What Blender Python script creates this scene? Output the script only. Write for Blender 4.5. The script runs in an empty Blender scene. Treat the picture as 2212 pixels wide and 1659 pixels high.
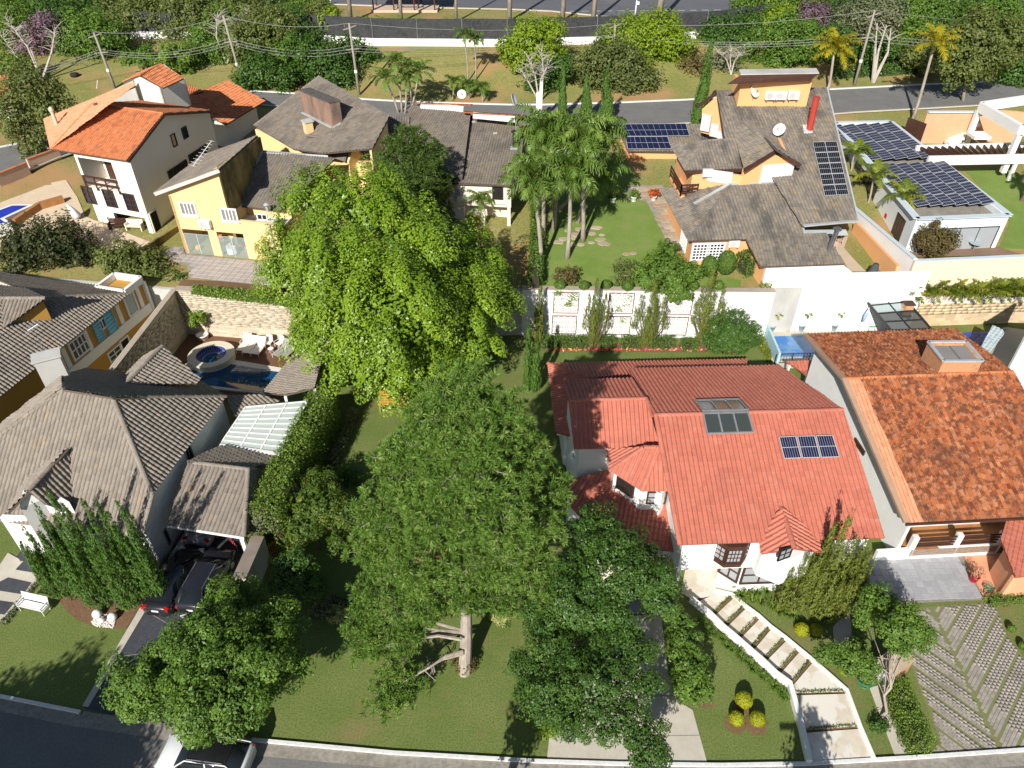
import bpy, bmesh, math, random
import numpy as np
from mathutils import Vector, Matrix
RD=random.Random(7); NR=np.random.default_rng(7)
sc=bpy.context.scene
COL=sc.collection
# ------------------------------------------------ camera, sky, sun, exposure
CAM_H=37.0; PITCH=math.radians(38.5); FPX=1588.0
cd=bpy.data.cameras.new('camera'); cam=bpy.data.objects.new('camera',cd); COL.objects.link(cam)
cam.location=(0,0,CAM_H); cam.rotation_euler=(math.pi/2-PITCH,0,0)
cd.sensor_width=36; cd.lens=FPX/2212*36; cd.clip_start=.5; cd.clip_end=3000
sc.camera=cam
SUN_EL=math.radians(33); SUN_AZ=math.radians(20)      # light travels forward and to the right
w=bpy.data.worlds.new('World'); sc.world=w; w.use_nodes=True
nt=w.node_tree; nt.nodes.clear()
wo=nt.nodes.new('ShaderNodeOutputWorld'); wb=nt.nodes.new('ShaderNodeBackground'); ws=nt.nodes.new('ShaderNodeTexSky')
ws.sky_type='NISHITA'; ws.sun_disc=False; ws.sun_elevation=SUN_EL; ws.sun_rotation=math.pi+SUN_AZ
ws.air_density=1.0; ws.dust_density=.6; ws.ozone_density=1.0
wb.inputs[1].default_value=.056
nt.links.new(ws.outputs[0],wb.inputs[0]); nt.links.new(wb.outputs[0],wo.inputs[0])
sl=bpy.data.lights.new('sun','SUN'); so=bpy.data.objects.new('sun',sl); COL.objects.link(so)
sl.energy=4.8; sl.angle=math.radians(.53); sl.color=(1,.955,.88)
sdir=Vector((math.sin(SUN_AZ)*math.cos(SUN_EL),math.cos(SUN_AZ)*math.cos(SUN_EL),-math.sin(SUN_EL)))
so.rotation_euler=sdir.to_track_quat('-Z','Y').to_euler(); so.location=(-40,-60,80)
vs=sc.view_settings; vs.view_transform='Standard'; vs.look='None'; vs.exposure=.48; vs.gamma=1; vs.use_curve_mapping=False

# ------------------------------------------------ survey: photograph measurements -> metres
CS,SS=math.cos(PITCH),math.sin(PITCH)
OX=(0,1000,2000,2932); OY=(0,800,1500,2124); KD=2212/4032; KZ=1100/2028*KD
def T(c,r,x,y): return (OX[c]*KD+x*KZ, OY[r]*KD+y*KZ)
def ray(p):
    u=(p[0]-1106)/FPX; v=(829.5-p[1])/FPX
    return Vector((u,CS+v*SS,-SS+v*CS))
def at(p,z=0.):
    d=ray(p); t=(z-CAM_H)/d.z; return Vector((d.x*t,d.y*t,z))
def atY(p,Y):
    d=ray(p); t=Y/d.y; return Vector((d.x*t,Y,CAM_H+d.z*t))
def onp(p,a,b,c):
    n=(b-a).cross(c-a); d=ray(p); o=Vector((0,0,CAM_H)); t=(a-o).dot(n)/d.dot(n); return o+d*t
def depth(P): return P[1]*CS-(P[2]-CAM_H)*SS
def wp(a,b,p):
    """position on the wall a-b (plan line): metres along it and height"""
    A=Vector((a[0],a[1],0)); B=Vector((b[0],b[1],0)); q=onp(p,A,B,A+Vector((0,0,1)))
    d=(B-A).normalized(); return (q-A).dot(d), q.z

# ------------------------------------------------ terrain
WL=[(-90,60),(-45,56),(-27,53.4),(-16.5,52.6),(1,53.5),(20.8,53.6),(33,54.9),(34.2,58.8),(60,60.5),(120,63)]
def lerp(tab,x):
    if x<=tab[0][0]: return tab[0][1]
    for (a,b),(c,d) in zip(tab,tab[1:]):
        if x<=c: return b+(d-b)*(x-a)/(c-a)
    return tab[-1][1]
def smooth(t): t=max(0,min(1,t)); return t*t*(3-2*t)
_kf=[(0,320),(300,262),(430,225),(548,198),(660,205),(784,216),(888,222),(1100,228),(1172,228),(1347,223),(1487,217),(1787,195),(2000,184),(2212,174)]
_kn=[(0,393),(131,339),(330,270),(450,243),(560,226),(680,236),(800,250),(900,258),(1100,268),(1300,276),(1450,268),(1620,256),(1802,246),(1850,242),(2000,234),(2212,222)]
STZ=7.6
KF=[at(p,STZ) for p in _kf]; KN=[at(p,STZ) for p in _kn]
KF=[Vector((-150,KF[0].y-22,STZ))]+KF+[Vector((KF[-1].x+60,KF[-1].y+11,STZ))]
KN=[Vector((-150,KN[0].y-22,STZ))]+KN+[Vector((KN[-1].x+60,KN[-1].y+11,STZ))]
_wl=[(300,84),(608,86),(807,99),(1096,101),(1288,95),(1523,83),(1662,64),(1805,62),(2212,52)]
FWALL=[at(p,10.2) for p in _wl]
FWALL=[Vector((-120,FWALL[0].y+5,10.2))]+FWALL+[Vector((FWALL[-1].x+70,FWALL[-1].y+12,10.2))]
def ylin(P,x): return lerp([(v.x,v.y) for v in P],x)
def g(x,y):
    wl=lerp(WL,x)
    if y<wl: return 0.
    kn=ylin(KN,x); kf=ylin(KF,x); fw=max(ylin(FWALL,x),kf+6)
    if y<kn: return 4.5+(STZ-.1-4.5)*max(0,min(1,(y-wl-1)/max(4,kn-wl-1)))
    if y<kf: return STZ-.1
    if y<fw: return STZ+(10.2-STZ)*smooth((y-kf)/(fw-kf))
    return 10.2+.3*min(1,(y-fw)/15)
def ground(p): 
    """where the line of sight through p meets the ground"""
    d=ray(p); lo=5.
    for i in range(4000):
        Y=5+i*.06; t=Y/d.y; z=CAM_H+d.z*t
        if z<=g(d.x*t,Y): return Vector((d.x*t,Y,g(d.x*t,Y)))
    return at(p,10)

# ------------------------------------------------ object helpers
class MB:
    def __init__(s): s.v=[]; s.f=[]; s.m=[]; s.cm=0
    def poly(s,pts,m=None):
        k=len(s.v); s.v+= [tuple(p) for p in pts]; s.f.append(tuple(range(k,k+len(pts)))); s.m.append(s.cm if m is None else m); return s
    def raw(s,vs,fs):
        k=len(s.v); s.v+=[tuple(p) for p in vs]
        for f in fs: s.f.append(tuple(i+k for i in f)); s.m.append(s.cm)
        return s
    def box(s,x0,x1,y0,y1,z0,z1,M=None):
        vs=[Vector((x,y,z)) for z in (z0,z1) for x,y in ((x0,y0),(x1,y0),(x1,y1),(x0,y1))]
        if M is not None: vs=[M@v for v in vs]
        return s.raw(vs,[(3,2,1,0),(4,5,6,7),(0,1,5,4),(1,2,6,5),(2,3,7,6),(3,0,4,7)])
    def cbox(s,c,sx,sy,sz,rz=0,M=None):
        m=Matrix.Translation(Vector(c))@Matrix.Rotation(rz,4,'Z')
        if M is not None: m=M@m
        return s.box(-sx/2,sx/2,-sy/2,sy/2,-sz/2,sz/2,m)
    def prism(s,pts,z0,z1,M=None):
        n=len(pts); 
        ar=sum(pts[i][0]*pts[(i+1)%n][1]-pts[(i+1)%n][0]*pts[i][1] for i in range(n))
        if ar<0: pts=list(pts)[::-1]
        zz=z1 if isinstance(z1,(list,tuple)) else [z1]*n
        lo=[Vector((p[0],p[1],z0)) for p in pts]; hi=[Vector((p[0],p[1],z)) for p,z in zip(pts,zz)]
        vs=lo+hi
        if M is not None: vs=[M@v for v in vs]
        return s.raw(vs,[tuple(range(n))[::-1],tuple(range(n,2*n))]+[(i,(i+1)%n,n+(i+1)%n,n+i) for i in range(n)])
    def slab(s,pts,th):
        """planar polygon in space thickened downwards along its normal"""
        P=[Vector(p) for p in pts]; n=Vector((0,0,0)); k=len(P)
        for i in range(k): n+=P[i].cross(P[(i+1)%k])
        n.normalize()
        if n.z<0: n=-n; P=P[::-1]
        vs=[p-n*th for p in P]+P
        return s.raw(vs,[tuple(range(k))[::-1],tuple(range(k,2*k))]+[(i,(i+1)%k,k+(i+1)%k,k+i) for i in range(k)])
    def bar(s,a,b,w,h=None,up=(0,0,1)):
        a=Vector(a); b=Vector(b); h=h or w; d=b-a; L=d.length
        if L<1e-6: return s
        d/=L; up=Vector(up)
        x=d.cross(up)
        if x.length<1e-3: x=d.cross(Vector((1,0,0)))
        x.normalize(); y=x.cross(d)
        vs=[a+x*i*w/2+y*j*h/2 for i,j in ((-1,-1),(1,-1),(1,1),(-1,1))]; vs+=[v+d*L for v in vs]
        return s.raw(vs,[(3,2,1,0),(4,5,6,7),(0,1,5,4),(1,2,6,5),(2,3,7,6),(3,0,4,7)])
    def tube(s,path,rad,n=8,cap=True):
        path=[Vector(p) for p in path]; k=len(path)
        if not isinstance(rad,(list,tuple)): rad=[rad]*k
        vs=[]; prev=None
        for i in range(k):
            d=(path[min(i+1,k-1)]-path[max(i-1,0)]).normalized()
            r=Vector((1,0,0)) if abs(d.x)<.9 else Vector((0,1,0))
            if prev is not None: r=prev
            x=(r-d*r.dot(d)).normalized(); y=d.cross(x); prev=x
            for j in range(n):
                a=2*math.pi*j/n; vs.append(path[i]+(x*math.cos(a)+y*math.sin(a))*rad[i])
        fs=[(i*n+j,i*n+(j+1)%n,(i+1)*n+(j+1)%n,(i+1)*n+j) for i in range(k-1) for j in range(n)]
        if cap: fs+=[tuple(range(n))[::-1],tuple(range((k-1)*n,k*n))]
        return s.raw(vs,fs)
    def lathe(s,c,prof,n=16,M=None):
        c=Vector(c); vs=[]
        for r,z in prof:
            for j in range(n):
                a=2*math.pi*j/n; v=Vector((r*math.cos(a),r*math.sin(a),z)); vs.append((M@v if M is not None else v)+c)
        k=len(prof)
        fs=[(i*n+j,i*n+(j+1)%n,(i+1)*n+(j+1)%n,(i+1)*n+j) for i in range(k-1) for j in range(n)]
        fs+=[tuple(range(n))[::-1],tuple(range((k-1)*n,k*n))]
        return s.raw(vs,fs)
    def build(s,name,mat,parent=None,smooth=False,loc=None):
        base=Vector((0,0,0))
        if parent is not None: base=BASE.get(parent.name,Vector((0,0,0)))
        elif loc is not None: base=Vector(loc)
        me=bpy.data.meshes.new(name)
        me.from_pydata([(x-base.x,y-base.y,z-base.z) for x,y,z in s.v],[],s.f)
        mats=mat if isinstance(mat,(list,tuple)) else [mat]
        for m in mats: me.materials.append(m)
        if len(mats)>1: me.polygons.foreach_set('material_index',s.m)
        if smooth: me.polygons.foreach_set('use_smooth',[True]*len(s.f))
        me.update()
        o=bpy.data.objects.new(name,me); COL.objects.link(o)
        if parent is not None: o.parent=parent; BASE[o.name]=base.copy()
        else: o.location=base; BASE[o.name]=base.copy()
        return o
BASE={}
def tag(o,label=None,cat=None,group=None,kind=None):
    if label: o['label']=label
    if cat: o['category']=cat
    if group: o['group']=group
    if kind: o['kind']=kind
    return o
def thing(name,label,cat,loc,group=None):
    o=bpy.data.objects.new(name,None); o.empty_display_size=.2; COL.objects.link(o); o.location=loc
    BASE[o.name]=Vector(loc); return tag(o,label,cat,group)
def copy_tree(o,parent=None):
    c=o.copy(); COL.objects.link(c)
    if parent is not None: c.parent=parent
    for ch in o.children: copy_tree(ch,c)
    return c
def put(proto,loc,rz=0,label=None,group=None,s=1.0,first=[]):
    """first call places the prototype itself, later calls place copies of it"""
    if proto.name in first: o=copy_tree(proto)
    else: o=proto; first.append(proto.name)
    o.location=loc; o.rotation_euler=(0,0,rz); o.scale=(s,s,s)
    if label: o['label']=label
    if group: o['group']=group
    return o
def npmesh(name,V,F,mat,parent=None,rnd=None,smooth=False):
    V=np.asarray(V,dtype=np.float32).reshape(-1,3); F=np.asarray(F,dtype=np.int32); n,k=F.shape
    base=BASE.get(parent.name,Vector((0,0,0))) if parent is not None else Vector((0,0,0))
    V=V-np.array(base,dtype=np.float32)
    me=bpy.data.meshes.new(name); me.vertices.add(len(V)); me.vertices.foreach_set('co',V.ravel())
    me.loops.add(n*k); me.loops.foreach_set('vertex_index',F.ravel())
    me.polygons.add(n); me.polygons.foreach_set('loop_start',np.arange(0,n*k,k,dtype=np.int32))
    try: me.polygons.foreach_set('loop_total',np.full(n,k,dtype=np.int32))
    except Exception: pass
    if smooth: me.polygons.foreach_set('use_smooth',np.ones(n,dtype=bool))
    if rnd is not None:
        a=me.attributes.new('rnd','FLOAT','FACE'); a.data.foreach_set('value',np.asarray(rnd,dtype=np.float32))
    me.materials.append(mat); me.update(); me.validate()
    o=bpy.data.objects.new(name,me); COL.objects.link(o)
    if parent is not None: o.parent=parent
    BASE[o.name]=base.copy()
    return o

# ------------------------------------------------ materials
def _nn(nt,t,**k):
    n=nt.nodes.new(t)
    for a,b in k.items(): setattr(n,a,b)
    return n
def _base(name):
    m=bpy.data.materials.new(name); m.use_nodes=True; nt=m.node_tree; nt.nodes.clear()
    out=_nn(nt,'ShaderNodeOutputMaterial'); b=_nn(nt,'ShaderNodeBsdfPrincipled')
    nt.links.new(b.outputs[0],out.inputs[0]); return m,nt,b,out
def _pos(nt,scale,coords='pos',stretch=None):
    if coords=='pos': s=_nn(nt,'ShaderNodeNewGeometry').outputs['Position']
    else: s=_nn(nt,'ShaderNodeTexCoord').outputs['Object']
    mp=_nn(nt,'ShaderNodeMapping'); nt.links.new(s,mp.inputs[0])
    mp.inputs['Scale'].default_value=stretch or (1,1,1)
    n=_nn(nt,'ShaderNodeTexNoise'); n.inputs['Scale'].default_value=scale; n.inputs['Detail'].default_value=6; n.inputs['Roughness'].default_value=.62
    nt.links.new(mp.outputs[0],n.inputs['Vector']); return n
def _ramp(nt,fac,stops):
    r=_nn(nt,'ShaderNodeValToRGB'); e=r.color_ramp.elements
    while len(e)<len(stops): e.new(.5)
    for q,(p,c) in zip(e,stops): q.position=p; q.color=(*c,1)
    nt.links.new(fac,r.inputs[0]); return r
def _mix(nt,fac,a,b,mode='MIX'):
    m=_nn(nt,'ShaderNodeMix',data_type='RGBA',blend_type=mode)
    for s,v in ((m.inputs[0],fac),(m.inputs[6],a),(m.inputs[7],b)):
        if isinstance(v,(int,float)): s.default_value=v
        elif isinstance(v,tuple): s.default_value=(*v,1)
        else: nt.links.new(v,s)
    return m.outputs[2]
MATS={}
def mat(name,col,col2=None,scale=1.5,rough=.8,bump=0.,bscale=25.,stain=None,spec=.3,metal=0.,stretch=None,fine=None,coat=0.):
    if name in MATS: return MATS[name]
    m,nt,b,out=_base(name)
    c2=col2 or tuple(x*.8 for x in col)
    n=_pos(nt,scale,stretch=stretch)
    c=_ramp(nt,n.outputs[0],[(.3,col),(.7,c2)]).outputs[0]
    if fine:                       # fine grain: (colour, scale, amount)
        f=_pos(nt,fine[1]); r=_ramp(nt,f.outputs[0],[(.42,(0,0,0)),(.62,(1,1,1))])
        mm=_nn(nt,'ShaderNodeMath',operation='MULTIPLY'); nt.links.new(r.outputs[0],mm.inputs[0]); mm.inputs[1].default_value=fine[2]
        c=_mix(nt,mm.outputs[0],c,fine[0])
    if stain:                      # (colour, scale, lo, hi, amount, stretch)
        f=_pos(nt,stain[1],stretch=stain[5] if len(stain)>5 else None); r=_ramp(nt,f.outputs[0],[(stain[2],(0,0,0)),(stain[3],(1,1,1))])
        mm=_nn(nt,'ShaderNodeMath',operation='MULTIPLY'); nt.links.new(r.outputs[0],mm.inputs[0]); mm.inputs[1].default_value=stain[4]
        c=_mix(nt,mm.outputs[0],c,stain[0])
    nt.links.new(c,b.inputs['Base Color'])
    b.inputs['Roughness'].default_value=rough; b.inputs['Metallic'].default_value=metal
    b.inputs['Specular IOR Level'].default_value=spec; b.inputs['Coat Weight'].default_value=coat
    if bump:
        f=_pos(nt,bscale); bp=_nn(nt,'ShaderNodeBump'); bp.inputs['Strength'].default_value=bump; bp.inputs['Distance'].default_value=.02
        nt.links.new(f.outputs[0],bp.inputs['Height']); nt.links.new(bp.outputs[0],b.inputs['Normal'])
    MATS[name]=m; return m
def piece_mat(name,cols,stain=None,rough=.85,stain2=None,spec=.2):
    """each piece gets one of a few tones; broad weathering over the whole face"""
    if name in MATS: return MATS[name]
    m,nt,b,out=_base(name)
    a=_nn(nt,'ShaderNodeAttribute',attribute_name='rnd'); oi=_nn(nt,'ShaderNodeObjectInfo')
    ad=_nn(nt,'ShaderNodeMath',operation='ADD'); nt.links.new(a.outputs['Fac'],ad.inputs[0]); nt.links.new(oi.outputs['Random'],ad.inputs[1])
    fr=_nn(nt,'ShaderNodeMath',operation='FRACT'); nt.links.new(ad.outputs[0],fr.inputs[0])
    k=len(cols); c=_ramp(nt,fr.outputs[0],[(i/max(1,k-1),x) for i,x in enumerate(cols)]).outputs[0]
    n=_pos(nt,9); c=_mix(nt,.35,c,_ramp(nt,n.outputs[0],[(.3,(.55,.55,.55)),(.7,(1,1,1))]).outputs[0],'MULTIPLY')
    for st in (stain,stain2):
        if st:
            f=_pos(nt,st[1],stretch=st[5] if len(st)>5 else None); r=_ramp(nt,f.outputs[0],[(st[2],(0,0,0)),(st[3],(1,1,1))])
            mm=_nn(nt,'ShaderNodeMath',operation='MULTIPLY'); nt.links.new(r.outputs[0],mm.inputs[0]); mm.inputs[1].default_value=st[4]
            c=_mix(nt,mm.outputs[0],c,st[0])
    nt.links.new(c,b.inputs['Base Color']); b.inputs['Roughness'].default_value=rough; b.inputs['Specular IOR Level'].default_value=spec
    MATS[name]=m; return m
def leaf_mat(name,c1,c2,c3=None,trans=.3,rough=.5,scale=.8):
    if name in MATS: return MATS[name]
    m,nt,b,out=_base(name)
    a=_nn(nt,'ShaderNodeAttribute',attribute_name='rnd')
    c=_ramp(nt,a.outputs['Fac'],[(0,c1),(.75,c2),(1,c3 or c2)]).outputs[0]
    n=_pos(nt,scale); c=_mix(nt,.45,c,_ramp(nt,n.outputs[0],[(.3,(.5,.55,.45)),(.7,(1.25,1.2,1.1))]).outputs[0],'MULTIPLY')
    nt.links.new(c,b.inputs['Base Color']); b.inputs['Roughness'].default_value=rough; b.inputs['Specular IOR Level'].default_value=.35
    tr=_nn(nt,'ShaderNodeBsdfTranslucent'); mx=_nn(nt,'ShaderNodeMixShader'); mx.inputs[0].default_value=trans
    tc=_mix(nt,1.0,c,(1.3,1.35,.6),'MULTIPLY'); nt.links.new(tc,tr.inputs[0])
    nt.links.new(b.outputs[0],mx.inputs[1]); nt.links.new(tr.outputs[0],mx.inputs[2]); nt.links.new(mx.outputs[0],out.inputs[0])
    MATS[name]=m; return m
def glass_mat(name,col,rough=.05,alpha=1.):
    if name in MATS: return MATS[name]
    m,nt,b,out=_base(name); b.inputs['Base Color'].default_value=(*col,1); b.inputs['Roughness'].default_value=rough
    b.inputs['Specular IOR Level'].default_value=.6
    if alpha<1: b.inputs['Alpha'].default_value=alpha
    MATS[name]=m; return m

# ------------------------------------------------ surfaces laid on the terrain
def drape(name,pts,off,mt,parent=None,kind='structure',flat=None,step=1.6,th=0.):
    bm=bmesh.new(); vs=[bm.verts.new((p[0],p[1],0)) for p in pts]; bm.faces.new(vs)
    if flat is None:
        xs=[p[0] for p in pts]; ys=[p[1] for p in pts]
        for ax,lo,hi in ((0,min(xs),max(xs)),(1,min(ys),max(ys))):
            k=math.ceil(lo/step)*step
            while k<hi:
                co=[0,0,0]; co[ax]=k; no=[0,0,0]; no[ax]=1
                bmesh.ops.bisect_plane(bm,geom=bm.verts[:]+bm.edges[:]+bm.faces[:],plane_co=co,plane_no=no); k+=step
    bm.normal_update()
    for v in bm.verts: v.co.z=(g(v.co.x,v.co.y) if flat is None else flat)+off
    for f in bm.faces:
        f.normal_update()
        if f.normal.z<0: f.normal_flip()
    if th:
        r=bmesh.ops.extrude_face_region(bm,geom=bm.faces[:])
        for e in r['geom']:
            if isinstance(e,bmesh.types.BMVert): e.co.z-=th
        bmesh.ops.recalc_face_normals(bm,faces=bm.faces[:])
    base=BASE.get(parent.name,Vector((0,0,0))) if parent is not None else Vector((0,0,0))
    for v in bm.verts: v.co-=base
    me=bpy.data.meshes.new(name); bm.to_mesh(me); bm.free(); me.materials.append(mt)
    o=bpy.data.objects.new(name,me); COL.objects.link(o)
    if parent is not None: o.parent=parent; BASE[o.name]=base
    elif kind: o['kind']=kind
    return o
def strip(name,line,width,off,h,mt,side=1,parent=None,kind='structure',zfun=None):
    """kerb-like band of real section following a plan line"""
    zf=zfun or g; b=MB(); n=len(line); L=[];Rr=[]
    for i in range(n):
        a=Vector(line[max(i-1,0)][:2]); c=Vector(line[min(i+1,n-1)][:2]); d=(c-a).normalized(); nn=Vector((-d.y,d.x))*side
        p=Vector(line[i][:2]); z=zf(p.x,p.y)+off
        L.append((p.x,p.y,z)); q=p+nn*width; Rr.append((q.x,q.y,z))
    for i in range(n-1):
        a,c,d,e=L[i],L[i+1],Rr[i+1],Rr[i]
        up=lambda p:(p[0],p[1],p[2]+h)
        vs=[a,c,d,e,up(a),up(c),up(d),up(e)]
        b.raw(vs,[(4,5,6,7),(0,1,5,4),(1,2,6,5),(2,3,7,6),(3,0,4,7)])
    o=b.build(name,mt,parent)
    bm=bmesh.new(); bm.from_mesh(o.data); bmesh.ops.recalc_face_normals(bm,faces=bm.faces[:]); bm.to_mesh(o.data); bm.free()
    if parent is None and kind: o['kind']=kind
    return o
def densify(line,step):
    out=[]
    for a,b in zip(line,line[1:]):
        a=Vector(a); b=Vector(b); k=max(1,int((b-a).length/step))
        out+=[a.lerp(b,i/k) for i in range(k)]
    return out+[Vector(line[-1])]
# ------------------------------------------------ roofs and tiles
def pframe(P):
    n=Vector((0,0,0)); k=len(P)
    for i in range(k): n+=P[i].cross(P[(i+1)%k])
    n.normalize()
    if n.z<0: n=-n
    up=(Vector((0,0,1))-n*n.z)
    up=up.normalized() if up.length>1e-3 else Vector((0,1,0))
    u=up.cross(n).normalized(); return u,up,n
def tile_shape(w,l,h,prof=None):
    prof=prof or [(0,0),(.28,.02),(.44,.78),(.64,1),(.84,.72),(1,0)]
    V=[];F=[];k=len(prof)
    for x,z in prof: V.append((x*w,-.035,z*h+.04))
    for x,z in prof: V.append((x*w,l,z*h*.9+.004))
    for x,z in prof: V.append((x*w,-.035,z*h-.0))
    for i in range(k-1):
        F.append((i,i+1,k+i+1,k+i)); F.append((2*k+i,2*k+i+1,i+1,i))
    return np.array(V,dtype=np.float64),np.array(F)
def hull(q):
    q=sorted(set(q)); 
    def half(L):
        h=[]
        for p in L:
            while len(h)>1 and (h[-1][0]-h[-2][0])*(p[1]-h[-2][1])-(h[-1][1]-h[-2][1])*(p[0]-h[-2][0])<=0: h.pop()
            h.append(p)
        return h[:-1]
    return half(q)+half(q[::-1])
def flatten(P):
    """a roof face is one plane: corners slide along their sight lines onto it"""
    P=[Vector(p) for p in P]; u,up,n=pframe(P); c=sum(P,Vector())/len(P); out=[]
    for p in P:
        o=Vector((0,0,CAM_H)); d=p-o; k=d.dot(n); q=o+d*((c-o).dot(n)/k) if abs(k)>1e-4 else p
        out.append(q if (q-p).length<2.5 else p)
    return out
class Tiles:
    def __init__(s,roof,mt,w=.27,l=.36,h=.055,lift=.02,prof=None):
        s.roof=roof; s.mt=mt; s.w=w; s.l=l; s.lift=lift; s.V,s.F=tile_shape(w,l,h,prof); s.bm=bmesh.new(); s.lay=None
        me=bpy.data.meshes.new('tile'); me.from_pydata([tuple(v) for v in s.V],[],[tuple(map(int,f)) for f in s.F]); me.materials.append(mt); s.me=me; s.n=0
    def add(s,P,parts=0):
        P=[Vector(p) for p in P]; u,up,n=pframe(P); o=P[0]
        uv=[((p-o).dot(u),(p-o).dot(up)) for p in P]
        ar=sum(uv[i][0]*uv[(i+1)%len(uv)][1]-uv[(i+1)%len(uv)][0]*uv[i][1] for i in range(len(uv)))
        if ar<0: uv=uv[::-1]
        uv=hull(uv); P=[o+u*a+up*b for a,b in uv]; k=len(uv)
        xs=[a for a,b in uv]; ys=[b for a,b in uv]
        def inside(x,y,m):
            worst=9
            for i in range(k):
                ax,ay=uv[i]; bx,by=uv[(i+1)%k]; ex,ey=bx-ax,by-ay; L=math.hypot(ex,ey)
                if L<1e-6: continue
                worst=min(worst,(ex*(y-ay)-ey*(x-ax))/L)
            return worst
        full=[];part=[]
        nx=max(1,round((max(xs)-min(xs))/s.w)); x0=min(xs)+((max(xs)-min(xs))-nx*s.w)/2
        for j in range(-1,int((max(ys)-min(ys))/s.l)+2):
            y=min(ys)-.02+j*s.l
            for i in range(-1,nx+1):
                x=x0+i*s.w
                d=[inside(x+a*s.w,y+b*s.l,0) for a in (0,1) for b in (0,1)]
                if min(d)>.0: full.append((x,y))
                elif max(d)>-.03: part.append((x,y))
        O=o+n*s.lift
        def arr(L):
            A=np.array([[O+u*x+up*y] for x,y in L]).reshape(-1,1,3)
            J=NR.normal(0,.006,(len(L),1,1))*np.array(n)
            V=A+J+s.V[None,:,0:1]*np.array(u)+s.V[None,:,1:2]*np.array(up)+s.V[None,:,2:3]*np.array(n)
            F=s.F[None]+ (np.arange(len(L))*len(s.V))[:,None,None]
            return V.reshape(-1,3),F.reshape(-1,4),np.repeat(NR.random(len(L)),len(s.F))
        if parts and full:
            key=lambda q: depth(O+u*q[0]+up*q[1]); full.sort(key=key)
            M3=Matrix((u,up,n)).transposed().to_4x4(); B=BASE[s.roof.name]
            for x,y in full[:parts]:
                ob=bpy.data.objects.new('tile',s.me); COL.objects.link(ob); ob.parent=s.roof
                ob.matrix_local=Matrix.Translation(O+u*x+up*y-B+n*RD.gauss(0,.005))@M3@Matrix.Rotation(RD.gauss(0,.012),4,'Z')
            full=full[parts:]
        B=np.array(BASE[s.roof.name])
        for L,clip in ((part,1),(full,0)):
            if not L: continue
            V,F,r=arr(L); V=V-B
            me=bpy.data.meshes.new('tmp'); me.from_pydata(V.tolist(),[],F.tolist()); at_=me.attributes.new('rnd','FLOAT','FACE'); at_.data.foreach_set('value',r.astype(np.float32))
            b2=bmesh.new(); b2.from_mesh(me)
            if clip:
                Bv=Vector(B); c=sum(P,Vector())/len(P)
                for i in range(len(P)):
                    a=P[i];b=P[(i+1)%len(P)]
                    if (b-a).length<1e-4: continue
                    nn=(b-a).cross(n).normalized()
                    if nn.dot(c-a)>0: nn=-nn
                    bmesh.ops.bisect_plane(b2,geom=b2.verts[:]+b2.edges[:]+b2.faces[:],plane_co=a-Bv+nn*.02,plane_no=nn,clear_outer=True)
                b2.to_mesh(me)
            b2.free(); s.bm.from_mesh(me); bpy.data.meshes.remove(me)
    def done(s,name='tile_field'):
        me=bpy.data.meshes.new(name); s.bm.to_mesh(me); s.bm.free(); me.materials.append(s.mt)
        o=bpy.data.objects.new(name,me); COL.objects.link(o); o.parent=s.roof; o['kind']='stuff'; return o
def roof_deck(house,polys,mt,th=.14,name='roof'):
    b=MB()
    for P in polys: b.slab(P,th)
    return b.build(name,mt,house)
def ridge(roof,a,b,mt,r=.13,seg=.42,single=True):
    a=Vector(a); b=Vector(b); d=b-a; L=d.length; k=max(1,round(L/seg)); d/=L
    x=d.cross(Vector((0,0,1))).normalized(); z=x.cross(d)
    def shape(m,P0,lo):
        n=6; vs=[]
        for e,rr in ((0,r*1.12),(1,r*.95)):
            for j in range(n+1):
                t=math.pi*(j/n)*1.1-.05*math.pi; vs.append(P0+d*(e*(lo+.03))+x*math.cos(t)*rr+z*(math.sin(t)*rr*.8+.02))
        return vs,[(j,j+1,n+2+j,n+1+j) for j in range(n)]+[tuple(range(n+1))]
    B=BASE[roof.name]
    if single:
        vs,fs=shape(0,Vector((0,0,0)),L/k); me=bpy.data.meshes.new('ridge_tile'); me.from_pydata([tuple(v) for v in vs],[],fs); me.materials.append(mt)
        for i in range(k):
            o=bpy.data.objects.new('ridge_tile',me); COL.objects.link(o); o.parent=roof; o.location=a+d*(L*i/k)-B+Vector((0,0,RD.gauss(0,.006)))
    else:
        m=MB()
        for i in range(k): m.raw(*shape(0,a+d*(L*i/k),L/k))
        o=m.build('ridge_tiles',mt,roof); o['kind']='stuff'
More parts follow.
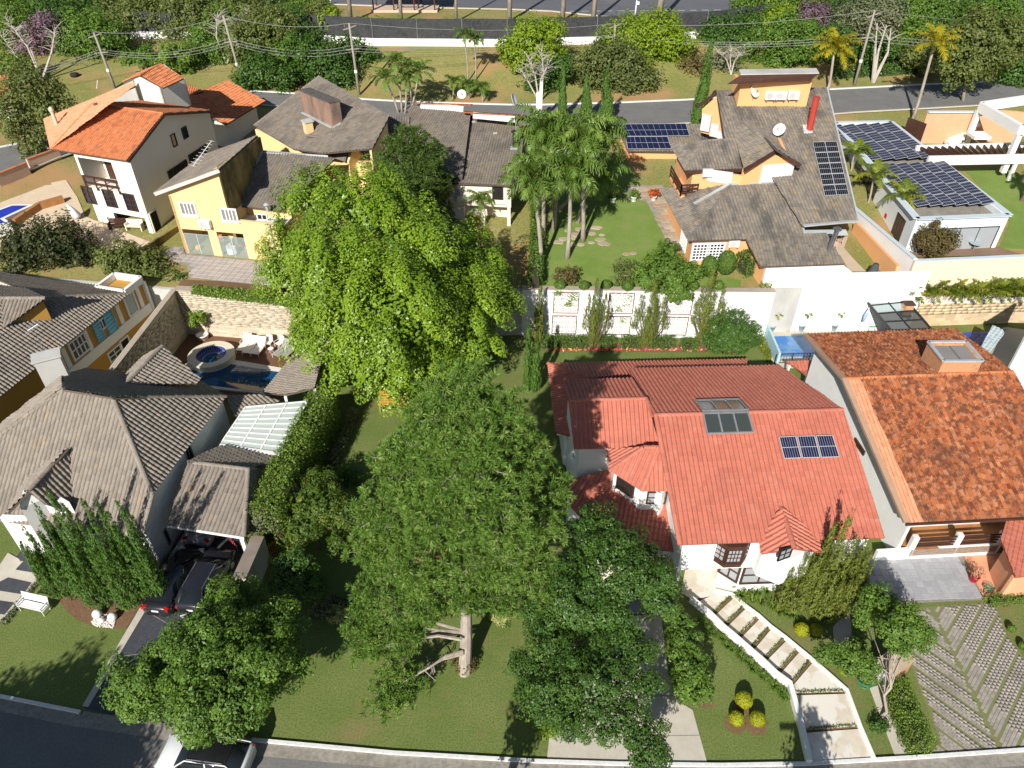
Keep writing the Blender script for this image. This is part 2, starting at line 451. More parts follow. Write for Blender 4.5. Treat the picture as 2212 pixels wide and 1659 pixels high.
# ------------------------------------------------ walls and openings
def offs(pts,d):
    """plan polygon moved inwards by d"""
    n=len(pts); ar=sum(pts[i][0]*pts[(i+1)%n][1]-pts[(i+1)%n][0]*pts[i][1] for i in range(n)); sg=1 if ar>0 else -1
    out=[]
    for i in range(n):
        p=Vector(pts[i][:2]); a=Vector(pts[i-1][:2]); b=Vector(pts[(i+1)%n][:2])
        d1=(p-a).normalized(); d2=(b-p).normalized(); n1=Vector((-d1.y,d1.x))*sg; n2=Vector((-d2.y,d2.x))*sg
        bis=(n1+n2); L=max(.3,bis.length_squared/2); out.append(p+bis/L*d)
    return out
def wallpanel(b,a,c,z0,tops,th=.2,holes=()):
    """upright wall from a to c (plan); tops = [(t 0..1, height)]; th goes to the back; holes=(t0,t1,z0,z1) metres, real openings"""
    A=Vector((a[0],a[1],0)); C_=Vector((c[0],c[1],0)); L=(C_-A).length; d=(C_-A)/L; nb=Vector((-d.y,d.x,0))*th
    def top(t):
        return lerp([(q[0]*L,q[1]) for q in tops],t)
    xs=sorted(set([0,L]+[q[0]*L for q in tops]+[h[0] for h in holes]+[h[1] for h in holes]))
    for x0,x1 in zip(xs,xs[1:]):
        if x1-x0<1e-4: continue
        hs=sorted([(h[2],h[3]) for h in holes if h[0]<=x0+1e-4 and h[1]>=x1-1e-4]); z=z0
        segs=[]
        for h0,h1 in hs:
            if h0>z: segs.append((z,h0,h0))
            z=h1
        segs.append((z,top(x0+1e-5),top(x1-1e-5)))
        for zz,ta,tb in segs:
            vs=[A+d*x0+Vector((0,0,zz)),A+d*x1+Vector((0,0,zz)),A+d*x1+Vector((0,0,tb)),A+d*x0+Vector((0,0,ta))]
            vs+=[v+nb for v in vs]
            b.raw(vs,[(0,1,2,3),(7,6,5,4),(4,5,1,0),(3,2,6,7),(1,5,6,2),(4,0,3,7)])
    return b
def window(par,a,c,t0,t1,z0,z1,fm,pm,nx=2,ny=1,fw=.07,dep=.06,out=.03,name='window',sill=None,mw=None,back=None):
    """framed window on the face of wall a-c: frame, each pane, bars"""
    A=Vector((a[0],a[1],0)); C_=Vector((c[0],c[1],0)); d=(C_-A).normalized(); n=Vector((d.y,-d.x,0)); up=Vector((0,0,1))
    M=Matrix((d,n,up)).transposed().to_4x4(); M.translation=A
    f=MB(); o=out; mw=mw or fw*.7
    f.box(t0-fw,t0,-.02,o+dep,z0-fw,z1+fw,M); f.box(t1,t1+fw,-.02,o+dep,z0-fw,z1+fw,M)
    f.box(t0,t1,-.02,o+dep,z1,z1+fw,M); f.box(t0,t1,-.02,o+dep,z0-fw,z0,M)
    W=(t1-t0)/nx; Hh=(z1-z0)/ny
    for i in range(1,nx): f.box(t0+W*i-mw/2,t0+W*i+mw/2,-.01,o+dep*.7,z0,z1,M)
    for j in range(1,ny): f.box(t0,t1,-.012,o+dep*.62,z0+Hh*j-mw/2,z0+Hh*j+mw/2,M)
    w=f.build(name,fm,par)
    if nx*ny<=4:
        for i in range(nx):
            for j in range(ny):
                MB().box(t0+W*i+.002,t0+W*(i+1)-.002,-.02,o*.6+.004,z0+Hh*j+.002,z0+Hh*(j+1)-.002,M).build('pane',pm,w)
    else: MB().box(t0+.002,t1-.002,-.02,o*.6+.004,z0+.002,z1-.002,M).build('pane',pm,w)
    if sill: MB().box(t0-fw-.06,t1+fw+.06,-.02,o+dep+.08,z0-fw-.07,z0-fw-.002,M).build('sill',sill,w)
    return w
def wpix(par,a,c,p,q,fm,pm,**k):
    t0,z1=wp(a,c,p); t1,z0=wp(a,c,q); return window(par,a,c,min(t0,t1),max(t0,t1),min(z0,z1),max(z0,z1),fm,pm,**k)
# ------------------------------------------------ foliage
def unit(a): return a/np.maximum(1e-6,np.linalg.norm(a,axis=-1,keepdims=True))
def leafquads(P,N,size,asp=.5,fold=.0,tan=None):
    n=len(P); r=NR.normal(size=(n,3)) if tan is None else tan
    t=unit(r-N*np.sum(r*N,axis=1,keepdims=True)); b=np.cross(N,t); s=np.asarray(size).reshape(-1,1)
    V=np.stack([P+t*s,P+b*s*asp-t*s*.1,P-t*s,P-b*s*asp-t*s*.1],axis=1)
    return V.reshape(-1,3),np.arange(n*4).reshape(n,4)
def rand_dirs(n): return unit(NR.normal(size=(n,3)))
def clump_points(blobs,n,nclump,crad,stretch=None,up=.45,shell=(.72,1.),top=.0,jit=.5):
    """leaf positions and facings gathered in clumps over the surface of rounded masses"""
    bl=np.array(blobs,dtype=float); area=np.array([(b[3]*b[4]+b[4]*b[5]+b[3]*b[5]) for b in bl]); pr=area/area.sum()
    C=[];D=[]
    while len(C)<nclump:
        k=NR.choice(len(bl),p=pr); d=unit(NR.normal(size=3)); 
        if top and d[2]<-.2 and NR.random()<top: continue
        c=bl[k,:3]+d*bl[k,3:6]*NR.uniform(*shell)
        ok=True
        for j in range(len(bl)):
            if j!=k and np.sum(((c-bl[j,:3])/bl[j,3:6])**2)<.45: ok=False;break
        if ok: C.append(c);D.append(unit(d/bl[k,3:6]))
    C=np.array(C);D=np.array(D); 
    idx=NR.integers(0,nclump,n); o=rand_dirs(n)*np.cbrt(NR.uniform(.25,1,(n,1))); cr=crad*NR.uniform(.6,1.35,nclump)[idx][:,None]
    off=o*cr; 
    if stretch:
        dr=unit(D*np.array([1,1,.2])+np.array([0,0,-stretch[1]]))[idx]
        off=off+dr*(np.sum(off*dr,axis=1,keepdims=True))*(stretch[0]-1)
        off=off*np.array([1,1,1])
    P=C[idx]+off
    N=unit(unit(o)*.55+D[idx]*.5+np.array([0,0,up])+NR.normal(size=(n,3))*jit)
    return P,N,idx
def crown(name,parent,blobs,mt,n,nclump,crad,size=.12,asp=.55,stretch=None,up=.45,shell=(.72,1.),top=0.,jit=.45,fill=.22):
    P,N,idx=clump_points(blobs,n,nclump,crad,stretch,up,shell,top,jit)
    s=size*NR.uniform(.7,1.3,n); V,F=leafquads(P,N,s,asp)
    cr=NR.random(nclump)[idx]; r=np.clip(.55*cr+.45*NR.random(n),0,1)
    bl=np.array(blobs); pr=bl[:,3]**2; m=int(n*fill); k=NR.choice(len(bl),m,p=pr/pr.sum()); d=rand_dirs(m); P2=bl[k,:3]+d*bl[k,3:6]*NR.uniform(.3,.8,(m,1)); V2,F2=leafquads(P2,unit(d+[0,0,.4]+NR.normal(size=(m,3))*.4),size*1.7*NR.uniform(.7,1.3,m),asp)
    return npmesh(name,np.concatenate([V,V2]),np.concatenate([F,F2+len(V)]),mt,parent,np.concatenate([r,NR.random(m)*.6]))
def limbs(b,base,top,r0,targets,rs=.35,n=7,wob=.12):
    base=Vector(base); top=Vector(top); H=(top-base).length
    pts=[base.lerp(top,i/5)+Vector((RD.gauss(0,wob),RD.gauss(0,wob),0))*(i>0) for i in range(6)]
    b.tube(pts,[r0*(1.25 if i==0 else 1-.12*i) for i in range(6)],n)
    for k,t in enumerate(targets):
        t=Vector(t); s=pts[2+k%4]; m=s.lerp(t,.5)+Vector((RD.gauss(0,.2),RD.gauss(0,.2),.25*abs(t.z-s.z)*.3))
        b.tube([s,m,s.lerp(t,.96)],[r0*rs,r0*rs*.65,r0*rs*.25],5)
def pixblob(p,rx,Y,ry=None,rz=None):
    """rounded mass seen centred at p with half-width rx (photo units) at plan distance Y"""
    c=atY(p,Y); r=rx*depth(c)/FPX; return (c.x,c.y,c.z,r,(ry or 1)*r,(rz or 1)*r)
BARK=mat('bark',(.16,.115,.085),(.09,.065,.05),scale=6,rough=.95,bump=.6,bscale=18,stretch=(1,1,.25))
PALEBARK=mat('pale_bark',(.42,.37,.31),(.24,.2,.165),scale=4,rough=.9,bump=.4,bscale=14,stretch=(1,1,.3))
def tree(name,label,base,blobs,mt,n,nclump,crad,size=.14,r0=.18,bark=None,group=None,cat='tree',trunk_top=None,**k):
    base=Vector(base); t=thing(name,label,cat,base,group)
    bl=sorted(blobs,key=lambda q:-q[3]); c=bl[0]; tt=Vector(trunk_top) if trunk_top else Vector((c[0],c[1],c[2]+c[5]*.2))
    b=MB(); limbs(b,base-Vector((0,0,.15)),tt,r0,[(q[0],q[1],q[2]) for q in bl[1:]]+[(c[0]+c[3]*.6*math.cos(a),c[1]+c[4]*.6*math.sin(a),c[2]+c[5]*.3) for a in (0.4,1.7,3.1,4.4,5.5)])
    b.build('trunk',bark or BARK,t,True)
    crown('crown',t,blobs,mt,n,nclump,crad,size,**k); return t
def bush(name,label,c,rx,ry,rz,mt,n=900,nclump=40,crad=.22,size=.07,group=None,cat='shrub',rz_rot=0,**k):
    """low leafy plant: woody stem and leaves"""
    c=Vector(c); t=thing(name,label,cat,c,group)
    b=MB()
    for i in range(5):
        a=i*1.26+RD.random(); b.tube([c+Vector((0,0,-.05)),c+Vector((math.cos(a)*rx*.35,math.sin(a)*ry*.35,rz*.7)),c+Vector((math.cos(a)*rx*.7,math.sin(a)*ry*.7,rz*1.25))],[.035,.022,.01],5)
    b.build('stem',BARK,t)
    crown('foliage',t,[(c.x,c.y,c.z+rz*.95,rx,ry,rz)],mt,n,nclump,crad,size,**k); return t
def hedge(name,label,line,w,h,mt,z=None,dens=260,size=.075,group=None,cat='hedge',rough=.09):
    """clipped hedge following a plan line: every leaf on its faces, dark twigs inside"""
    line=[Vector(p[:2]) for p in line]; z=z or g; p0=line[0]; t=thing(name,label,cat,(p0.x,p0.y,z(p0.x,p0.y)),group)
    Ps=[];Ns=[]; b=MB()
    for a,c in zip(line,line[1:]):
        L=(c-a).length; d=(c-a)/L; nn=Vector((-d.y,d.x))
        k=int(L*(w+2*h)*dens); s=NR.uniform(-.04,L+.04,k); q=NR.uniform(-h,w+h,k)
        X=np.where(q<0,-w/2,np.where(q>w,w/2,q-w/2)); Zz=np.where(q<0,h+q,np.where(q>w,h-(q-w),h))
        edge=np.minimum(np.minimum(np.abs(X+w/2),np.abs(w/2-X))+np.abs(h-Zz)*0,.2)
        bump=np.sin(s*3.1+X*4)*.03+np.sin(s*7.3+Zz*5)*.03
        N=np.where((q<0)[:,None],np.array([-nn.x,-nn.y,.15]),np.where((q>w)[:,None],np.array([nn.x,nn.y,.15]),np.array([0,0,1.])))
        P=np.stack([a.x+d.x*s+nn.x*X,a.y+d.y*s+nn.y*X,Zz],axis=1)+N*(bump[:,None]+NR.normal(0,rough,(k,1)))
        P[:,2]+=np.array([z(x,y) for x,y in P[:,:2]]) if z is g else z(0,0)
        Ps.append(P);Ns.append(unit(N+NR.normal(size=(k,3))*.55))
        k2=int(w*h*dens*.8); E_=NR.choice([0.,L],k2); X2=NR.uniform(-w/2,w/2,k2); Z2=NR.uniform(0,h,k2); E2=E_+NR.normal(0,rough,k2); P2=np.stack([a.x+d.x*E2+nn.x*X2,a.y+d.y*E2+nn.y*X2,Z2+z(a.x,a.y)],axis=1); sg_=np.where(E_>0,1,-1)[:,None]; Ps.append(P2); Ns.append(unit(sg_*np.array([d.x,d.y,0])+NR.normal(size=(k2,3))*.55))
        M=Matrix(((d.x,nn.x,0,a.x),(d.y,nn.y,0,a.y),(0,0,1,z((a.x+c.x)/2,(a.y+c.y)/2)),(0,0,0,1)))
        b.box(.2,L-.2,-w/2+.2,w/2-.2,-.3,h*.62,M)
        nst=max(2,int(L/1.2))
        for i in range(nst):
            q0=a+d*(L*(i+.5)/nst); zz=z(q0.x,q0.y); b.tube([(q0.x,q0.y,zz-.1),(q0.x+RD.gauss(0,.1),q0.y+RD.gauss(0,.1),zz+h*.8)],[.04,.02],5)
    b.build('stem',mat('hedge_twigs',(.05,.04,.025),(.03,.03,.02),rough=1),t)
    P=np.concatenate(Ps);N=np.concatenate(Ns); V,F=leafquads(P,N,size*NR.uniform(.7,1.3,len(P)),.55)
    npmesh('foliage',V,F,mt,t,NR.random(len(P))); return t
def ball(name,label,c,r,mt,n=1500,size=.05,group=None,cat='topiary',sq=(1,1,1)):
    c=Vector(c); t=thing(name,label,cat,(c.x,c.y,c.z-r*sq[2]),group)
    MB().tube([(c.x,c.y,c.z-r*sq[2]-.05),c],[.05,.03],6).build('stem',BARK,t)
    D=rand_dirs(n); S=np.array(sq)
    P=np.array(c)+D*S*r*(1+NR.normal(0,.03,(n,1))); N=unit(D/S+NR.normal(size=(n,3))*.4)
    V,F=leafquads(P,N,size*NR.uniform(.7,1.3,n),.6)
    D2=rand_dirs(n//3); V2,F2=leafquads(np.array(c)+D2*S*r*.82,unit(D2+.1),np.full(n//3,size*2.2),.9)
    npmesh('foliage',np.concatenate([V,V2]),np.concatenate([F,F2+len(V)]),mt,t,NR.random(n+n//3)); return t
def spires(name,label,base,specs,mt,n,size=.1,group=None,cat='conifer',lean=.25):
    """juniper / cypress: many pointed upswept plumes. specs: (x,y,z0,z1,r)"""
    base=Vector(base); t=thing(name,label,cat,base,group); b=MB(); Ps=[];Ns=[];Ts=[]
    tot=sum((q[3]-q[2])*q[4] for q in specs)
    for (x,y,z0,z1,r) in specs:
        k=max(40,int(n*(z1-z0)*r/tot)); 
        b.tube([(base.x,base.y,base.z),((base.x+x)/2,(base.y+y)/2,base.z+(z0-base.z)*.6),(x,y,z0+(z1-z0)*.25),(x,y,z0+(z1-z0)*.6)],[.1,.07,.03,.006],5)
        npl=max(16,int((z1-z0)*30)); tt=NR.beta(1.0,1.25,npl)*.97; an=NR.uniform(0,2*math.pi,npl)
        prof=(1-tt)**.75*np.clip(tt*6+.35,0,1)
        q_=prof*r*.8*NR.uniform(.1,1.,npl)**.6; cx=x+np.cos(an)*q_; cy=y+np.sin(an)*q_; cz=z0+tt*(z1-z0)
        i=NR.integers(0,npl,k); s=NR.uniform(0,1,k)**.8
        out=np.stack([np.cos(an),np.sin(an),np.full(npl,3.4)],axis=1); out=unit(out)[i]
        ln=(.6*r+.32)*(1-.45*tt[i]); wd=(.13*r+.035)*(1.05-s)**.8
        P=np.stack([cx[i],cy[i],cz[i]],axis=1)+out*(s*ln)[:,None]+rand_dirs(k)*wd[:,None]; P[:,2]=np.minimum(P[:,2],z1+.1)
        Ps.append(P); Ns.append(unit(np.stack([np.cos(an[i]),np.sin(an[i]),np.full(k,.3)],axis=1)+NR.normal(size=(k,3))*.4)); Ts.append(out+NR.normal(size=(k,3))*.25)
    b.build('trunk',BARK,t)
    P=np.concatenate(Ps);N=np.concatenate(Ns);Tn=np.concatenate(Ts)
    V,F=leafquads(P,N,size*NR.uniform(.7,1.3,len(P)),.42,tan=Tn); npmesh('crown',V,F,mt,t,NR.random(len(P))); return t
def frond(b_rach,LV,LF,base,dir0,L,droop,nl,leafl,lw,plume=0.,rw=.03,fold=.5):
    """one palm frond: arching stalk with leaflets on both sides"""
    d=Vector(dir0).normalized(); pts=[];p=Vector(base); h=Vector((d.x,d.y,0)); h=h.normalized() if h.length>1e-3 else Vector((1,0,0))
    el=math.asin(max(-1,min(1,d.z))); k=9
    for i in range(k+1):
        pts.append(p.copy()); e=el-droop*(i/k)**1.35; p=p+(h*math.cos(e)+Vector((0,0,math.sin(e))))*(L/k)
    b_rach.tube(pts,[rw*(1-.09*i) for i in range(k+1)],4,False)
    side=Vector((-h.y,h.x,0))
    for i in range(nl):
        t=.12+.88*i/nl; x=t*k; a=int(min(k-1,x)); q=pts[a].lerp(pts[a+1],x-a); tg=(pts[a+1]-pts[a]).normalized(); nrm=side.cross(tg); nrm=nrm if nrm.z>0 else -nrm
        for sg in (-1,1):
            ll=leafl*(math.sin(min(1,t*.95+.12)*math.pi)**.55)*RD.uniform(.85,1.1)+.03
            dr=(side*sg*RD.uniform(.75,1)+tg*RD.uniform(.45,.8)+nrm*(fold*RD.uniform(.3,1)+RD.gauss(0,plume))-Vector((0,0,.15))).normalized()
            mid=q+dr*ll*.55; tip=q+dr*ll+Vector((0,0,-ll*(.28+.3*plume)))
            wv=tg*lw
            j=len(LV); LV+= [tuple(q-wv*.5),tuple(q+wv*.5),tuple(mid+wv*.6),tuple(mid-wv*.6),tuple(tip+wv*.12),tuple(tip-wv*.12)]
            LF+= [(j,j+1,j+2,j+3),(j+3,j+2,j+4,j+5)]
def palm(name,label,base,top,r0,nf,L,mt,droop=1.6,leafl=.6,lw=.06,nl=34,plume=.25,el=(-.3,1.2),bark=None,group=None,cat='palm tree',shaft=None,fold=.5):
    base=Vector(base); top=Vector(top); t=thing(name,label,cat,base,group)
    pts=[base.lerp(top,i/6)+Vector((math.sin(i*.8)*.06,0,0)) for i in range(7)]; pts[0].z-=.1
    MB().tube(pts,[r0*(1.35-.5*i/6) if i<1 else r0*(1-.3*i/6) for i in range(7)],9).build('trunk',bark or PALEBARK,t,True)
    if shaft: MB().tube([top-Vector((0,0,.5)),top,top+Vector((0,0,.7))],[r0*.8,r0*1.05,r0*.5],8).build('crown_shaft',shaft,t,True)
    rb=MB();LV=[];LF=[]
    tp=top+Vector((0,0,.35 if shaft else .05))
    for i in range(nf):
        a=i*2.39996+RD.gauss(0,.15); e=el[0]+(el[1]-el[0])*((i+.5)/nf)**.8
        frond(rb,LV,LF,tp,(math.cos(a)*math.cos(e),math.sin(a)*math.cos(e),math.sin(e)),L*RD.uniform(.85,1.1),droop*RD.uniform(.8,1.15),nl,leafl,lw,plume,.03,fold)
    rb.build('frond_stalks',mat('frond_stalk',(.2,.22,.05),(.26,.24,.06)),t)
    npmesh('fronds',np.array(LV),np.array(LF),mt,t,np.repeat(NR.random(nf),len(LF)//nf)); return t
# ------------------------------------------------ materials of the place
M_LAWN=mat('lawn_grass',(.135,.185,.045),(.205,.23,.08),scale=.35,rough=.95,bump=.35,bscale=30,fine=((.075,.115,.026),11,.75),stain=((.25,.175,.09),.2,.56,.72,.7),spec=.1)
M_LAWN2=mat('fresh_lawn',(.15,.225,.045),(.21,.28,.08),scale=.5,rough=.95,bump=.3,bscale=30,fine=((.095,.16,.03),12,.5),stain=((.22,.21,.08),.5,.55,.7,.6),spec=.1)
M_FIELD=mat('dry_grass_slope',(.22,.23,.065),(.34,.29,.12),scale=.16,rough=.97,bump=.4,bscale=9,fine=((.11,.13,.03),5,.6),stain=((.42,.24,.12),.11,.5,.64,.8),spec=.1)
M_ASPH=mat('old_asphalt',(.175,.17,.165),(.215,.21,.20),scale=.5,rough=.9,bump=.3,bscale=60,fine=((.12,.12,.12),9,.5),spec=.25,stain=((.14,.135,.13),.3,.55,.7,.6))
M_HWY=mat('highway_asphalt',(.11,.115,.13),(.14,.14,.15),scale=.2,rough=.9,bump=.2,bscale=40)
M_CONC=mat('pale_concrete',(.56,.52,.44),(.48,.44,.37),scale=.6,rough=.9,bump=.15,bscale=20,fine=((.42,.38,.31),3,.35))
M_GUT=mat('gutter_concrete',(.36,.33,.28),(.24,.22,.19),scale=1.1,rough=.95,fine=((.15,.14,.12),5,.5))
M_KERB=mat('white_painted_kerb',(.78,.78,.76),(.66,.66,.64),scale=2,rough=.8,fine=((.45,.43,.4),7,.35))
M_SLATE=mat('dark_slate',(.055,.058,.07),(.075,.078,.09),scale=.8,rough=.6,fine=((.035,.037,.045),6,.5),spec=.4)
M_MULCH=mat('bark_mulch',(.26,.145,.085),(.19,.105,.06),scale=3,rough=1,bump=1,bscale=30,fine=((.1,.055,.03),18,.7))
M_DIRT=mat('bare_earth',(.24,.13,.075),(.17,.10,.055),scale=1.2,rough=1,bump=.6,bscale=20,fine=((.10,.09,.035),8,.6))
M_WHITE=mat('white_plaster',(.80,.80,.78),(.74,.74,.72),scale=.8,rough=.85,stain=((.5,.48,.44),.35,.6,.8,.35,(1,1,.3)))
M_CREAM=mat('cream_plaster',(.80,.74,.62),(.76,.68,.56),scale=.5,rough=.85,stain=((.42,.38,.32),.4,.58,.78,.35,(1,1,.35)))
M_YEL=mat('yellow_plaster',(.80,.57,.28),(.75,.54,.27),scale=.5,rough=.85,stain=((.36,.29,.16),.35,.62,.78,.35,(1,1,.35)))
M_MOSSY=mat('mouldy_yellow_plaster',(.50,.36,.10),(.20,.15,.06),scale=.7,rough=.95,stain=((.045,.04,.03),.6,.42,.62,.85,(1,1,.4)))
M_OCHRE=mat('ochre_plaster',(.50,.27,.055),(.44,.235,.05),scale=.6,rough=.85)
M_ORANGE=mat('orange_plaster',(.80,.42,.19),(.74,.38,.17),scale=.5,rough=.85,stain=((.46,.27,.15),.35,.62,.78,.3,(1,1,.3)))
M_TERRAW=mat('salmon_brick_wall',(.76,.38,.22),(.68,.33,.19),scale=.9,rough=.9,fine=((.55,.27,.16),8,.4))
M_GREYW=mat('weathered_grey_wall',(.55,.54,.51),(.46,.45,.42),scale=.4,rough=.9,stain=((.34,.32,.29),.3,.5,.7,.6,(1,1,.35)))
M_DWOOD=mat('dark_brown_wood',(.075,.032,.02),(.05,.022,.015),scale=3,rough=.55,stretch=(1,1,.2),spec=.4)
M_WOOD=mat('warm_wood',(.42,.2,.07),(.32,.14,.05),scale=3,rough=.6,stretch=(1,1,.3))
M_WMET=mat('white_metal',(.78,.78,.78),(.72,.72,.72),rough=.45,spec=.5)
M_GMET=mat('grey_metal',(.42,.43,.44),(.34,.35,.36),rough=.4,metal=.6)
M_BLACK=mat('black_metal',(.025,.024,.024),(.018,.018,.018),rough=.5,spec=.4)
M_GLASS=glass_mat('dark_glass',(.025,.03,.034),.06)
M_CURT=glass_mat('curtained_glass',(.34,.36,.38),.2)
M_SHUT=mat('white_shutter',(.80,.79,.80),(.77,.76,.77),rough=.6)
M_LTGL=glass_mat('pale_glass',(.34,.42,.42),.12)
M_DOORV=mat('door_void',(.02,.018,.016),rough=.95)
M_STONEW=piece_mat('pale_ledge_stone',[(.60,.50,.35),(.68,.60,.46),(.50,.42,.31),(.72,.65,.52)],stain=((.26,.21,.15),.5,.55,.72,.5))
M_COPE=mat('stone_coping',(.42,.36,.29),(.34,.29,.24),scale=2)
M_WATER=glass_mat('pool_water',(.008,.07,.17),.03)
# ------------------------------------------------ ground
def grid_sheet(name,xs,yfun,n,mt,zoff=0.):
    V=[];F=[]
    for i,x in enumerate(xs):
        ys=yfun(x)
        for j in range(n+1):
            y=ys[0]+(ys[1]-ys[0])*(j/n); V.append((x,y,g(x,y)+zoff))
    for i in range(len(xs)-1):
        for j in range(n):
            a=i*(n+1)+j; F.append((a,a+n+1,a+n+2,a+1))
    o=npmesh(name,V,F,mt,None,None,True); o['kind']='structure'; return o
XS=[-600,-300,-180]+[-150+3*i for i in range(101)]+[180,300,600]
grid_sheet('lawn',XS,lambda x:(-60,lerp(WL,x)-.01),50,M_LAWN,.0)
grid_sheet('ground',XS,lambda x:(lerp(WL,x)+.02,200),120,M_FIELD,0)
_far=MB(); _far.box(-1500,1500,200.05,1800,10.2,10.49); tag(_far.build('terrain',M_FIELD),kind='structure')
# front street, gutter, kerb
_fk=[(0,1507),(170,1541),(360,1569),(542,1601),(846,1629),(1152,1647),(1335,1653),(1560,1656),(1742,1653),(1966,1640),(2212,1623)]
FK=[at(p,.1) for p in _fk]; FK=[FK[0]+(FK[0]-FK[1]).normalized()*40]+FK+[FK[-1]+(FK[-1]-FK[-2]).normalized()*40]
drape('street',[(p.x,p.y-.0) for p in FK]+[(70,-40),(-80,-40)],.010,M_ASPH,flat=0.0,step=99)
strip('gutter',FK,.62,.014,.012,M_GUT,side=-1,zfun=lambda x,y:0.)
for a,b in ((0,2),(4,11),(11,12)): strip('kerb',FK[a:b+1],.17,.0,.13,M_KERB,side=1,zfun=lambda x,y:0.)
strip('kerb',[FK[2]+Vector((.15,-.02,0)),FK[3],FK[4]],.17,.0,.05,M_GUT,side=1,zfun=lambda x,y:0.)
# back street
cen=densify(KN,3.); far=densify(KF,3.)
drape('road',[(p.x,p.y) for p in KN]+[(p.x,p.y) for p in KF[::-1]],.13,M_ASPH,flat=STZ-.1,step=99)
strip('kerb',KF,.3,.0,.16,M_KERB,side=1,zfun=lambda x,y:STZ-.02); strip('kerb',KN,.22,.0,.12,M_CONC,side=-1,zfun=lambda x,y:STZ-.02)
for a,b in (((560,214),(640,214)),):
    pass
# highway
HZ=10.5
_hk=[(-400,20),(300,20),(760,13),(1000,14),(1210,24),(1330,41),(1440,68),(1560,66),(1800,52),(2212,30)]
_hk=[(200,4),(745,10),(900,16),(1100,20),(1190,24),(1260,31),(1330,38),(1420,35),(1560,32),(1760,20),(2212,2)]
HK=[at(p,HZ) for p in _hk]; HK=[HK[0]+Vector((-150,4,0))]+HK+[HK[-1]+Vector((200,20,0))]
drape('highway',[(p.x,p.y) for p in HK]+[(400,170),(-300,170)],.04,M_HWY,flat=HZ,step=99)
strip('kerb',HK,.35,.0,.12,M_CONC,side=-1,zfun=lambda x,y:HZ)
mb=MB()
for k in range(40):
    t=k/40; 
    a=at((1100+k*26,25.5-0.22*k),HZ+.055); mb.box(a.x,a.x+1.15,a.y,a.y+.16,HZ+.05,HZ+.056)
tag(mb.build('lane_marking',M_KERB),kind='structure')
# ------------------------------------------------ paving
def pave(parent,poly,o,d,w,l,gap,h,mt,z=0.,parts=0,name='paving_stone',bond=0.,jit=.004,inset=.0,rest='paving_field',zf=None):
    """separate stones in courses along direction d; o = plan origin"""
    P=[Vector(p[:2]) for p in poly]; o=Vector(o[:2]); d=Vector(d[:2]).normalized(); e=Vector((-d.y,d.x)); k=len(P)
    ar=sum(P[i].x*P[(i+1)%k].y-P[(i+1)%k].x*P[i].y for i in range(k)); sg=1 if ar>0 else -1
    def ins(q):
        c=False
        for i in range(k):
            a,b=P[i],P[(i+1)%k]
            if (a.y>q.y)!=(b.y>q.y) and q.x<(b.x-a.x)*(q.y-a.y)/(b.y-a.y)+a.x: c=not c
        return c
    us=[(p-o).dot(d) for p in P]; vs=[(p-o).dot(e) for p in P]; cells=[]
    for j in range(math.floor(min(vs)/w),math.ceil(max(vs)/w)+1):
        for i in range(math.floor(min(us)/l)-1,math.ceil(max(us)/l)+1):
            u=(i+.5+bond*(j%2))*l; v=(j+.5)*w; q=o+d*u+e*v
            if ins(q) and all(ins(q+d*a*l*.4+e*b*w*.4) for a in (-1,1) for b in (-1,1)): cells.append(q)
    cells.sort(key=lambda q:q.length)
    B=BASE[parent.name]; hw=(w-gap)/2; hl=(l-gap)/2
    base=[(-hl,-hw),(hl,-hw),(hl,hw),(-hl,hw)]
    VV=[(x,y,0) for x,y in base]+[(x*.97,y*.96,h) for x,y in base]; FF=[(4,5,6,7),(0,1,5,4),(1,2,6,5),(2,3,7,6),(3,0,4,7)]
    me=bpy.data.meshes.new(name); me.from_pydata(VV,[],FF); me.materials.append(mt); an=math.atan2(d.y,d.x)
    zz=(lambda q: z) if zf is None else (lambda q: zf(q.x,q.y)+z)
    for q in cells[:parts]:
        ob=bpy.data.objects.new(name,me); COL.objects.link(ob); ob.parent=parent; ob.location=Vector((q.x,q.y,zz(q)+RD.gauss(0,jit)))-B; ob.rotation_euler=(RD.gauss(0,.006),RD.gauss(0,.006),an+RD.gauss(0,.008))
    rest_=cells[parts:]
    if rest_:
        V0=np.array(VV); c,s=math.cos(an),math.sin(an); V0=np.stack([V0[:,0]*c-V0[:,1]*s,V0[:,0]*s+V0[:,1]*c,V0[:,2]],1)
        C0=np.array([(q.x,q.y,zz(q)+RD.gauss(0,jit)) for q in rest_]); V=(C0[:,None]+V0[None]).reshape(-1,3)
        F=(np.array(FF)[None]+(np.arange(len(rest_))*8)[:,None,None]).reshape(-1,4)
        o2=npmesh(rest,V,F,mt,parent,np.repeat(NR.random(len(rest_)),5)); o2['kind']='stuff'
def gpoly(pts,z=0.): return [at(p,z) for p in pts]
D=lambda c,r,L:[T(c,r,x,y) for x,y in L]
# left driveway of the grey house (dark slate with pale joints and a pale border)
dw=gpoly(D(0,3,[(612,1226),(1225,1372),(1700,330),(1800,-80),(1330,-80)])); drape('driveway',dw,.03,M_SLATE,flat=0.)
edge=gpoly(D(0,3,[(598,1213),(642,1220),(1385,-30),(1345,-60)])); o=drape('path_border',edge,.05,M_CONC,flat=0.)
jb=MB()
for a,b in (((845,855),(1040,830)),((1045,512),(1220,615)),((745,1075),(960,880)),((700,1150),(1100,1000))):
    A=at(T(0,3,*a));B_=at(T(0,3,*b)); jb.bar((A.x,A.y,.033),(B_.x,B_.y,.033),.035,.006)
tag(jb.build('driveway_joint',M_GUT),kind='structure')
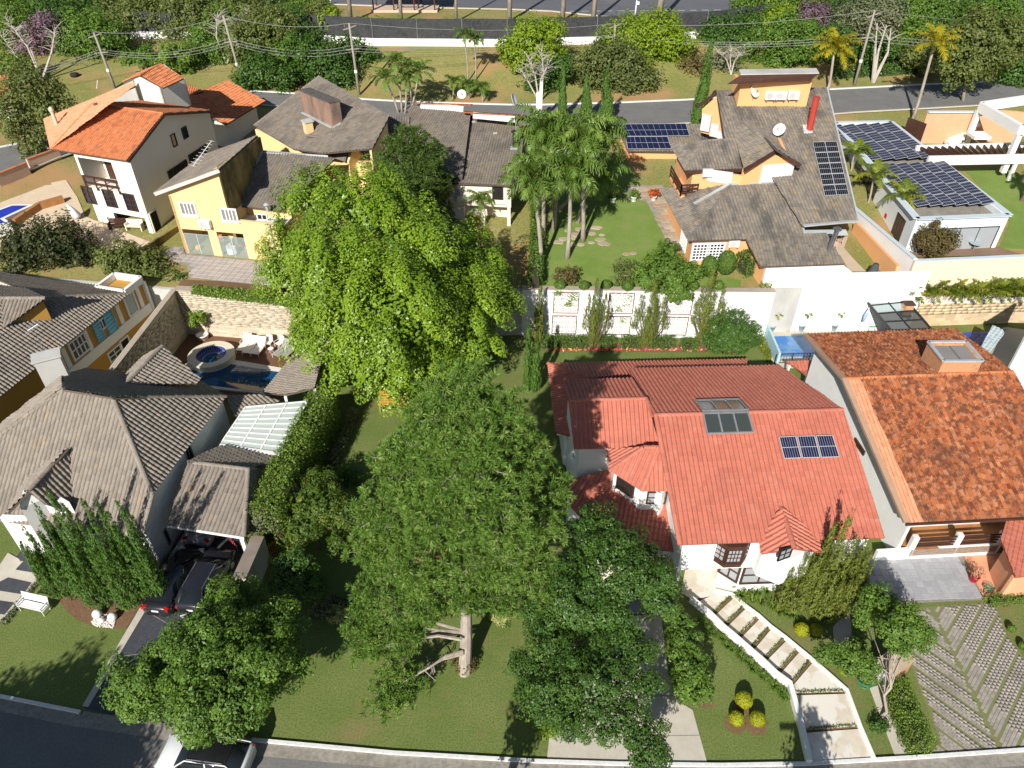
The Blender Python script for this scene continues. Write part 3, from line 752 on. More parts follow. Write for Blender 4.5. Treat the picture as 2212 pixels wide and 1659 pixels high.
# entrance path of the grey house
pth=gpoly(D(0,3,[(-260,640),(-10,615),(335,248),(150,150),(60,100),(-120,360)])); op=drape('path',pth,.05,M_CONC,flat=0.)
for q in ([(112,218),(183,140),(226,182),(316,252)],[(-60,335),(58,275),(228,312),(168,398),(-60,362)],[(-90,430),(103,458),(32,545),(-60,530)],[(150,160),(185,140),(260,60),(200,20),(120,120)]):
    P=gpoly(D(0,3,q),.07); m=MB(); m.prism([(p.x,p.y) for p in P],.045,.065); m.build('slate_panel',M_SLATE,op)
# mulch bed under the junipers
bed=gpoly(D(0,3,[(360,310),(400,380),(440,460),(500,540),(580,590),(660,625),(740,645),(830,650),(920,648),(1170,245),(1060,180),(500,150)])); drape('planting_bed',bed,.035,M_MULCH,flat=0.)
# bare earth patches on the middle lawn
def patch(name,c,r,rx,ry,z,mt,n=18,amp=.35):
    P=[]
    for i in range(n):
        a=2*math.pi*i/n; k=1+.3*amp*math.sin(i*2.3+rx)+RD.gauss(0,.07); P.append((c.x+math.cos(a)*rx*k,c.y+math.sin(a)*ry*k))
    return drape(name,P,z,mt,flat=0.,step=99)
# beige driveway of the red-roofed house
bd=gpoly(D(2,3,[(281,1612),(300,1440),(380,1350),(470,1300),(700,860),(860,560),(1110,540),(1165,980),(1240,1180),(1340,1240),(1390,1420),(1450,1638),(850,1632)])); drape('driveway',bd,.03,M_CONC,flat=0.)
jb=MB()
for a,b in (((700,860),(1130,860)),((560,1130),(1225,1140)),((300,1440),(1395,1425))):
    A=at(T(2,3,*a));B_=at(T(2,3,*b)); jb.bar((A.x,A.y,.036),(B_.x,B_.y,.036),.03,.008)
tag(jb.build('driveway_joint',M_GUT),kind='structure')
rp=gpoly(D(2,3,[(760,560),(800,420),(1130,400),(1140,520)])); drape('garage_ramp',rp,.045,mat('ramp_concrete',(.3,.3,.3),(.25,.25,.25)),flat=0.)
# stepped walkway: slabs between strips of grass, low white walls
_L=[T(2,3,1340,455),T(2,3,1475,555),T(2,3,1560,640),T(2,3,1658,722),T(2,3,1755,808),T(2,3,1845,885),T(3,3,225,980),T(3,3,325,1062),T(3,3,352,1118),T(3,3,425,1388),T(3,3,480,1625)]
_R=[T(2,3,1500,390),T(2,3,1620,418),T(2,3,1708,496),T(2,3,1808,570),T(2,3,1890,645),T(2,3,2000,728),T(3,3,378,808),T(3,3,472,885),T(3,3,722,1106),T(3,3,812,1358),T(3,3,915,1600)]
WLK=[at(p) for p in _L]; WRK=[at(p) for p in _R]
wk=drape('walkway',[(p.x,p.y) for p in WLK]+[(p.x,p.y) for p in WRK[::-1]],.02,M_DIRT,flat=0.)
M_SLAB=mat('sandy_slab',(.66,.60,.50),(.60,.53,.42),scale=.5,rough=.9,fine=((.5,.43,.33),2,.4),stain=((.73,.70,.64),.35,.5,.52,.7))
for i in range(10):
    a,b,c,d=WLK[i],WRK[i],WRK[i+1],WLK[i+1]; k=.16/max(.4,(d-a).length); k2=.16/max(.4,(c-b).length)
    P=[a.lerp(d,k),b.lerp(c,k2),c,d]
    m=MB(); m.prism([(p.x,p.y) for p in P],.0,.075+.01*(i%3)); m.build('paving_slab',M_SLAB,wk)
tp=gpoly(D(2,2,[(1255,1545),(1290,1350),(1500,1345),(1650,1530),(1600,1545),(1340,1590)])); drape('entrance_terrace',tp,.06,M_SLAB,flat=0.)
ML_GR=leaf_mat('grass_blades',(.07,.12,.02),(.13,.17,.035),(.2,.17,.06),.25)
_P=[];_N=[]
for i in range(1,10):
    a,b=WLK[i],WRK[i]; n=int((b-a).length*240); t=NR.random(n)
    P=np.array(a)+(np.array(b)-np.array(a))*t[:,None]+np.stack([NR.normal(0,.045,n),NR.normal(0.05,.045,n),NR.uniform(.05,.13,n)],1); _P.append(P)
_P=np.concatenate(_P); V,F=leafquads(_P,unit(NR.normal(size=_P.shape)+[0,-.6,.7]),NR.uniform(.03,.06,len(_P)),.4); o=npmesh('joint_grass',V,F,ML_GR,None,NR.random(len(_P))); o['kind']='stuff'
lw=[T(2,3,1333,440)]+_L[1:7]+[T(3,3,332,1058),T(3,3,350,1115),T(3,3,425,1388),T(3,3,480,1630)]
wl1=[at(p) for p in lw]; 
def lowwall(line,wd,h,label,side):
    t=thing('garden_wall',label,'low wall',line[0]); s=strip('wall',line,wd,0,h,M_WHITE,side=side,parent=t,zfun=lambda x,y:0.); return t
lowwall(wl1,.26,.42,'low white parapet on the ball-topiary side of the stepped walkway',-1)
lowwall([WRK[0]]+WRK[1:],.24,.16,'low white kerb wall on the juniper side of the stepped walkway',1)
# side path and lawn pieces to the right
drape('path',gpoly(D(3,3,[(905,1080),(1000,1050),(1192,1588),(1096,1590)])),.03,M_CONC,flat=0.)
drape('path',gpoly(D(3,3,[(640,640),(700,560),(760,520),(780,700),(740,800),(650,760)])),.03,M_CONC,flat=0.)
# herringbone driveway at right
HB=gpoly(D(3,3,[(1150,500),(1800,452),(1880,600),(1900,690),(2060,900),(2180,1540),(1290,1580),(1420,1470),(1200,900),(1100,700)]))
hb=drape('driveway',HB,.012,mat('mossy_joint',(.17,.20,.06),(.2,.18,.1),scale=2,rough=1),flat=0.)
BASE[hb.name]=Vector((0,0,0))
ax=at(T(3,3,1390,570)); ay=at(T(3,3,1830,1470)); dR=(at(T(3,3,1830,560))-at(T(3,3,1600,985))); dL=(at(T(3,3,1280,760))-at(T(3,3,1600,985)))
axis=(ax-ay); axd=Vector((axis.x,axis.y)).normalized()
M_COB=piece_mat('granite_block',[(.30,.27,.23),(.36,.32,.28),(.40,.36,.31),(.33,.30,.27)],stain=((.2,.18,.15),.5,.5,.68,.6))
PX=[Vector(p[:2]) for p in HB]
def halfplane(poly,o,n):
    out=[]
    for a,b in zip(poly,poly[1:]+poly[:1]):
        da=(a-o).dot(n); db=(b-o).dot(n)
        if da>=0: out.append(a)
        if da*db<0: out.append(a.lerp(b,da/(da-db)))
    return out
nR=Vector((-axd.y,axd.x)); nR=nR if nR.dot(Vector(dR[:2]))>0 else -nR
for dd,n,np_ in ((dR,nR,150),(dL,-nR,150)):
    d2=Vector(dd[:2]).normalized(); e2=Vector((-d2.y,d2.x)); half=halfplane(PX,Vector(ay[:2]),n)
    # strips between the grass lines
    span=abs((Vector(ax[:2])-Vector(ay[:2])).dot(e2)); pit=span/6.0
    o0=Vector(ay[:2]); vs=[(p-o0).dot(e2) for p in half]; first=True; nrow=4
    for k in range(math.floor(min(vs)/pit),math.ceil(max(vs)/pit)+1):
        gp=.13; sub=halfplane(halfplane(half,o0+e2*(k*pit+gp/2),e2),o0+e2*((k+1)*pit-gp/2),-e2)
        if len(sub)>2: pave(hb,sub,o0+e2*(k*pit+gp/2),d2,(pit-gp)/nrow,.235,.012,.014,M_COB,z=.012,parts=22,name='block',bond=.5,rest='block_field')
# grey patio tiles by the right house
PT=gpoly(D(3,3,[(880,140),(1592,122),(1738,440),(1190,466),(930,430),(900,300)])); pt=drape('patio',PT,.02,M_GUT,flat=0.); BASE[pt.name]=Vector((0,0,0))
M_PTILE=piece_mat('grey_patio_tile',[(.36,.36,.38),(.40,.40,.42),(.43,.43,.45)],stain=((.27,.27,.3),1.8,.5,.68,.4),rough=.5)
pave(pt,PT,PT[1],PT[1]-PT[0],.44,.44,.012,.018,M_PTILE,z=.02,parts=300,name='patio_tile',jit=.0015,rest='patio_tiles')
# ------------------------------------------------ houses
Q=lambda c,r,x,y,z: at(T(c,r,x,y),z)
def tilemat(n,cols,**k): return piece_mat(n,cols,**k)
MT_RED=tilemat('red_enamel_tile',[(.50,.165,.11),(.55,.185,.125),(.47,.15,.10)],stain=((.38,.125,.09),.5,.5,.7,.5,(1,.4,1)),stain2=((.58,.27,.2),.9,.56,.72,.35),rough=.62,spec=.3)
MT_TERRA=tilemat('old_terracotta_tile',[(.42,.135,.05),(.50,.18,.07),(.33,.095,.04),(.55,.24,.12),(.22,.065,.03)],stain=((.11,.042,.026),2.8,.48,.58,.75),stain2=((.10,.045,.03),.35,.52,.66,.45))
MT_TERRB=tilemat('terracotta_tile',[(.58,.20,.08),(.62,.23,.10),(.52,.17,.07),(.60,.25,.12)],stain=((.2,.075,.04),1.1,.52,.66,.55))
MT_TERRN=tilemat('new_terracotta_tile',[(.66,.31,.17),(.70,.35,.2),(.63,.28,.15)],stain=((.5,.22,.12),.8,.5,.7,.3))
MT_GREY=tilemat('sandy_grey_tile',[(.27,.235,.195),(.31,.27,.225),(.24,.205,.17),(.29,.25,.21)],stain=((.40,.27,.13),.9,.58,.72,.45),stain2=((.16,.145,.13),.35,.52,.7,.45))
MT_GREYB=tilemat('grey_brown_tile',[(.22,.19,.155),(.265,.225,.18),(.185,.16,.135),(.24,.21,.18)],stain=((.40,.28,.14),.8,.56,.7,.5),stain2=((.10,.092,.085),.4,.5,.66,.6))
MT_GREYD=tilemat('dark_grey_tile',[(.22,.19,.16),(.27,.235,.195),(.18,.16,.14),(.30,.25,.19)],stain=((.08,.075,.07),.45,.48,.64,.7,(1.6,.5,1)),stain2=((.33,.25,.13),.7,.55,.7,.5))
MD_=mat('roof_deck',(.13,.10,.08),(.10,.08,.065),rough=1)
MD_R=mat('red_roof_board',(.36,.10,.07),(.32,.09,.06),rough=.8)
M_FLASH=mat('galvanised_flashing',(.55,.57,.58),(.44,.46,.47),scale=2,rough=.5,metal=.3)
NT=300
def roofset(house,faces,mt,w,l,h,deck,ridges=(),parts=None,rm=None,single=True,prof=None,rr=.13):
    """faces=[(polygon,number of separately built tiles)]"""
    faces=[(flatten(f[0]),f[1]) for f in faces]
    rf=roof_deck(house,[f[0] for f in faces],deck,.12)
    ts=Tiles(rf,mt,w,l,h,.015,prof)
    for P,k in faces: ts.add(P,k)
    ts.done()
    for a,b in ridges: ridge(rf,a,b,rm or mt,rr,single=single)
    return rf
def mul(a,b,t): return Vector(a).lerp(Vector(b),t)
def xy(v): return (v[0],v[1])
# ======== red-roofed house
hA=thing('house','white two-storey house under a fresh salmon-red tiled roof with skylight, right of the pine','house',(14,33,0))
FL=Q(2,2,1235,1190,5.5);FR=Q(3,2,1015,1140,5.5);RL=Q(2,2,1060,250,8.5);RR=Q(3,2,715,210,8.5);BL=Q(2,1,875,1205,5.7);BR=Q(3,1,245,1180,5.7)
MP=lambda p:onp(p,FL,FR,RL)
w1=Q(2,1,440,1435,8.);w2=Q(2,1,1003,1420,8.);wb1=Q(2,1,392,1290,6.7);wb2=Q(2,1,897,1275,6.7);wf1=Q(2,2,480,495,6.2);wf2=Q(2,2,1098,480,6.2);wm=Q(2,2,1058,262,8.)
v1=Q(2,1,290,1165,3.2);v2=Q(2,1,1740,1135,3.2);v3=Q(2,1,1730,1185,4.);v4=Q(2,1,590,1272,4.3);v5=Q(2,2,350,375,3.2);v6=Q(2,2,560,420,4.3)
ap=Q(2,2,1098,483,7.2);ap2=Q(2,2,985,482,7.2);te0=Q(2,2,720,500,5.6);te1=Q(2,2,740,650,5.6);te2=Q(2,2,972,800,5.6);te3=Q(2,2,1160,800,5.6)
lr0=Q(2,2,440,715,4.);lr1=Q(2,2,745,655,4.);lr2=Q(2,2,802,780,4.);lr3=Q(2,2,970,890,4.);lr4=Q(2,2,1168,875,4.);lr5=Q(2,2,1235,1245,2.9);lr6=Q(2,2,690,1160,2.9);lr7=Q(2,2,455,915,2.9)
da=MP(T(3,2,265,925));zr=da.z;df=Q(3,2,360,1215,zr);dl=Q(3,2,120,1255,5.1);dlb=MP(T(3,2,106,1165));dr=Q(3,2,583,1247,5.1);drb=MP(T(3,2,541,1150))
for v in (da,dlb,drb): v.z+=.05
facesA=[([FL,FR,RR,RL],190),([RL,RR,BR,BL],60),([w1,wf1,wf2,w2],20),([w1,w2,wb2,wb1],10),([v1,v2,v3,v4],0),([v1,v4,v6,v5],0),([te0,te1,ap2],0),([ap2,te1,te2,ap],6),([ap,te2,te3],4),([lr0,lr1,lr2,lr6,lr7],0),([lr2,lr3,lr4,lr5,lr6],0),([da,df,dl,dlb],5),([da,drb,dr,df],5)]
rA=roofset(hA,facesA,MT_RED,.27,.37,.075,MD_R,[(RL,RR),(w1,w2),(ap,te2),(ap2,te1),(ap2,ap),(da,df),(FL+Vector((0.1,0,.03)),RL+Vector((.1,0,.03))),(v1,v4),(wm,w2)],rr=.14)
cor=offs([FL,FR,BR,BL],.45)
b=MB(); a0,a1,a2,a3=cor; zt=5.45
d0=Vector((a1.x-a0.x,a1.y-a0.y)).length
eh0=.0; eh1=3.1
dA=(a1-a0).normalized(); nA=Vector((-dA.y,dA.x))
wallpanel(b,a0,a1,2.8,[(0,zt),(1,zt)],.22)
dz=(RL.z-.2-zt); tR=.5
wallpanel(b,a1,a2,0,[(0,zt),(.45,8.25),(1,5.5)],.22); wallpanel(b,a3,a0,0,[(0,5.5),(.55,8.25),(1,zt)],.22); wallpanel(b,a2,a3,0,[(0,5.5),(1,5.5)],.22)
r0=a0+nA*2.4; r1=a1+nA*2.4
wallpanel(b,r0,r1,0,[(0,2.75),(1,2.75)],.2); b.prism([xy(a0),xy(a1),xy(r1),xy(r0)],2.72,2.88)
# wing and turret walls
cw=offs([wf1,wf2,wb2,wb1],.4); b.prism([xy(p) for p in cw],0,6.2)
tw=[te0.lerp(ap,.12),te1.lerp(ap,.1),te2.lerp(ap,.1),te3.lerp(ap,.1),(RL+FL)/2]; b.prism([(p[0],p[1]) for p in tw],0,5.62)
b.prism([xy(p) for p in offs([v5,v6,v4,v3,v2,v1],.6)],0,3.25)
lw_=[lr0.lerp(lr7,.1),lr1,lr2,lr3,lr4,lr5.lerp(lr4,.2),lr6.lerp(lr2,.2),lr7.lerp(lr0,.2)]; b.prism([xy(p) for p in lw_],0,2.8)
# block under the little gable roof
g0=dl.lerp(df,.18);g1=dr.lerp(df,.18); bk=nA.to_3d()*1.8
b.prism([xy(g0+bk*.25),xy(df+bk*.12),xy(g1+bk*.25),xy(g1+bk),xy(g0+bk)],2.8,5.0)
b.build('wall',M_WHITE,hA)
# ground-floor bay with wide windows
by=[at(p) for p in D(2,2,[(1505,1440),(1650,1532),(1925,1522),(2230,1512),(2260,1380),(1560,1350)])]
bb=MB(); bb.prism([xy(p) for p in by],0,2.71); bb.build('bay',M_WHITE,hA)
for i,nx in ((0,2),(1,2)):
    A_,B_=by[i],by[i+1]; L=(Vector(xy(B_))-Vector(xy(A_))).length
    window(hA,A_,B_,.16,L-.16,.95,2.35,M_DWOOD,M_CURT,nx,2,.12,.07,.03)
# upper bay window
wa=Vector((*a0,0)); 
t0,_=wp(a0,a1,T(2,2,1510,1230)); t1,_=wp(a0,a1,T(2,2,1745,1230))
bay=MB(); n3=Vector((-nA.x,-nA.y,0)); d3=dA.to_3d(); o3=a0.to_3d()
pl=[o3+d3*t0,o3+d3*(t0+.45)+n3*.5,o3+d3*(t1-.45)+n3*.5,o3+d3*t1]
bay.prism([xy(p) for p in pl],3.45,3.75); bay.prism([xy(p) for p in pl],4.95,5.2); bay.prism([xy(p-n3*.12) for p in pl],3.75,4.95)
bw=bay.build('bay_window',M_DWOOD,hA)
for A_,B_,nx in ((pl[0],pl[1],2),(pl[1],pl[2],4),(pl[2],pl[3],2)):
    L=(B_-A_).length; window(hA,A_-n3*.1,B_-n3*.1,.1,L-.1,3.85,4.85,M_DWOOD,M_CURT,nx,3,.06,.05,.03)
wpix(hA,xy(df+bk*.12),xy(g1+bk*.25),T(3,2,262,1232),T(3,2,318,1268),M_BLACK,M_CURT,nx=2,ny=2,fw=.05)
# turret windows
window(hA,tw[1],tw[2],.35,1.5,4.45,5.35,M_DWOOD,M_DOORV,2,1,.08); window(hA,tw[2],tw[3],.35,1.35,4.45,5.3,M_DWOOD,M_CURT,2,2,.08)
# side balcony with white floor and parapet
bl=[Q(2,2,x,y,3.3) for x,y in ((505,505),(718,500),(740,650),(522,705),(455,565))]
bm_=MB(); bm_.prism([xy(p) for p in bl],3.05,3.3); bal=bm_.build('balcony',M_WHITE,hA)
pb=MB()
for i in (2,3,4):
    p,q=bl[i],bl[(i+1)%5]; pb.bar((p.x,p.y,3.55),(q.x,q.y,3.55),.14,.5)
pb.build('parapet',M_WHITE,bal)
MB().bar(Q(2,2,355,385,3.2),Q(2,2,445,385,3.2),.14).bar(Q(2,2,420,392,3.1),Q(2,2,440,520,.5),.1).build('downpipe',M_WMET,hA)
# skylight: sloping bars and panes
def skylight(house,Pf,Pb,nx,mt_f,mt_p,up=.26):
    """Pf,Pb quads: front and back slopes"""
    f=MB();sk=None; panes=[]
    for q in (Pf,Pb):
        if q is None: continue
        a,b_,c,d=[p+Vector((0,0,up)) for p in q]
        for i in range(nx+1): f.bar(a.lerp(b_,i/nx),d.lerp(c,i/nx),.09,.1)
        f.bar(a,b_,.09,.12); f.bar(d,c,.09,.12)
        for i in range(nx): panes.append([a.lerp(b_,(i+.04)/nx),a.lerp(b_,(i+.96)/nx),d.lerp(c,(i+.96)/nx),d.lerp(c,(i+.04)/nx)])
    o=f.build('skylight',mt_f,house)
    for P in panes: MB().slab([p-Vector((0,0,.02)) for p in P],.02).build('pane',mt_p,o)
    return o
M_SKY=glass_mat('skylight_glass',(.045,.055,.052),.08)
MPb=lambda p:onp(p,RL,RR,BL)
skylight(hA,[MP(T(2,2,1412,258)),MP(T(2,2,1735,250)),MP(T(2,2,1775,395)),MP(T(2,2,1440,405))],[MPb(T(2,2,1357,165)),MPb(T(2,2,1670,155)),MPb(T(2,2,1735,232)),MPb(T(2,2,1412,240))],3,M_GMET,M_SKY)
# solar heater panels lying on the red roof
def solar_array(label,quads,group=None,cols=6,rows=1,cat='solar panel',frame=None,th=.05,off=.2,cell=(.012,.016,.05)):
    c=sum(quads[0],Vector())/4; t=thing('solar_array',label,cat,c,group)
    mp_=mat('solar_cell_%d'%int(cell[2]*1000),cell,cell,rough=.28,spec=.22); fm=frame or mat('aluminium_frame',(.62,.63,.64),(.55,.56,.57),rough=.4,metal=.4)
    for q in quads:
        n=(q[1]-q[0]).cross(q[3]-q[0]).normalized(); n=n if n.z>0 else -n
        a,b_,c_,d=[p+n*off for p in q]
        m=MB(); m.slab([a,b_,c_,d],th); o=m.build('solar_panel',mp_,t)
        f=MB(); k=.045
        for p,r in ((a,b_),(b_,c_),(c_,d),(d,a)): f.bar(p+n*.004,r+n*.004,k,.03,n)
        for i in range(1,rows): f.bar(a.lerp(d,i/rows)+n*.006,b_.lerp(c_,i/rows)+n*.006,k*.8,.012,n)
        for i in range(1,cols): f.bar(a.lerp(b_,i/cols)+n*.005,d.lerp(c_,i/cols)+n*.005,.012,.008,n)
        f.build('panel_frame',fm,o)
    return t
solar_array('row of three dark solar heater panels lying on the salmon-red roof below its skylight',[[MP(T(3,2,*p)) for p in q] for q in (((242,418),(360,412),(400,568),(280,573)),((375,412),(497,409),(537,565),(412,568)),((510,408),(627,406),(677,560),(548,565)))],cols=7,rows=2,off=.2)
# ======== terracotta house at the right
hB=thing('house','white house with weathered orange terracotta gable roof and brick water-tank box on its ridge','house',(28,38,0))
FL=Q(3,2,1195,1030,4.);RL=Q(3,1,740,1275,7.4);RR=Q(3,1,1945,1225,7.4);BL=Q(3,1,455,955,6.2);BR=Q(3,1,1530,915,6.2);FR=FL+(RR-RL)
s1=FL.lerp(FR,.075);s2=RL.lerp(RR,.075)
rf=roofset(hB,[([s1,FR,RR,s2],220),([RL,RR,BR,BL],70)],MT_TERRA,.25,.36,.095,MD_,[(RL,RR)],rm=MT_TERRB)
roof2=roof_deck(hB,[[FL,s1,s2,RL]],MD_); ts=Tiles(roof2,MT_TERRN,.24,.33,.05); ts.add([FL,s1,s2,RL],10); ts.done()
M_VERGE=mat('tan_verge_board',(.42,.27,.18),(.36,.22,.15),rough=.8)
vb=MB(); 
for a,b_ in ((FL,RL),(RL,BL)):
    o=Vector((-.12,0,.08)); vb.slab([a+o+Vector((-.2,0,0)),a+o+Vector((.16,0,0)),b_+o+Vector((.16,0,0)),b_+o+Vector((-.2,0,0))],.2)
vb.build('verge_board',M_VERGE,hB)
db=MB(); db.bar(FL+Vector((-.2,-.05,-.1)),FR+Vector((0,-.05,-.1)),.1,.16); db.build('gutter',M_DWOOD,hB)
cor=offs([FL,FR,BR,BL],.6); wb_=MB(); a0,a1,a2,a3=cor; d1=(a1-a0).normalized(); nb=Vector((-d1.y,d1.x))
fw0=a0+nb*1.6; fw1=a1+nb*1.6
wallpanel(wb_,fw0,fw1,0,[(0,4.35),(1,4.35)],.2)
wallpanel(wb_,a3,a0,0,[(0,6.1),(.43,7.2),(1,4.0)],.2); wallpanel(wb_,a1,a2,0,[(0,4.0),(.57,7.2),(1,6.1)],.2); wallpanel(wb_,a2,a3,0,[(0,6.1),(1,6.1)],.2)
# plinth wall, posts of the front balcony
pa=Q(3,2,940,1308,0);pc=Q(3,2,1590,1272,0);pd=pa+(pc-pa)*1.33
wallpanel(wb_,pa,pd,0,[(0,.85),(1,.95)],.25)
wb_.build('wall',M_WHITE,hB)
k0=pa+(pc-pa)*.36; fl=MB(); fl.prism([xy(k0),xy(pd),xy(fw1),xy(fw0)],.3,.9); fl.build('balcony_floor',M_WOOD,hB)
for i,t in enumerate((0,.5,1.)):
    p=k0.lerp(pd,t); MB().cbox((p.x,p.y+.16,1.0),.34,.3,2.0).build('post',M_WHITE,hB)
for s_ in (0,1):
    p=k0.lerp(pd,.5*s_);q=k0.lerp(pd,.5*s_+.5)
    for j in range(4): MB().bar((p.x+.15,p.y+.1,1.1+j*.24),(q.x-.15,q.y+.1,1.1+j*.24),.07,.1).build('rail',M_DWOOD,hB)
L=(fw1-fw0).length; x=.3
for k,(wd,m_) in enumerate(((1.55,M_DWOOD),(1.9,M_SHUT),(1.7,M_DWOOD),(.9,M_SHUT))):
    if x+wd<L: window(hB,fw0,fw1,x,x+wd,1.15,3.3,m_,m_,2,1,.05,.05,.03,name='shutter')
    x+=wd+.12
wpix(hB,a3,a0,T(3,2,812,425),T(3,2,865,530),M_DWOOD,M_DOORV,nx=1,ny=3,fw=.09)
# brick box with the two tanks
c1=Q(3,1,1400,1242,7.35);c2=Q(3,1,1682,1240,7.35); ztop=atY(T(3,1,1400,1150),c1.y).z; k1=Q(3,1,1290,1010,ztop)-Q(3,1,1400,1150,ztop); k1=Vector((k1.x,k1.y,0))
bx=MB(); p4=[xy(c1),xy(c2),xy(c2+k1),xy(c1+k1)]; inn=offs(p4,.22)
for i in range(4): bx.raw([(*p4[i],6.6),(*p4[(i+1)%4],6.6),(*p4[(i+1)%4],ztop),(*p4[i],ztop),(*inn[i],6.6),(*inn[(i+1)%4],6.6),(*inn[(i+1)%4],ztop),(*inn[i],ztop)],[(0,1,2,3),(7,6,5,4),(3,2,6,7)])
bx.prism([xy(p) for p in inn],6.6,ztop-.5)
M_SBRICK=mat('salmon_brick',(.60,.33,.18),(.52,.27,.14),scale=1,rough=.9,fine=((.22,.15,.1),7,.5))
tb=bx.build('tank_box',M_SBRICK,hB)
# brick courses of the box
def brick_face(parent,a,b_,z0,z1,bw,bh,mt,skip=lambda t,z:False,off=.012,top=None):
    A_=Vector((a[0],a[1],0));B_=Vector((b_[0],b_[1],0)); d=(B_-A_).normalized(); n=Vector((d.y,-d.x,0)); L=(B_-A_).length; m=MB()
    M=Matrix((d,n,Vector((0,0,1)))).transposed().to_4x4(); M.translation=A_
    r=0; z=z0
    while z+bh<=z1+.01:
        t=-bw/2*(r%2)
        while t<L:
            a_=max(0,t)+.008; e=min(L,t+bw)-.008
            if e-a_>.05 and not skip((a_+e)/2,z): m.box(a_,e,-.01,off*(.6+.8*RD.random()),z+.006,z+bh-.006,M)
            t+=bw
        z+=bh; r+=1
    o=m.build('brick_courses',mt,parent); o['kind']='stuff'; return o
MB_SAL=piece_mat('salmon_brick_piece',[(.60,.33,.18),(.64,.37,.2),(.52,.27,.14),(.42,.25,.14)],stain=((.16,.12,.08),.9,.56,.7,.5))
brick_face(tb,c1,c2,7.3,ztop,.26,.085,MB_SAL); brick_face(tb,c1+k1,c1,6.8,ztop,.26,.085,MB_SAL)
rim=MB(); oo=offs(p4,-.03)
for i in range(4): rim.bar((*p4[i],ztop+.05),(*p4[(i+1)%4],ztop+.05),.2,.1)
rim.build('rim',M_FLASH,tb)
for u in (.09,.53):
    q=[Vector((*xy(c1+(c2-c1)*(u+a)+k1*bq),ztop-.08)) for a,bq in ((0,.1),(.4,.1),(.4,.86),(0,.86))]
    m=MB(); m.slab(q,.3); m.build('tank_lid',mat('tank_lid_grey',(.27,.25,.24),(.2,.19,.18),scale=.9,rough=.8),tb)
m=MB(); m.slab([c1+Vector((-.35,-.55,-.12)),c2+Vector((.25,-.55,-.12)),c2+Vector((.15,.02,.1)),c1+Vector((-.1,.02,.1))],.05); m.slab([c1+Vector((-.45,-.2,.06)),c1+Vector((-.02,0,.1)),c1+k1+Vector((-.02,0,-.3)),c1+k1+Vector((-.5,0,-.3))],.05); m.build('flashing',M_VERGE,rf)
# low red-tiled lean-to between the two houses
lA=[Q(3,1,303,1150,3.4),Q(3,1,500,1142,3.4),Q(3,1,545,1270,3.0),Q(3,1,560,1340,2.7),Q(3,1,487,1275,2.7)]
sh=thing('shed','narrow lean-to under salmon-red tiles squeezed between red-roofed house and tall white gable','shed',(19.6,40,0))
roofset(sh,[([Q(3,1,303,1150,3.),Q(3,1,497,1143,3.),Q(3,1,470,1222,2.7),Q(3,1,415,1222,2.7)],0),([Q(3,1,415,1222,2.7),Q(3,1,470,1218,2.7),Q(3,1,540,1268,2.7),Q(3,1,487,1280,2.7)],0),([Q(3,1,487,1278,2.7),Q(3,1,540,1266,2.7),Q(3,1,562,1345,2.5),Q(3,1,490,1385,2.5)],0)],MT_RED,.27,.37,.05,MD_R,single=False)
m=MB(); 
for p in ((330,1160),(480,1160),(500,1300),(545,1290)):
    q=Q(3,1,*p,2.6); m.bar((q.x,q.y,0),(q.x,q.y,2.6),.14)
m.build('post',M_WHITE,sh)
# salmon garage with red tiles at the right edge
gh=thing('garage','salmon-walled garage with red tiled roof at the right edge beside grey tiled patio','garage',(30,28,0))
roofset(gh,[([Q(3,2,1860,1150,2.9),Q(3,2,1965,1425,2.6),Q(3,2,2420,1380,2.9),Q(3,2,2300,1010,3.6),Q(3,2,1900,1020,3.3)],60)],MT_RED,.27,.37,.05,MD_R)
m=MB(); wallpanel(m,Q(3,2,1600,1275,0),Q(3,2,1745,1590,0),0,[(0,.05),(1,.05)],.1)
q0=Q(3,2,1860,1190,2.6);q1=Q(3,2,1950,1420,2.5); wallpanel(m,(q0.x+.35,q0.y),(q1.x+.35,q1.y+.25),0,[(0,2.7),(1,2.5)],.2); wallpanel(m,(q1.x+.35,q1.y+.25),(q1.x+8,q1.y+.8),0,[(0,2.5),(1,2.5)],.2)
m.build('wall',M_TERRAW,gh)
drape('patio',gpoly(D(3,2,[(1592,1272),(1738,1590),(1900,1530),(2100,1500),(2100,1240),(1800,1255)])),.03,M_TERRAW,flat=0.)
# ======== grey-tiled white house at the left
hC=thing('house','white plank-walled house with large sandy-grey hipped roof, behind the twin junipers','house',(-26,34,0))
P1=Q(0,2,455,60,8.5);P2=Q(0,2,820,122,8.5);C1=Q(0,2,1105,825,5.);C2=Q(0,2,1638,115,5.);Kp=Q(0,1,450,1258,8.5)
n_=Vector((-(C2-C1).y,(C2-C1).x,0)); V1=onp(T(0,2,1027,1130),C1,C2,C1+Vector((0,0,1)))
PF=lambda p:onp(p,P1,P2,C1)
H0=PF(T(0,2,-330,640));E0=PF(T(0,2,-300,980));E1=PF(T(0,2,560,1090));V1=PF(T(0,2,1027,1130))
DB=lambda p:onp(p,P1,P2,C2)
LF0=Q(0,1,60,1600,6.3);LF1=Q(0,1,-200,1800,4.8)
Lo=lambda p:onp(p,P1,Kp,LF0)
pa_=PF(T(0,2,487,492));pz=pa_.z-.1; pfr=Q(0,2,210,800,pz);pr1=Q(0,2,330,895,pz-1.25);pr2=PF(T(0,2,550,965));pl1=Q(0,2,55,960,pz-1.25);pl2=PF(T(0,2,200,700))
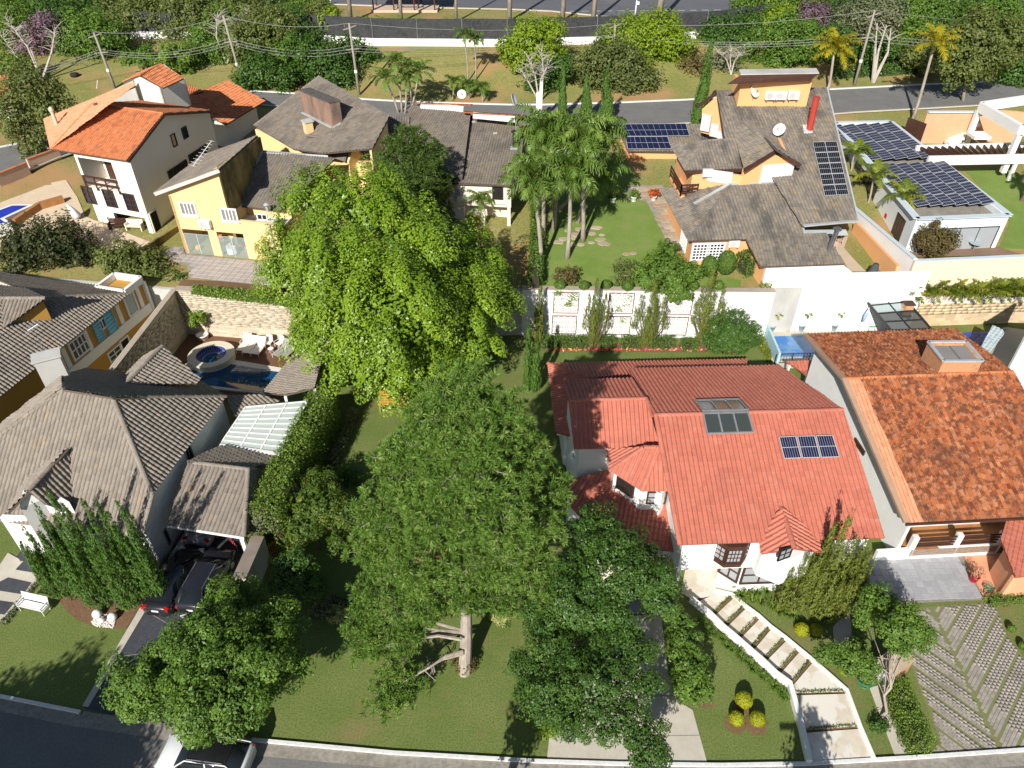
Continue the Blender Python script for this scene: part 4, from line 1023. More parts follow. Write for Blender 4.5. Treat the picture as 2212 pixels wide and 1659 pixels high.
rC=roofset(hC,[([P1,H0,E0,E1,V1,C1,P2],230),([P2,C1,C2],60),([P1,P2,C2,DB(T(0,1,1460,1300)),DB(T(0,1,940,1268)),DB(T(0,1,620,1205)),Kp],0),([P1,Kp,Lo(T(0,1,0,1640)),Lo(T(0,1,-300,1850)),H0],0),([pa_,pr2,pr1,pfr],10),([pa_,pfr,pl1,pl2],0)],MT_GREY,.28,.36,.085,MD_,[(P1,P2),(P1,H0),(P2,C1),(P2,C2),(pa_,pfr),(C1,V1)],rr=.15)
# small bright gable behind the ridge
s0=Q(0,1,1178,1040,6.3);s1=Q(0,1,903,1325,6.3);s2=Q(0,1,1455,1278,4.6);s3=Q(0,1,1430,1310,4.6)
roofset(hC,[([s0,s1,s3,s2],0),([s0,s0+Vector((-2.2,.9,-1.6)),s1+Vector((-2.2,.9,-1.6)),s1],0)],MT_GREY,.28,.36,.085,MD_,[(s0,s1)],single=True,rr=.15)
m=MB(); dC=(C2-C1); dC.z=0; dC.normalize(); nC=Vector((-dC.y,dC.x,0))
wa=C1+nC*.35;wbk=C2+nC*.35; wfr=wa-dC*1.25
wallpanel(m,wfr,wa,0,[(0,V1.z-.15),(1,4.85)],.25); wallpanel(m,wa,wbk,0,[(0,4.85),(1,4.85)],.25)
wallpanel(m,(wfr.x-9,wfr.y+.9),(wfr.x,wfr.y+.5),0,[(0,3.3),(1,3.3)],.25)
m.prism([xy(wfr),xy(wbk),xy(Kp+Vector((-1,3,0))),xy(H0+Vector((1,1,0)))],0,3.0)
m.prism([(p.x,p.y) for p in (pl1+Vector((.5,.4,0)),pr1+Vector((-.4,.4,0)),pr2,pl2)],0,pz-1.3)
q=[pl1+Vector((.5,.4,0)),pr1+Vector((-.4,.4,0))]; wallpanel(m,q[0],q[1],0,[(0,pz-1.3),(.5,pz-.25),(1,pz-1.3)],.2)
m.build('wall',M_WHITE,hC)
# plank cladding on the side wall
for (u,v,h0,h1) in ((wfr,wa,V1.z-.2,4.8),(wa,wbk,4.8,4.8)):
    A_=Vector(u[:2]).to_3d();B_=Vector(v[:2]).to_3d(); d=(B_-A_).normalized(); L=(B_-A_).length; nn=Vector((d.y,-d.x,0)); M=Matrix((d,nn,Vector((0,0,1)))).transposed().to_4x4(); M.translation=A_
    z=.25; 
    while z<4.7:
        t=0
        while t<L:
            e=min(L,t+1.6)
            if lerp([(0,h0),(L,h1)],t)>z+.2: MB().box(t+.006,e-.006,-.01,.018,z+.006,z+.215,M).build('plank',M_WHITE,hC)
            t+=1.6
        z+=.225
wpix(hC,xy(wfr),xy(wa+dC*3),T(0,2,1180,1095),T(0,2,1235,1165),M_GMET,M_GLASS,nx=1,ny=1,fw=.05)
wpix(hC,xy(wa),xy(wbk),T(0,2,1335,505),T(0,2,1405,560),M_GMET,M_GLASS,nx=2,ny=1,fw=.05)
# stubby chimney by the yellow house
cb=Q(0,1,380,1310,7.0); m=MB(); m.cbox((cb.x,cb.y+.6,7.6),1.5,.9,2.4,.5); m.cbox((cb.x,cb.y+.6,8.84),1.7,1.1,.14,.5); m.build('chimney',M_GREYW,hC)
# carport
hP=thing('carport','grey-tiled hipped carport roof joined to the white plank wall, over the parked dark cars','carport',(-18.5,31,0))
k1=Q(0,2,1360,588,4.4);k2=Q(0,2,1800,642,4.4);e1=Q(0,2,1216,1045,2.9);e2=Q(0,2,1770,1132,2.9);e3=Q(0,2,1918,650,2.9)
bk1=Q(0,2,1600,475,3.6);bk2=Q(0,2,2040,545,3.2)
roofset(hP,[([k1,e1,e2,k2],0),([k2,e2,e3],0),([k1,k2,e3+Vector((.2,.6,0)),bk2,bk1],0)],MT_GREY,.28,.36,.085,MD_,[(k1,k2),(k2,e2),(k2,e3)],rr=.14)
m=MB(); m.bar(e1+Vector((0,0,-.12)),e2+Vector((0,0,-.12)),.08,.16); m.build('fascia',M_WHITE,hP)
m=MB(); 
for p in (e2+Vector((-.3,.3,0)),e3+Vector((-.2,0,0))): m.bar((p.x,p.y,0),(p.x,p.y,2.8),.22)
m.build('post',M_WHITE,hP)
# glazed pergola behind the carport
M_PGL=glass_mat('pergola_glass',(.42,.47,.43),.25)
gp=thing('glass_pergola','white-framed sloping glass pergola roof between hedge and carport of grey-tiled house','pergola',(-17,36,0))
g4=[Q(0,2,1600,460,3.2),Q(1,2,195,525,3.2),Q(1,2,388,148,3.9),Q(1,2,-60,190,3.9)]
m=MB(); nx,ny=3,9
for i in range(nx+1): m.bar(g4[0].lerp(g4[1],i/nx),g4[3].lerp(g4[2],i/nx),.09,.12)
for j in range(ny+1): m.bar(g4[0].lerp(g4[3],j/ny),g4[1].lerp(g4[2],j/ny),.07,.1)
for p in g4: m.bar((p.x,p.y,0),(p.x,p.y,p.z-.05),.12)
m.build('frame',M_WMET,gp)
m=MB(); m.bar(g4[0]+Vector((0,-.12,0)),g4[1]+Vector((0,-.12,0)),.24,.2); m.build('gutter',M_WMET,gp)
for i in range(nx):
    for j in range(ny):
        f=lambda u,v:g4[0].lerp(g4[1],u).lerp(g4[3].lerp(g4[2],u),v)
        MB().slab([f((i+.03)/nx,(j+.04)/ny),f((i+.97)/nx,(j+.04)/ny),f((i+.97)/nx,(j+.96)/ny),f((i+.03)/nx,(j+.96)/ny)],.015).build('pane',M_PGL,gp)
# pool pavilion roof and dark link roof
hV=thing('pavilion','open pool pavilion under a pale sandy-grey tiled roof between pool and hedge','pavilion',(-15,43,0))
r_=[Q(1,1,325,1055,2.7),Q(1,1,510,1075,3.6),Q(1,1,440,1340,3.6),Q(1,1,228,1392,3.3),Q(1,1,68,1372,2.7)]
pv=lambda p:onp(p,r_[0],r_[4],r_[1])
PVp=[r_[0],r_[1],pv(T(1,1,440,1340)),pv(T(1,1,228,1392)),r_[4]]
roofset(hV,[(PVp,40)],MT_GREY,.24,.3,.05,MD_,single=False)
l1=Q(0,1,1640,1400,4.4);l2=Q(0,1,1890,1392,3.4);l3=Q(0,1,2030,1440,2.9);l4=Q(0,1,1700,1555,3.4)
roofset(hV,[([l1,l2,l3,l4],0)],MT_GREY,.28,.36,.06,MD_,single=False)
m=MB()
for p in PVp: m.bar((p.x,p.y,0),(p.x,p.y,p.z-.1),.2)
m.build('post',M_WHITE,hV)
# boundary wall of the driveway
bw0=Q(0,2,1700,1410,2.1);bw1=Q(0,2,1800,1190,2.1); t=thing('boundary_wall','stained grey wall with mossy flat top along the dark driveway','wall',(bw0.x,bw0.y,0))
m=MB(); q0=bw0+(bw0-bw1)*.1;q1=bw1+(bw1-bw0)*.3; dd=(q1-q0).normalized(); nn=Vector((dd.y,-dd.x,0))*.75; m.prism([xy(q0),xy(q1),xy(q1+nn),xy(q0+nn)],0,2.1); m.build('wall',M_GREYW,t)
m=MB(); m.prism([xy(q0-nn*.03),xy(q1-nn*.03),xy(q1+nn*1.03),xy(q0+nn*1.03)],2.102,2.16); m.build('coping',mat('mossy_coping',(.27,.24,.21),(.18,.16,.14),scale=1.5,fine=((.3,.2,.12),3,.4)),t)
# ======== ochre house at the left edge
hD=thing('house','ochre house with white trim, pale blue shutters and sandy-grey tiled roof at the left edge','house',(-33,45,0))
E1=Q(0,1,925,668,5.5);E0=Q(0,1,0,1405,5.5);Em=E0+(E0-E1)*.35;R1=Q(0,1,935,655,5.9);R0=Q(0,1,340,685,7.6)
RF=lambda p:onp(p,E1,E0,R0)
Rm=RF(T(0,1,-300,1100));R00=RF(T(0,1,-300,700));R1=RF(T(0,1,932,660))
bk0=Q(0,1,-250,430,6.2);bk1=Q(0,1,0,505,6.2);bk2=Q(0,1,770,630,5.4)
BKp=lambda p:onp(p,R0,R1,bk1)
rD=roofset(hD,[([E1,R1,R0,R00,Em,E0],250),([R1,BKp(T(0,1,775,628)),BKp(T(0,1,0,505)),BKp(T(0,1,-250,470)),R0],0)],MT_GREY,.27,.36,.085,MD_,[(R0,R1)],rr=.15)
u0=Q(0,1,333,690,8.7);u1=Q(0,1,-300,690,8.7);u2=Q(0,1,0,930,7.5);u3=Q(0,1,-300,1150,7.5)
UF=lambda p:onp(p,u0,u1,u2)
ub=Q(0,1,190,625,8.0);ub2=Q(0,1,-300,560,8.0)
roofset(hD,[([u0,UF(T(0,1,0,930)),UF(T(0,1,-280,1110)),u1],40),([u0,u1,ub2,ub],0)],MT_GREY,.27,.36,.085,MD_,[(u0,u1)],rr=.15)
m=MB(); z0=6.4
ua=u0.lerp(UF(T(0,1,0,930)),.03)
f0=UF(T(0,1,-280,1110));f1=u0
dU=(f1-f0); dU.z=0; dU.normalize(); nU=Vector((-dU.y,dU.x,0))*.35
wallpanel(m,xy(f0+nU),xy(f1+nU-dU*.2),5.6,[(0,f0.z-.1),(1,f1.z-.12)],.2)
dE=(E1-E0); dE.z=0; dE.normalize(); nE=Vector((-dE.y,dE.x,0)); wq0=Em+nE*.4;wq1=E1+nE*.4+dE*.2; we=wq1+dE*1.4
wallpanel(m,wq0,wq1,0,[(0,5.4),(1,5.4)],.25)
m.build('wall',M_OCHRE,hD)
m=MB(); x0=wq1; x1=we; nn=nE*2.6
fp=[xy(x0),xy(x1),xy(x1+nn),xy(x0+nn)]; 
x1=x0+dE*2.2; fp=[xy(x0),xy(x1),xy(x1+nn),xy(x0+nn)]
m.prism(fp,0,5.3); tw_=m.build('end_block',M_OCHRE,hD)
m=MB(); 
for i in range(4): m.bar((*fp[i],5.55),(*fp[(i+1)%4],5.55),.28,.55)
m.bar((*xy(x1+dE*.02),2.6),(*xy(x1+dE*.02),5.3),.35); 
m.build('parapet',M_WHITE,hD)
tr=MB(); off=-nE*.06
for za in (2.95,): tr.bar(wq0+off+Vector((0,0,za-wq0.z)),x1+off+Vector((0,0,za-x1.z)),.1,.85)
Lw=(wq1-wq0).length
def dp(tt): return wq0+dE*tt
trims=[]
for px in ((850,760),(1075,850),(640,1000),(470,1100),(790,1100)):
    tt,zz=wp(xy(wq0),xy(wq1),T(0,1,*px)); trims.append(tt)
for tt in trims[:4]: tr.box(-.2,.2,-.04,.05,2.9 if tt>0 else 0,5.3,Matrix.Translation((dp(tt)-Vector((0,0,dp(tt).z))))@Matrix.Rotation(math.atan2(dE.y,dE.x),4,'Z'))
tr.build('trim',M_WHITE,hD)
M_BLUE=mat('pale_blue_shutter',(.24,.55,.68),(.20,.48,.62),scale=3,rough=.7)
wD=(xy(wq0),xy(x1))
wpix(hD,*wD,T(0,1,895,690),T(0,1,1000,770),M_WHITE,M_LTGL,nx=1,ny=1,fw=.14)
wv=wpix(hD,*wD,T(0,1,715,860),T(0,1,765,890),M_WHITE,M_GLASS,nx=2,ny=1,fw=.12)
for pq in (((668,890),(738,930)),((745,830),(835,870))):
    t0,z1=wp(*wD,T(0,1,*pq[0]));t1,z0=wp(*wD,T(0,1,*pq[1])); 
    window(hD,*wD,t0,t1,min(z0,z1)-.5,max(z0,z1)+.35,M_BLUE,M_BLUE,1,6,.06,.06,.08,name='shutter')
t0,_=wp(*wD,T(0,1,520,1080));t1,_=wp(*wD,T(0,1,635,1010)); window(hD,*wD,t0,t1,3.7,5.05,M_WHITE,M_GLASS,4,2,.14,.07)
t0,_=wp(*wD,T(0,1,785,1105));t1,_=wp(*wD,T(0,1,870,1055)); window(hD,*wD,t0,t1,.9,2.1,M_WHITE,M_GLASS,2,3,.1,.07)
t0,_=wp(*wD,T(0,1,890,1060));t1,_=wp(*wD,T(0,1,935,1010)); window(hD,*wD,t0,t1,.1,2.2,M_WHITE,M_DOORV,1,1,.12,.07,name='door')
t0,_=wp(*wD,T(0,1,375,1150));t1,_=wp(*wD,T(0,1,430,1110)); window(hD,*wD,t0,t1,4.1,4.9,M_WHITE,M_GLASS,2,1,.12,.07)
# ======== white three-storey house, upper left
hE=thing('house','tall white house with orange terracotta roofs, balcony and square tower room, upper left','house',(-36,68,5))
eL=Q(0,0,370,1085,12.3);eR=Q(0,0,920,1170,12.3);rL=Q(0,0,675,755,14.8);rR=Q(0,0,1185,825,14.8);eB=Q(0,0,1530,805,12.3)
eF=lambda p:onp(p,eL,eR,rL)
rR2=eF(T(0,0,1185,825)); 
l1=Q(0,0,320,865,12.3);l2=Q(0,0,960,605,12.9);l3=Q(0,0,985,622,13.3)
LP=lambda p:onp(p,eL,rL,l1)
rE=roofset(hE,[([eL,eR,rR2,rL],210),([rL,rR2,eB,Q(0,0,1030,735,13.6)],0)],MT_TERRB,.25,.36,.065,MD_,[(rL,eL),(rL,rR2)],rr=.13)
rE2=roof_deck(hE,[[rL,eL,l1,LP(T(0,0,960,605)),LP(T(0,0,985,622))]],MD_); ts=Tiles(rE2,MT_TERRN,.25,.36,.05); ts.add([rL,eL,l1,LP(T(0,0,960,605)),LP(T(0,0,985,622))],40); ts.done()
m=MB(); dE=(eR-eL); dE.z=0; dE.normalize(); nE=Vector((-dE.y,dE.x,0)); ze=12.1; zg=4.7
A0=eL+dE*1.9+nE*.5; A1=eR-dE*.15+nE*.45; dS=(eB-eR); dS.z=0; Ls=dS.length; dS.normalize(); A2=A1+dS*(Ls-.6)
A3=A0+nE*11
M_CREAM2=mat('off_white_plaster',(.80,.76,.68),(.77,.72,.63),scale=.4,rough=.85,stain=((.45,.43,.4),.35,.6,.8,.3,(1,1,.3)))
fl1=8.9   # balcony floor
tb0,_=wp(A0,A1,T(0,0,500,1200)); tb1,_=wp(A0,A1,T(0,0,830,1250))
Lf=(A1-A0).length
wallpanel(m,A0,A1,zg,[(0,ze),(1,ze)],.3,[(max(.15,tb0),tb1,fl1,11.7),(2.2,Lf-.5,zg+.15,6.6)])
tr=((rR2-eR).dot(dS))/Ls
hz=[wp(A1,A2,T(0,0,*p)) for p in ((1240,1055),(1285,1000),(1315,1000),(1365,940))]
wallpanel(m,A1,A2,zg,[(0,ze),(tr,14.5),(1,ze)],.3)
i0=A0+dE*.3+nE*2.6; i1=A1-dE*.3+nE*2.6
wallpanel(m,A0+dE*.1+nE*2.4,A1-dE*.3+nE*2.4,zg,[(0,ze-.2),(1,ze-.2)],.2)
wallpanel(m,A3,A0,zg,[(0,ze-.2),(1,ze)],.3)
m.prism([xy(A0+nE*2.7),xy(A1+nE*2.7-dE*.4),xy(A2-dE*.4),xy(A3)],zg,11.6)
m.box(0,Lf-.3,.31,2.4,fl1-.3,fl1,Matrix(((dE.x,nE.x,0,A0.x),(dE.y,nE.y,0,A0.y),(0,0,1,0),(0,0,0,1))))
m.build('wall',M_CREAM2,hE)
ME=Matrix(((dE.x,nE.x,0,A0.x),(dE.y,nE.y,0,A0.y),(0,0,1,0),(0,0,0,1)))
rb=MB()
for z in (.35,.95): rb.box(max(.15,tb0),tb1,-.12,.0,fl1+z,fl1+z+.16,ME)
k=4
for i in range(k): x=max(.15,tb0)+.1+(tb1-max(.15,tb0)-.2)*i/(k-1); rb.box(x-.09,x+.09,-.16,-.13+.0,fl1-.2,fl1+1.15,ME)
rb.build('balcony_rail',M_DWOOD,hE)
db=MB(); db.box(.9,2.4,2.1,2.39,fl1,11.9,ME); db.build('door',M_DWOOD,hE); MB().box(4.4,Lf-.6,2.1,2.39,fl1,11.9,ME).build('door',M_DWOOD,hE); db=MB(); db.box(2.42,4.38,2.15,2.38,fl1,11.9,ME); db.build('doorway',M_DOORV,hE)
for p,q in (((592,1345),(705,1485)),((745,1370),(855,1510)),((895,1395),(1005,1540))): 
    t0,z1=wp(A0,A1,T(0,0,*p));t1,z0=wp(A0,A1,T(0,0,*q)); zc=(z0+z1)/2; t0=(t0+t1)/2-.55
    window(hE,A0,A1,t0,t0+1.1,zc-.75,zc+.75,M_DWOOD,M_GLASS,2,3,.1,.07)
for p,q in (((1237,985),(1285,1050)),((1315,935),(1365,990))): wpix(hE,A1,A2,T(0,0,*p),T(0,0,*q),M_BLACK,M_GLASS,nx=1,fw=.06)
t0,_=wp(A1,A2,T(0,0,1228,1290));t1,_=wp(A1,A2,T(0,0,1362,1215)); window(hE,A1,A2,t0,t1,8.6,9.4,M_BLACK,M_GLASS,5,1,.06)
t0,_=wp(A1,A2,T(0,0,1385,1195));t1,_=wp(A1,A2,T(0,0,1510,1120)); window(hE,A1,A2,t0,t1,8.9,9.6,M_BLACK,M_GLASS,4,1,.06)
t0,_=wp(A1,A2,T(0,1,1105,150));window(hE,A1,A2,t0,t0+1.0,zg+.1,zg+2.3,M_WHITE,M_DOORV,1,1,.08,name='door')
# verge boards, flue
vb=MB(); vb.bar(eR+Vector((.1,0,-.08)),rR2+Vector((.1,0,-.08)),.12,.2); vb.bar(rR2+Vector((.1,0,-.08)),eB+Vector((.1,0,-.08)),.12,.2); vb.build('verge_board',M_DWOOD,hE)
fl=LP(T(0,0,415,910)); m=MB(); m.tube([fl-Vector((0,0,.3)),fl+Vector((0,0,1.3))],.16,10); m.lathe(fl+Vector((0,0,1.3)),[(.2,0),(.24,.1),(.2,.3),(.1,.42),(.0,.45)],10); m.build('flue',mat('cream_flue',(.62,.55,.42),(.55,.48,.38)),hE)
# parapet wall behind the left slope
p0=Q(0,0,700,745,13.2);p1=Q(0,0,1005,722,13.2); m=MB(); wallpanel(m,p0,p1,12.,[(0,13.6),(1,15.0)],.2); m.build('parapet',M_GREYW,hE)
# tower room
ta=Q(0,0,1010,715,13.);tb_=Q(0,0,1195,755,13.); zt=15.2
tf=tb_-ta; tf.z=0; td=tf.normalized(); tn=Vector((-td.y,td.x,0)); tc=tb_+tn*3.2; tdn=ta+tn*3.2
m=MB(); wallpanel(m,ta,tb_,12,[(0,zt),(.3,zt+.5),(1,zt-.55)],.2); wallpanel(m,tb_,tc,12,[(0,zt-.55),(1,zt-.55)],.2); wallpanel(m,tc,tdn,12,[(0,zt-.55),(.7,zt+.5),(1,zt)],.2); wallpanel(m,tdn,ta,12,[(0,zt),(1,zt)],.2); m.build('tower',M_CREAM2,hE)
q0=Q(0,0,1015,548,17.2);q1=Q(0,0,1172,465,17.2);q2=Q(0,0,1335,570,16.1);q3=Q(0,0,1185,640,16.1);q4=Q(0,0,890,597,16.5);q5=q4+(q1-q0)
rT=roofset(hE,[([q0,q3,q2,q1],20),([q0,q1,q5,q4],0)],MT_TERRB,.25,.36,.065,MD_,[(q0,q1)],rr=.12)
# right-hand wing
g0_=Q(0,0,1655,585,11.2);g1_=Q(0,0,1925,735,9.6);g2_=Q(0,0,1640,905,9.6);g3_=Q(0,0,1290,730,10.6)
WG=lambda p:onp(p,g0_,g1_,g2_)
rW=roofset(hE,[([g0_,g1_,g2_,WG(T(0,0,1290,730)),WG(T(0,0,1475,662))],20),([Q(0,0,1285,580,12.2),WG(T(0,0,1475,662)),WG(T(0,0,1290,730)),Q(0,0,1275,690,11.2)],0)],MT_TERRB,.25,.36,.065,MD_,single=False)
m=MB(); m.prism([xy(p) for p in offs([g0_,g1_,g2_,WG(T(0,0,1290,730)),WG(T(0,0,1475,662))],.9)],5.5,9.4); m.build('wall',M_CREAM2,hE)
# ======== yellow house
hF=thing('house','yellow house with glazed ground-floor openings and grey tiled roofs, left of the bright green tree','house',(-25,62,4.7))
F0=at(T(0,1,1350,360),4.9);F1=at(T(1,1,215,430),4.8)
dF=(F1-F0); dF.z=0; LF_=dF.length; dF.normalize(); nF=Vector((-dF.y,dF.x,0))
tm,_=wp(F0,F1,T(0,0,1640,1480)); zl=10.4; zm=11.9
P0_=F0+dF*tm; a=atY(T(0,0,1120,1402),F0.y-.4);b_=atY(T(0,0,1590,1230),P0_.y-.6);c_=atY(T(0,0,1870,985),68.5);d_=onp(T(0,0,1470,1130),a,b_,c_)
hol=[]
m2=MB()
for p,q in (((1305,178),(1565,380)),((1560,218),(1820,420))):
    t0,z1=wp(F0,F1,T(0,1,*p));t1,z0=wp(F0,F1,T(0,1,*q)); hol.append((t0+.15,t1-.1,4.8,7.3))
m=MB(); k_=tm/LF_; wallpanel(m,F0,F1,4.6,[(0,a.z-.0),(k_,b_.z-.1),(k_+.0005,8.6),(1,8.5)],.25,hol)
wallpanel(m,F0+nF*9,F0,4.6,[(0,10.2),(1,zl)],.25); 
wallpanel(m,F0+dF*.3+nF*3,F1+nF*3,4.6,[(0,7.6),(1,7.6)],.2)
m.build('wall',M_YEL,hF)
fm=MB(); fm.prism([xy(F0+nF*.3+dF*.2),xy(F1+nF*.3),xy(F1+nF*2.95),xy(F0+nF*2.95+dF*.2)],4.6,4.82); fm.build('floor',M_CONC,hF)
fm=MB(); fm.prism([xy(F0+nF*.3+dF*.2),xy(F1+nF*.3),xy(F1+nF*2.95),xy(F0+nF*2.95+dF*.2)],7.5,7.65); fm.build('ceiling',M_WHITE,hF)
M_CLG=glass_mat('clear_glass',(.5,.6,.58),.05,.22)
for h in hol: window(hF,F0,F1,h[0]+.04,h[1]-.04,h[2]+.05,h[3]-.45,M_WMET,M_CLG,2,1,.04,.03,-.05,name='shopfront_window')
for p,q in (((1300,1470),(1438,1560)),((1600,1515),(1735,1605))): 
    t0,z1=wp(F0,F1,T(0,0,*p));t1,z0=wp(F0,F1,T(0,0,*q)); zc=(z0+z1)/2
    window(hF,F0,F1,t0+.08,t1-.12,zc-.5,zc+.5,M_WHITE,mat('grey_shutter',(.26,.24,.22),(.2,.185,.17),scale=5,stretch=(1,1,6)),4,1,.13,.07,.02,sill=M_WHITE)
t0,z1=wp(F0,F1,T(0,1,1870,80));t1,z0=wp(F0,F1,T(0,1,1940,118)); window(hF,F0,F1,t0,t1,z0,z1,M_WHITE,M_GLASS,2,1,.1)
t0,z1=wp(F0,F1,T(0,1,1912,275));t1,z0=wp(F0,F1,T(0,1,1972,355)); window(hF,F0,F1,t0,t1,z0,z1,M_YEL,M_GLASS,2,1,.08)
roofset(hF,[([a,b_,c_,d_],60)],MT_GREYB,.27,.36,.06,MD_,single=False)
fa=MB(); fa.bar(a+Vector((0,0,-.1)),b_+Vector((0,0,-.1)),.1,.3); fa.build('fascia',M_GREYW,hF)
Ra=Q(0,0,1635,1483,8.7);Rb=Q(1,0,190,1532,8.6);Rc=Q(1,0,590,1152,11.);Rd=Q(0,0,1910,1102,11.)
roofset(hF,[([Ra,Rb,Rc,Rd],200)],MT_GREYB,.27,.36,.06,MD_,single=False)
# mouldy wall between the two roofs
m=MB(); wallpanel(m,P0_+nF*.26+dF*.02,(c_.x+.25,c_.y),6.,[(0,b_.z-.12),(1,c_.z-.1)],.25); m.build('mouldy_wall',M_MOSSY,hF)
m=MB(); m.slab([Ra+Vector((-.1,.1,.12)),Ra+Vector((.35,.1,.1)),Rd+Vector((.35,0,.1)),Rd+Vector((-.1,0,.12))],.04); m.slab([Rd+Vector((0,-.3,.05)),Q(1,0,540,1150,10.9),Q(1,0,535,1128,11.1),Rd+Vector((0,.15,.1))],.05); m.build('flashing',M_FLASH,hF)
v=Q(0,0,1935,1490,9.3); m=MB(); m.tube([v-Vector((0,0,.6)),v],.14,10); m.lathe(v,[(.26,0),(.3,.08),(.12,.2),(0,.22)],10); m.build('vent',M_FLASH,hF)
t0,_=wp(F0,F1,T(0,1,1955,150)); pdn=F0+dF*t0-nF*.1; m=MB(); m.bar((pdn.x,pdn.y,4.7),(pdn.x,pdn.y,8.5),.14); m.build('downpipe',M_FLASH,hF)
m=MB(); m.prism([xy(F0+dF*.5+nF*.35),xy(F0+dF*(tm-.1)+nF*.35),xy(F0+dF*(tm-.1)+nF*8),xy(F0+dF*.5+nF*8)],7.7,8.8); m.prism([xy(F0+dF*.4+nF*3.1),xy(F1+nF*3.1),xy(F1+nF*8),xy(F0+nF*8.8+dF*.4)],4.6,8.5); m.build('core',M_YEL,hF)
# ======== grey roof with big chimney
hG=thing('house','yellow house under a broad grey tiled roof carrying a massive weathered brick chimney','house',(-19,75,6))
ga=Q(1,0,475,555,14.2);gl=Q(1,0,0,913,11.);gr=Q(1,0,985,842,13.4)
GF=lambda p:onp(p,ga,gl,gr)
GP=[ga,gl,GF(T(1,0,285,1085)),GF(T(1,0,490,1112)),GF(T(1,0,860,1080)),gr]
roofset(hG,[([ga,gl,GF(T(1,0,860,1080)),gr],300),([gl,GF(T(1,0,290,1085)),GF(T(1,0,500,1115)),GF(T(1,0,860,1080))],0)],MT_GREYB,.3,.4,.075,MD_,[(ga,gl)],single=False)
y0=Q(1,0,380,985,11.6);y1=Q(1,0,700,1028,11.4);y2=Q(1,0,665,1175,10.);y3=Q(1,0,490,1112,10.2);y4=Q(1,0,800,1110,10.)
roofset(hG,[([y0,y3,y2,y1],30),([y1,y4,y0],0)],MT_GREYB,.28,.36,.065,MD_,[(y0,y1)],single=False)
m=MB(); 
yA=Q(1,0,10,952,10.5);yB=Q(1,0,285,1085,9.8);yC=Q(1,0,530,1140,9.3)
wallpanel(m,yA,yB,6,[(0,10.7),(1,10.2)],.25); wallpanel(m,yB,yC,6,[(0,10.1),(1,9.5)],.25)
m.prism([xy(p) for p in offs([gl,GF(T(1,0,860,1080)),gr,ga],1.2)],6,9.4)
e=Q(1,0,700,1130,9.6); wallpanel(m,y2+Vector((.25,.3,0)),y4+Vector((-.2,.2,0)),5.5,[(0,9.9),(.45,11),(1,9.9)],.2)
w0_=GF(T(1,0,865,1085)); wallpanel(m,w0_+Vector((-.2,.2,0)),gr+Vector((-.3,0,0)),5.5,[(0,w0_.z-.2),(1,gr.z-.25)],.2)
m.build('wall',M_YEL,hG)
# massive chimney
ca=GF(T(1,0,360,822));cb_=GF(T(1,0,575,932));cc=GF(T(1,0,628,898)); zt=atY(T(1,0,543,748),cb_.y).z
d1=xy(ca);d2=xy(cb_);d3_=xy(cc+(cc-cb_)*.3); d4=(d1[0]+d3_[0]-d2[0],d1[1]+d3_[1]-d2[1])
M_OLDB=piece_mat('weathered_brick',[(.34,.22,.16),(.28,.17,.13),(.40,.28,.21),(.24,.15,.12)],stain=((.10,.085,.075),.8,.45,.62,.75,(1,1,.35)))
m=MB(); m.prism([d1,d2,d3_,d4],9.5,zt); ch=m.build('chimney',M_OLDB,hG)
brick_face(ch,d1,d2,cb_.z-.3,zt,.34,.11,M_OLDB); brick_face(ch,d2,d3_,cb_.z-.3,zt,.34,.11,M_OLDB)
m=MB(); m.prism([xy(p) for p in offs([Vector(d) for d in (d1,d2,d3_,d4)],-.08)],zt+.002,zt+.12); m.build('cap',mat('sooty_cap',(.13,.115,.10),(.08,.07,.065)),ch)
m=MB(); m.bar(ca+Vector((0,0,.1)),cb_+Vector((0,0,.1)),.5,.1); m.bar(cb_+Vector((0,0,.1)),cc+Vector((0,0,.1)),.35,.1); m.build('flashing',M_FLASH,hG)
q=GF(T(1,0,400,960)); m=MB(); m.cbox((q.x,q.y,q.z+.3),.75,.75,1.5,.6); c2_=m.build('small_chimney',M_YEL,hG); m=MB(); m.cbox((q.x,q.y,q.z+1.1),.95,.95,.12,.6); m.build('cap',M_GREYW,c2_)
# ======== twin grey roofs
hH=thing('house','cream house with two parallel grey tiled roofs split by a dark step','house',(-3,68,5.5))
A_=[Q(1,0,1140,765,12.6),Q(1,0,960,1215,10.15),Q(1,0,1512,1292,10.),Q(1,0,1572,828,12.6)]
B_=[Q(1,0,1588,845,12.1),Q(1,0,1450,1332,9.6),Q(1,0,1922,1352,9.6),Q(1,0,1966,865,12.1)]
C_=[Q(1,0,975,850,12.3),Q(1,0,945,962,11.5),Q(1,0,1125,955,11.5),Q(1,0,1130,850,12.3)]
rH=roofset(hH,[(A_,120),(B_,170),(C_,0)],MT_GREYB,.25,.36,.065,MD_,[],single=False)
m=MB(); m.slab([B_[0]+Vector((-.4,0,.1)),B_[1]+Vector((-.4,0,.1)),B_[1]+Vector((.0,0,.1)),B_[0]+Vector((0,0,.1))],.3); m.build('valley_gutter',M_BLACK,hH)
m=MB()
for a,b_ in ((T(1,0,1210,768),T(1,0,1520,795)),(T(1,0,1590,838),T(1,0,1895,868))):
    p=at(a,12.7);q=at(b_,12.7); m.slab([p+Vector((0,-.5,-.05)),q+Vector((0,-.5,-.05)),q+Vector((0,.4,.2)),p+Vector((0,.4,.2))],.08)
m.build('flashing',M_WHITE,hH)
m=MB()
for a,b_ in (((1145,738),(1575,752)),((1520,805),(1965,832))):
    p=Q(1,0,*a,13.0);q=Q(1,0,*b_,13.0); m.slab([p+Vector((0,-.3,0)),q+Vector((0,-.3,0)),q+Vector((0,3.,-1.)),p+Vector((0,3.,-1.))],.1)
